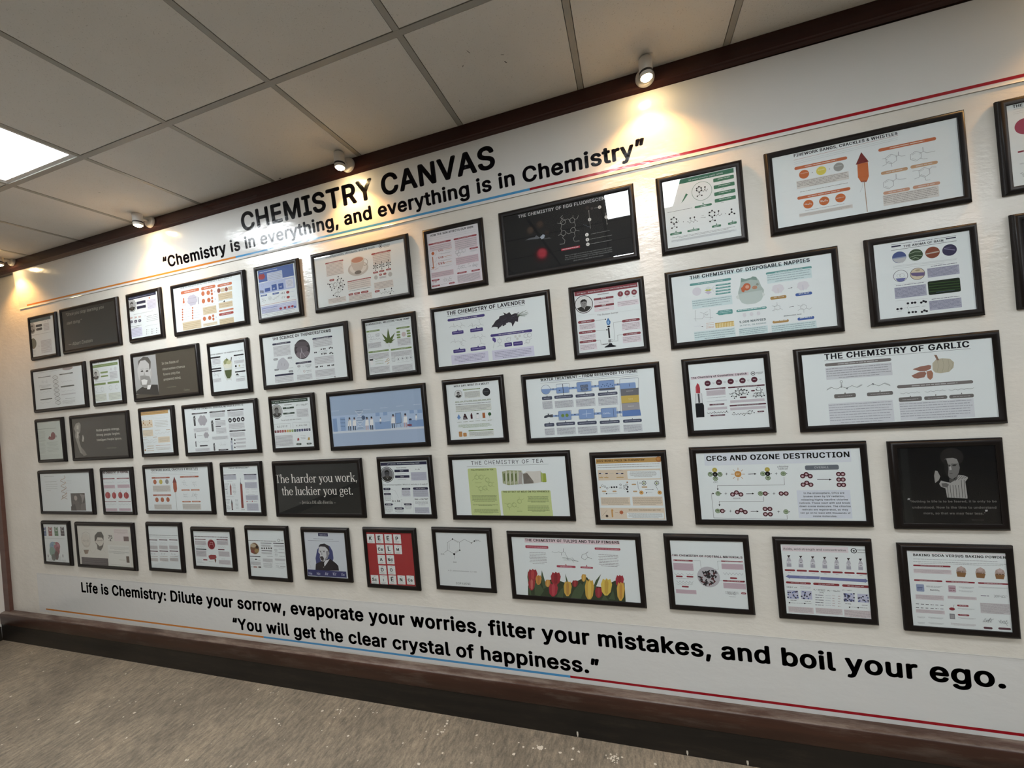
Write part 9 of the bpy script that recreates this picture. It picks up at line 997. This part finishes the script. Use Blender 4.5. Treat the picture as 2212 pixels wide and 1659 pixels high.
SPLATS=[(-0.218, -0.124, 26), (-1.653, -0.137, 8), (-2.155, -0.104, 5), (-0.549, -0.135, 9), (-1.053, -0.144, 8)]
BLOBS=[(-3.15, -0.485, 0.01), (-2.879, -0.371, 0.008), (-0.547, -0.134, 0.012), (-1.039, -0.096, 0.006), (-1.069, -0.318, 0.008), (-0.656, -0.188, 0.007), (-0.451, -0.141, 0.007), (-0.37, -0.12, 0.006), (-1.76, -0.151, 0.007), (-0.044, -0.113, 0.006), (-1.989, -0.242, 0.006)]
DRIPS=[(-0.383, 0.002, 0.024), (0.094, 0.002, 0.02), (0.327, 0.002, 0.02)]

# ------------------------------------------------------------------ frames
BORD = .025
def frame_mesh(w_, h):
    """mitred half-round moulding with a beaded outer edge"""
    prof = [(0, .001), (0, .0085), (.0012, .0105), (.003, .0115), (.0045, .0145), (.0075, .0180), (.0112, .0198), (.0165, .0190), (.0215, .0168), (.0238, .0160), (.0250, .0146), (.0250, .0122), (.0222, .0120), (.0222, .001)]
    V = []; F = []; k = len(prof)
    for cx, cz, sx, sz in ((0, 0, 1, 1), (w_, 0, -1, 1), (w_, h, -1, -1), (0, h, 1, -1)):
        for d, t in prof: V.append((cx - w_ / 2 + sx * d, -t, cz + sz * d))
    for i in range(4):
        j = (i + 1) % 4
        for q in range(k): F.append((i * k + q, i * k + (q + 1) % k, j * k + (q + 1) % k, j * k + q))
    def bead(x, z, ax):
        n = len(V); r = .0021
        if ax: P = [(x - r, -.0098, z), (x, -.0098, z - r * .7), (x + r, -.0098, z), (x, -.0098, z + r * .9), (x, -.0127, z)]
        else: P = [(x, -.0098, z - r), (x + r * .9, -.0098, z), (x, -.0098, z + r), (x - r * .7, -.0098, z), (x, -.0127, z)]
        V.extend(P); F.extend([(n, n + 1, n + 4), (n + 1, n + 2, n + 4), (n + 2, n + 3, n + 4), (n + 3, n, n + 4)])
    nx, nz = int(w_ / .0048), int(h / .0048)
    for i in range(nx):
        x = -w_ / 2 + w_ * (i + .5) / nx; bead(x, .0022, True); bead(x, h - .0022, True)
    for i in range(nz):
        z = h * (i + .5) / nz; bead(-w_ / 2 + .0022, z, False); bead(w_ / 2 - .0022, z, False)
    me = bpy.data.meshes.new('frame_moulding'); me.from_pydata(V, [], F); me.update()
    bm = bmesh.new(); bm.from_mesh(me); bmesh.ops.recalc_face_normals(bm, faces=bm.faces); bm.to_mesh(me); bm.free()
    me.materials.append(M_frame)
    for p in me.polygons: p.use_smooth = p.index < 4 * k
    me.set_sharp_from_angle(angle=R(38))
    return me
_fm = {}
def frame_parts(w_, h):
    k = (w_, h)
    if k not in _fm:
        m = MB(); a = BORD - .0028
        m.box(-w_ / 2 + a, -.0136, a, w_ / 2 - a, -.0132, h - a)      # glass
        g = bpy.data.meshes.new('glass_pane'); g.from_pydata(m.v, [], m.f); g.update(); g.materials.append(M_glass)
        m = MB().box(-w_ / 2 + a, -.0118, a, w_ / 2 - a, -.003, h - a)
        b_ = bpy.data.meshes.new('backing_board'); b_.from_pydata(m.v, [], m.f); b_.update(); b_.materials.append(M_back)
        _fm[k] = (frame_mesh(w_, h), g, b_)
    return _fm[k]
def framed(key):
    cx, cz, w_, h = PLACE[key]; paper, ops = PRINTS[key]; rnd = random.Random(key)
    r = empty('framed_poster', (cx, -.0005, cz - h / 2), (R(TILT.get(key, rnd.uniform(.1, .5))), 0, 0))
    tag(r, LABELS[key], 'framed poster', 'framed posters on the wall')
    fm, gm, bk = frame_parts(w_, h)
    for nm, me in (('frame', fm), ('backing_board', bk), ('glass_pane', gm)):
        o = bpy.data.objects.new(nm, me); COL.objects.link(o); o.parent = r
    W_, H_ = (w_ - 2 * BORD) * 1000, (h - 2 * BORD) * 1000
    A = Art(W_, H_, margin=2.4); A.rect(-2.4, -2.4, W_ + 2.4, H_ + 2.4, paper); A.run(ops)
    me = A.mesh('poster_print', M_print, lambda x, y, d: ((x - W_ / 2) / 1000, -.01185 - min(d, .0012), h - BORD - y / 1000))
    o = bpy.data.objects.new('poster_print', me); COL.objects.link(o); o.parent = r
    return r
for key in sorted(PRINTS): framed(key)

# ------------------------------------------------------------------ printed vinyl banners
NAVY, ORA, BLU, RED = '#0b0814', '#c47a34', '#4a8fc0', '#98101e'
def banner(name, label, x0, x1, z0, z1, slope, lines, stripe, lip, lean=0.0):
    """sheet on the wall; x in metres on the wall, z in metres at x = 0 (dropping by slope)"""
    r = tag(empty(name, (0, 0, 0)), label, 'banner')
    zz = lambda x, z: z + slope * x
    yy = lambda z: -lean * (z - z0)              # the vinyl hangs from the beam and leans out a little
    # sheet with a slightly curled free edge
    n = 60; V = []; F = []
    prof = [(z0, .0012), (z0 + .02, .0012), (z1 - .02, .0012), (z1, .0012)]
    prof = ([(z0, .0048), (z0 + .004, .0030)] if lip == 'low' else [(z0, .0012), (z0 + .004, .0012)]) + [(z0 + .012, .0012), (z1 - .012, .0012)] + ([(z1 - .004, .0016), (z1, .0024)] if lip == 'top' else [(z1 - .004, .0012), (z1, .0012)])
    k = len(prof)
    for i in range(n + 1):
        x = x0 + (x1 - x0) * i / n
        V += [(x, yy(z) - d, zz(x, z)) for z, d in prof] + [(x, yy(z) - d + .001, zz(x, z)) for z, d in prof]
    for i in range(n):
        a, b_ = i * 2 * k, (i + 1) * 2 * k
        for q in range(k - 1): F += [(a + q, b_ + q, b_ + q + 1, a + q + 1), (a + k + q, a + k + q + 1, b_ + k + q + 1, b_ + k + q)]
        F += [(a, a + k, b_ + k, b_), (a + k - 1, b_ + k - 1, b_ + 2 * k - 1, a + 2 * k - 1)]
    F += [tuple(range(0, k)) + tuple(range(2 * k - 1, k - 1, -1))]
    A = Art(0, 0, 6e-5, clip=False)
    for (a, b_, z, c) in stripe:
        m = 40
        for i in range(m):
            xa, xb = a + (b_ - a) * i / m, a + (b_ - a) * (i + 1) / m
            A.V += [(xa, zz(xa, z) - .0055, 0), (xb, zz(xb, z) - .0055, 0), (xb, zz(xb, z) + .0055, 0), (xa, zz(xa, z) + .0055, 0)]
            q = len(A.V); A.F.append((q - 4, q - 3, q - 2, q - 1)); A.C.append(hexc(c))
    for (s, xa, xb, z, cap, ww) in lines:
        Vt, Ft = glyphs(s, 'B'); lo, hi = min(v[0] for v in Vt), max(v[0] for v in Vt); sx = (xb - xa) / (hi - lo); q = len(A.V)
        for vx, vy in Vt:
            x = xa + (vx - lo) * sx; A.V.append((x, zz(x, z) + vy * cap / cap_of('B'), 0))
        A.F += [tuple(q + i for i in f) for f in Ft]; A.C += [hexc(NAVY)] * len(Ft)
    nb = len(V); V += [(x, yy(z - slope * x) - .00145, z) for x, z, d in A.V]; F += [tuple(nb + i for i in f) for f in A.F]
    me = bpy.data.meshes.new('printed_sheet'); me.from_pydata(V, [], F); me.update()
    cols = [(.66, .655, .635)] * (len(F) - len(A.F)) + A.C
    at = me.color_attributes.new('ink', 'FLOAT_COLOR', 'CORNER'); data = []
    for p, c in zip(me.polygons, cols): data += [*c, 1.0] * p.loop_total
    at.data.foreach_set('color', data); me.materials.append(M_vinyl)
    o = bpy.data.objects.new('printed_sheet', me); COL.objects.link(o); o.parent = r
    return r
banner('headline_banner', 'long white glossy banner headed CHEMISTRY CANVAS under the beam', -4.53, 4.2, 2.590, 2.9045, -.0058,
       [('CHEMISTRY CANVAS', -2.190, -.543, 2.7525, .111, 0), ('“Chemistry is in everything, and everything is in Chemistry”', -2.905, .151, 2.6475, .0735, 0)],
       [(-4.434, -2.276, 2.6105, ORA), (-2.276, -.385, 2.6105, BLU), (-.385, 4.1, 2.6105, RED)], 'low', .080)
banner('lower_banner', 'long white glossy banner reading Life is Chemistry above the brown ledge', -4.60, 4.2, .2215, .5265, -.0032,
       [('Life is Chemistry: Dilute your sorrow, evaporate your worries, filter your mistakes, and boil your ego.', -4.06, 1.212, .4125, .077, 0), ('“You will get the clear crystal of happiness.”', -2.567, -.258, .2775, .074, 0)],
       [(-4.516, -2.317, .2470, ORA), (-2.317, -.403, .2470, BLU), (-.403, 4.1, .2470, RED)], 'top')

# ------------------------------------------------------------------ dried paint specks on the floor and plinth
rnd = random.Random(4); V = []; F = []
def speck(x, y, r, z=.0004):
    n = len(V); k = 7; hgt = .0012
    for i in range(k):
        a = 2 * math.pi * i / k + rnd.random(); q = r * rnd.uniform(.6, 1.2); V.append((x + q * math.cos(2 * math.pi * i / k) * 1.2, y + q * math.sin(2 * math.pi * i / k), z))
    V.append((x, y, z + hgt)); F.extend([(n + i, n + (i + 1) % k, n + k) for i in range(k)]); F.append(tuple(range(n + k - 1, n - 1, -1)))
for _ in range(230):
    x = rnd.uniform(-4.6, .9); y = -.08 - abs(rnd.gauss(0, .38)); speck(x, y, rnd.choice((.0016, .002, .003, .004, .0055)))
for cx, cy, n in SPLATS:
    for _ in range(n): speck(cx + rnd.gauss(0, .016), cy + rnd.gauss(0, .012), rnd.uniform(.0018, .0055))
for cx, cy, r_ in BLOBS: speck(cx, cy, r_)
for cx, cz, hh in DRIPS:
    n = len(V); V += [(cx - .0035, -.0475, cz + hh), (cx + .0035, -.0475, cz + hh), (cx + .004, -.0480, cz + hh * .5), (cx + .0015, -.0480, cz), (cx - .0015, -.0480, cz), (cx - .004, -.0480, cz + hh * .5), (cx, -.0465, cz + hh * .6)]
    F.append((n, n + 1, n + 2, n + 3, n + 4, n + 5)); F.extend([(n + i, n + (i + 1) % 6, n + 6) for i in range(6)])
o = obj('paint_specks', V, F, M_speck); tag(o, 'small flecks of dried white paint spattered on floor and plinth', 'paint', kind='stuff')
bpy.data.objects.remove(_fo)
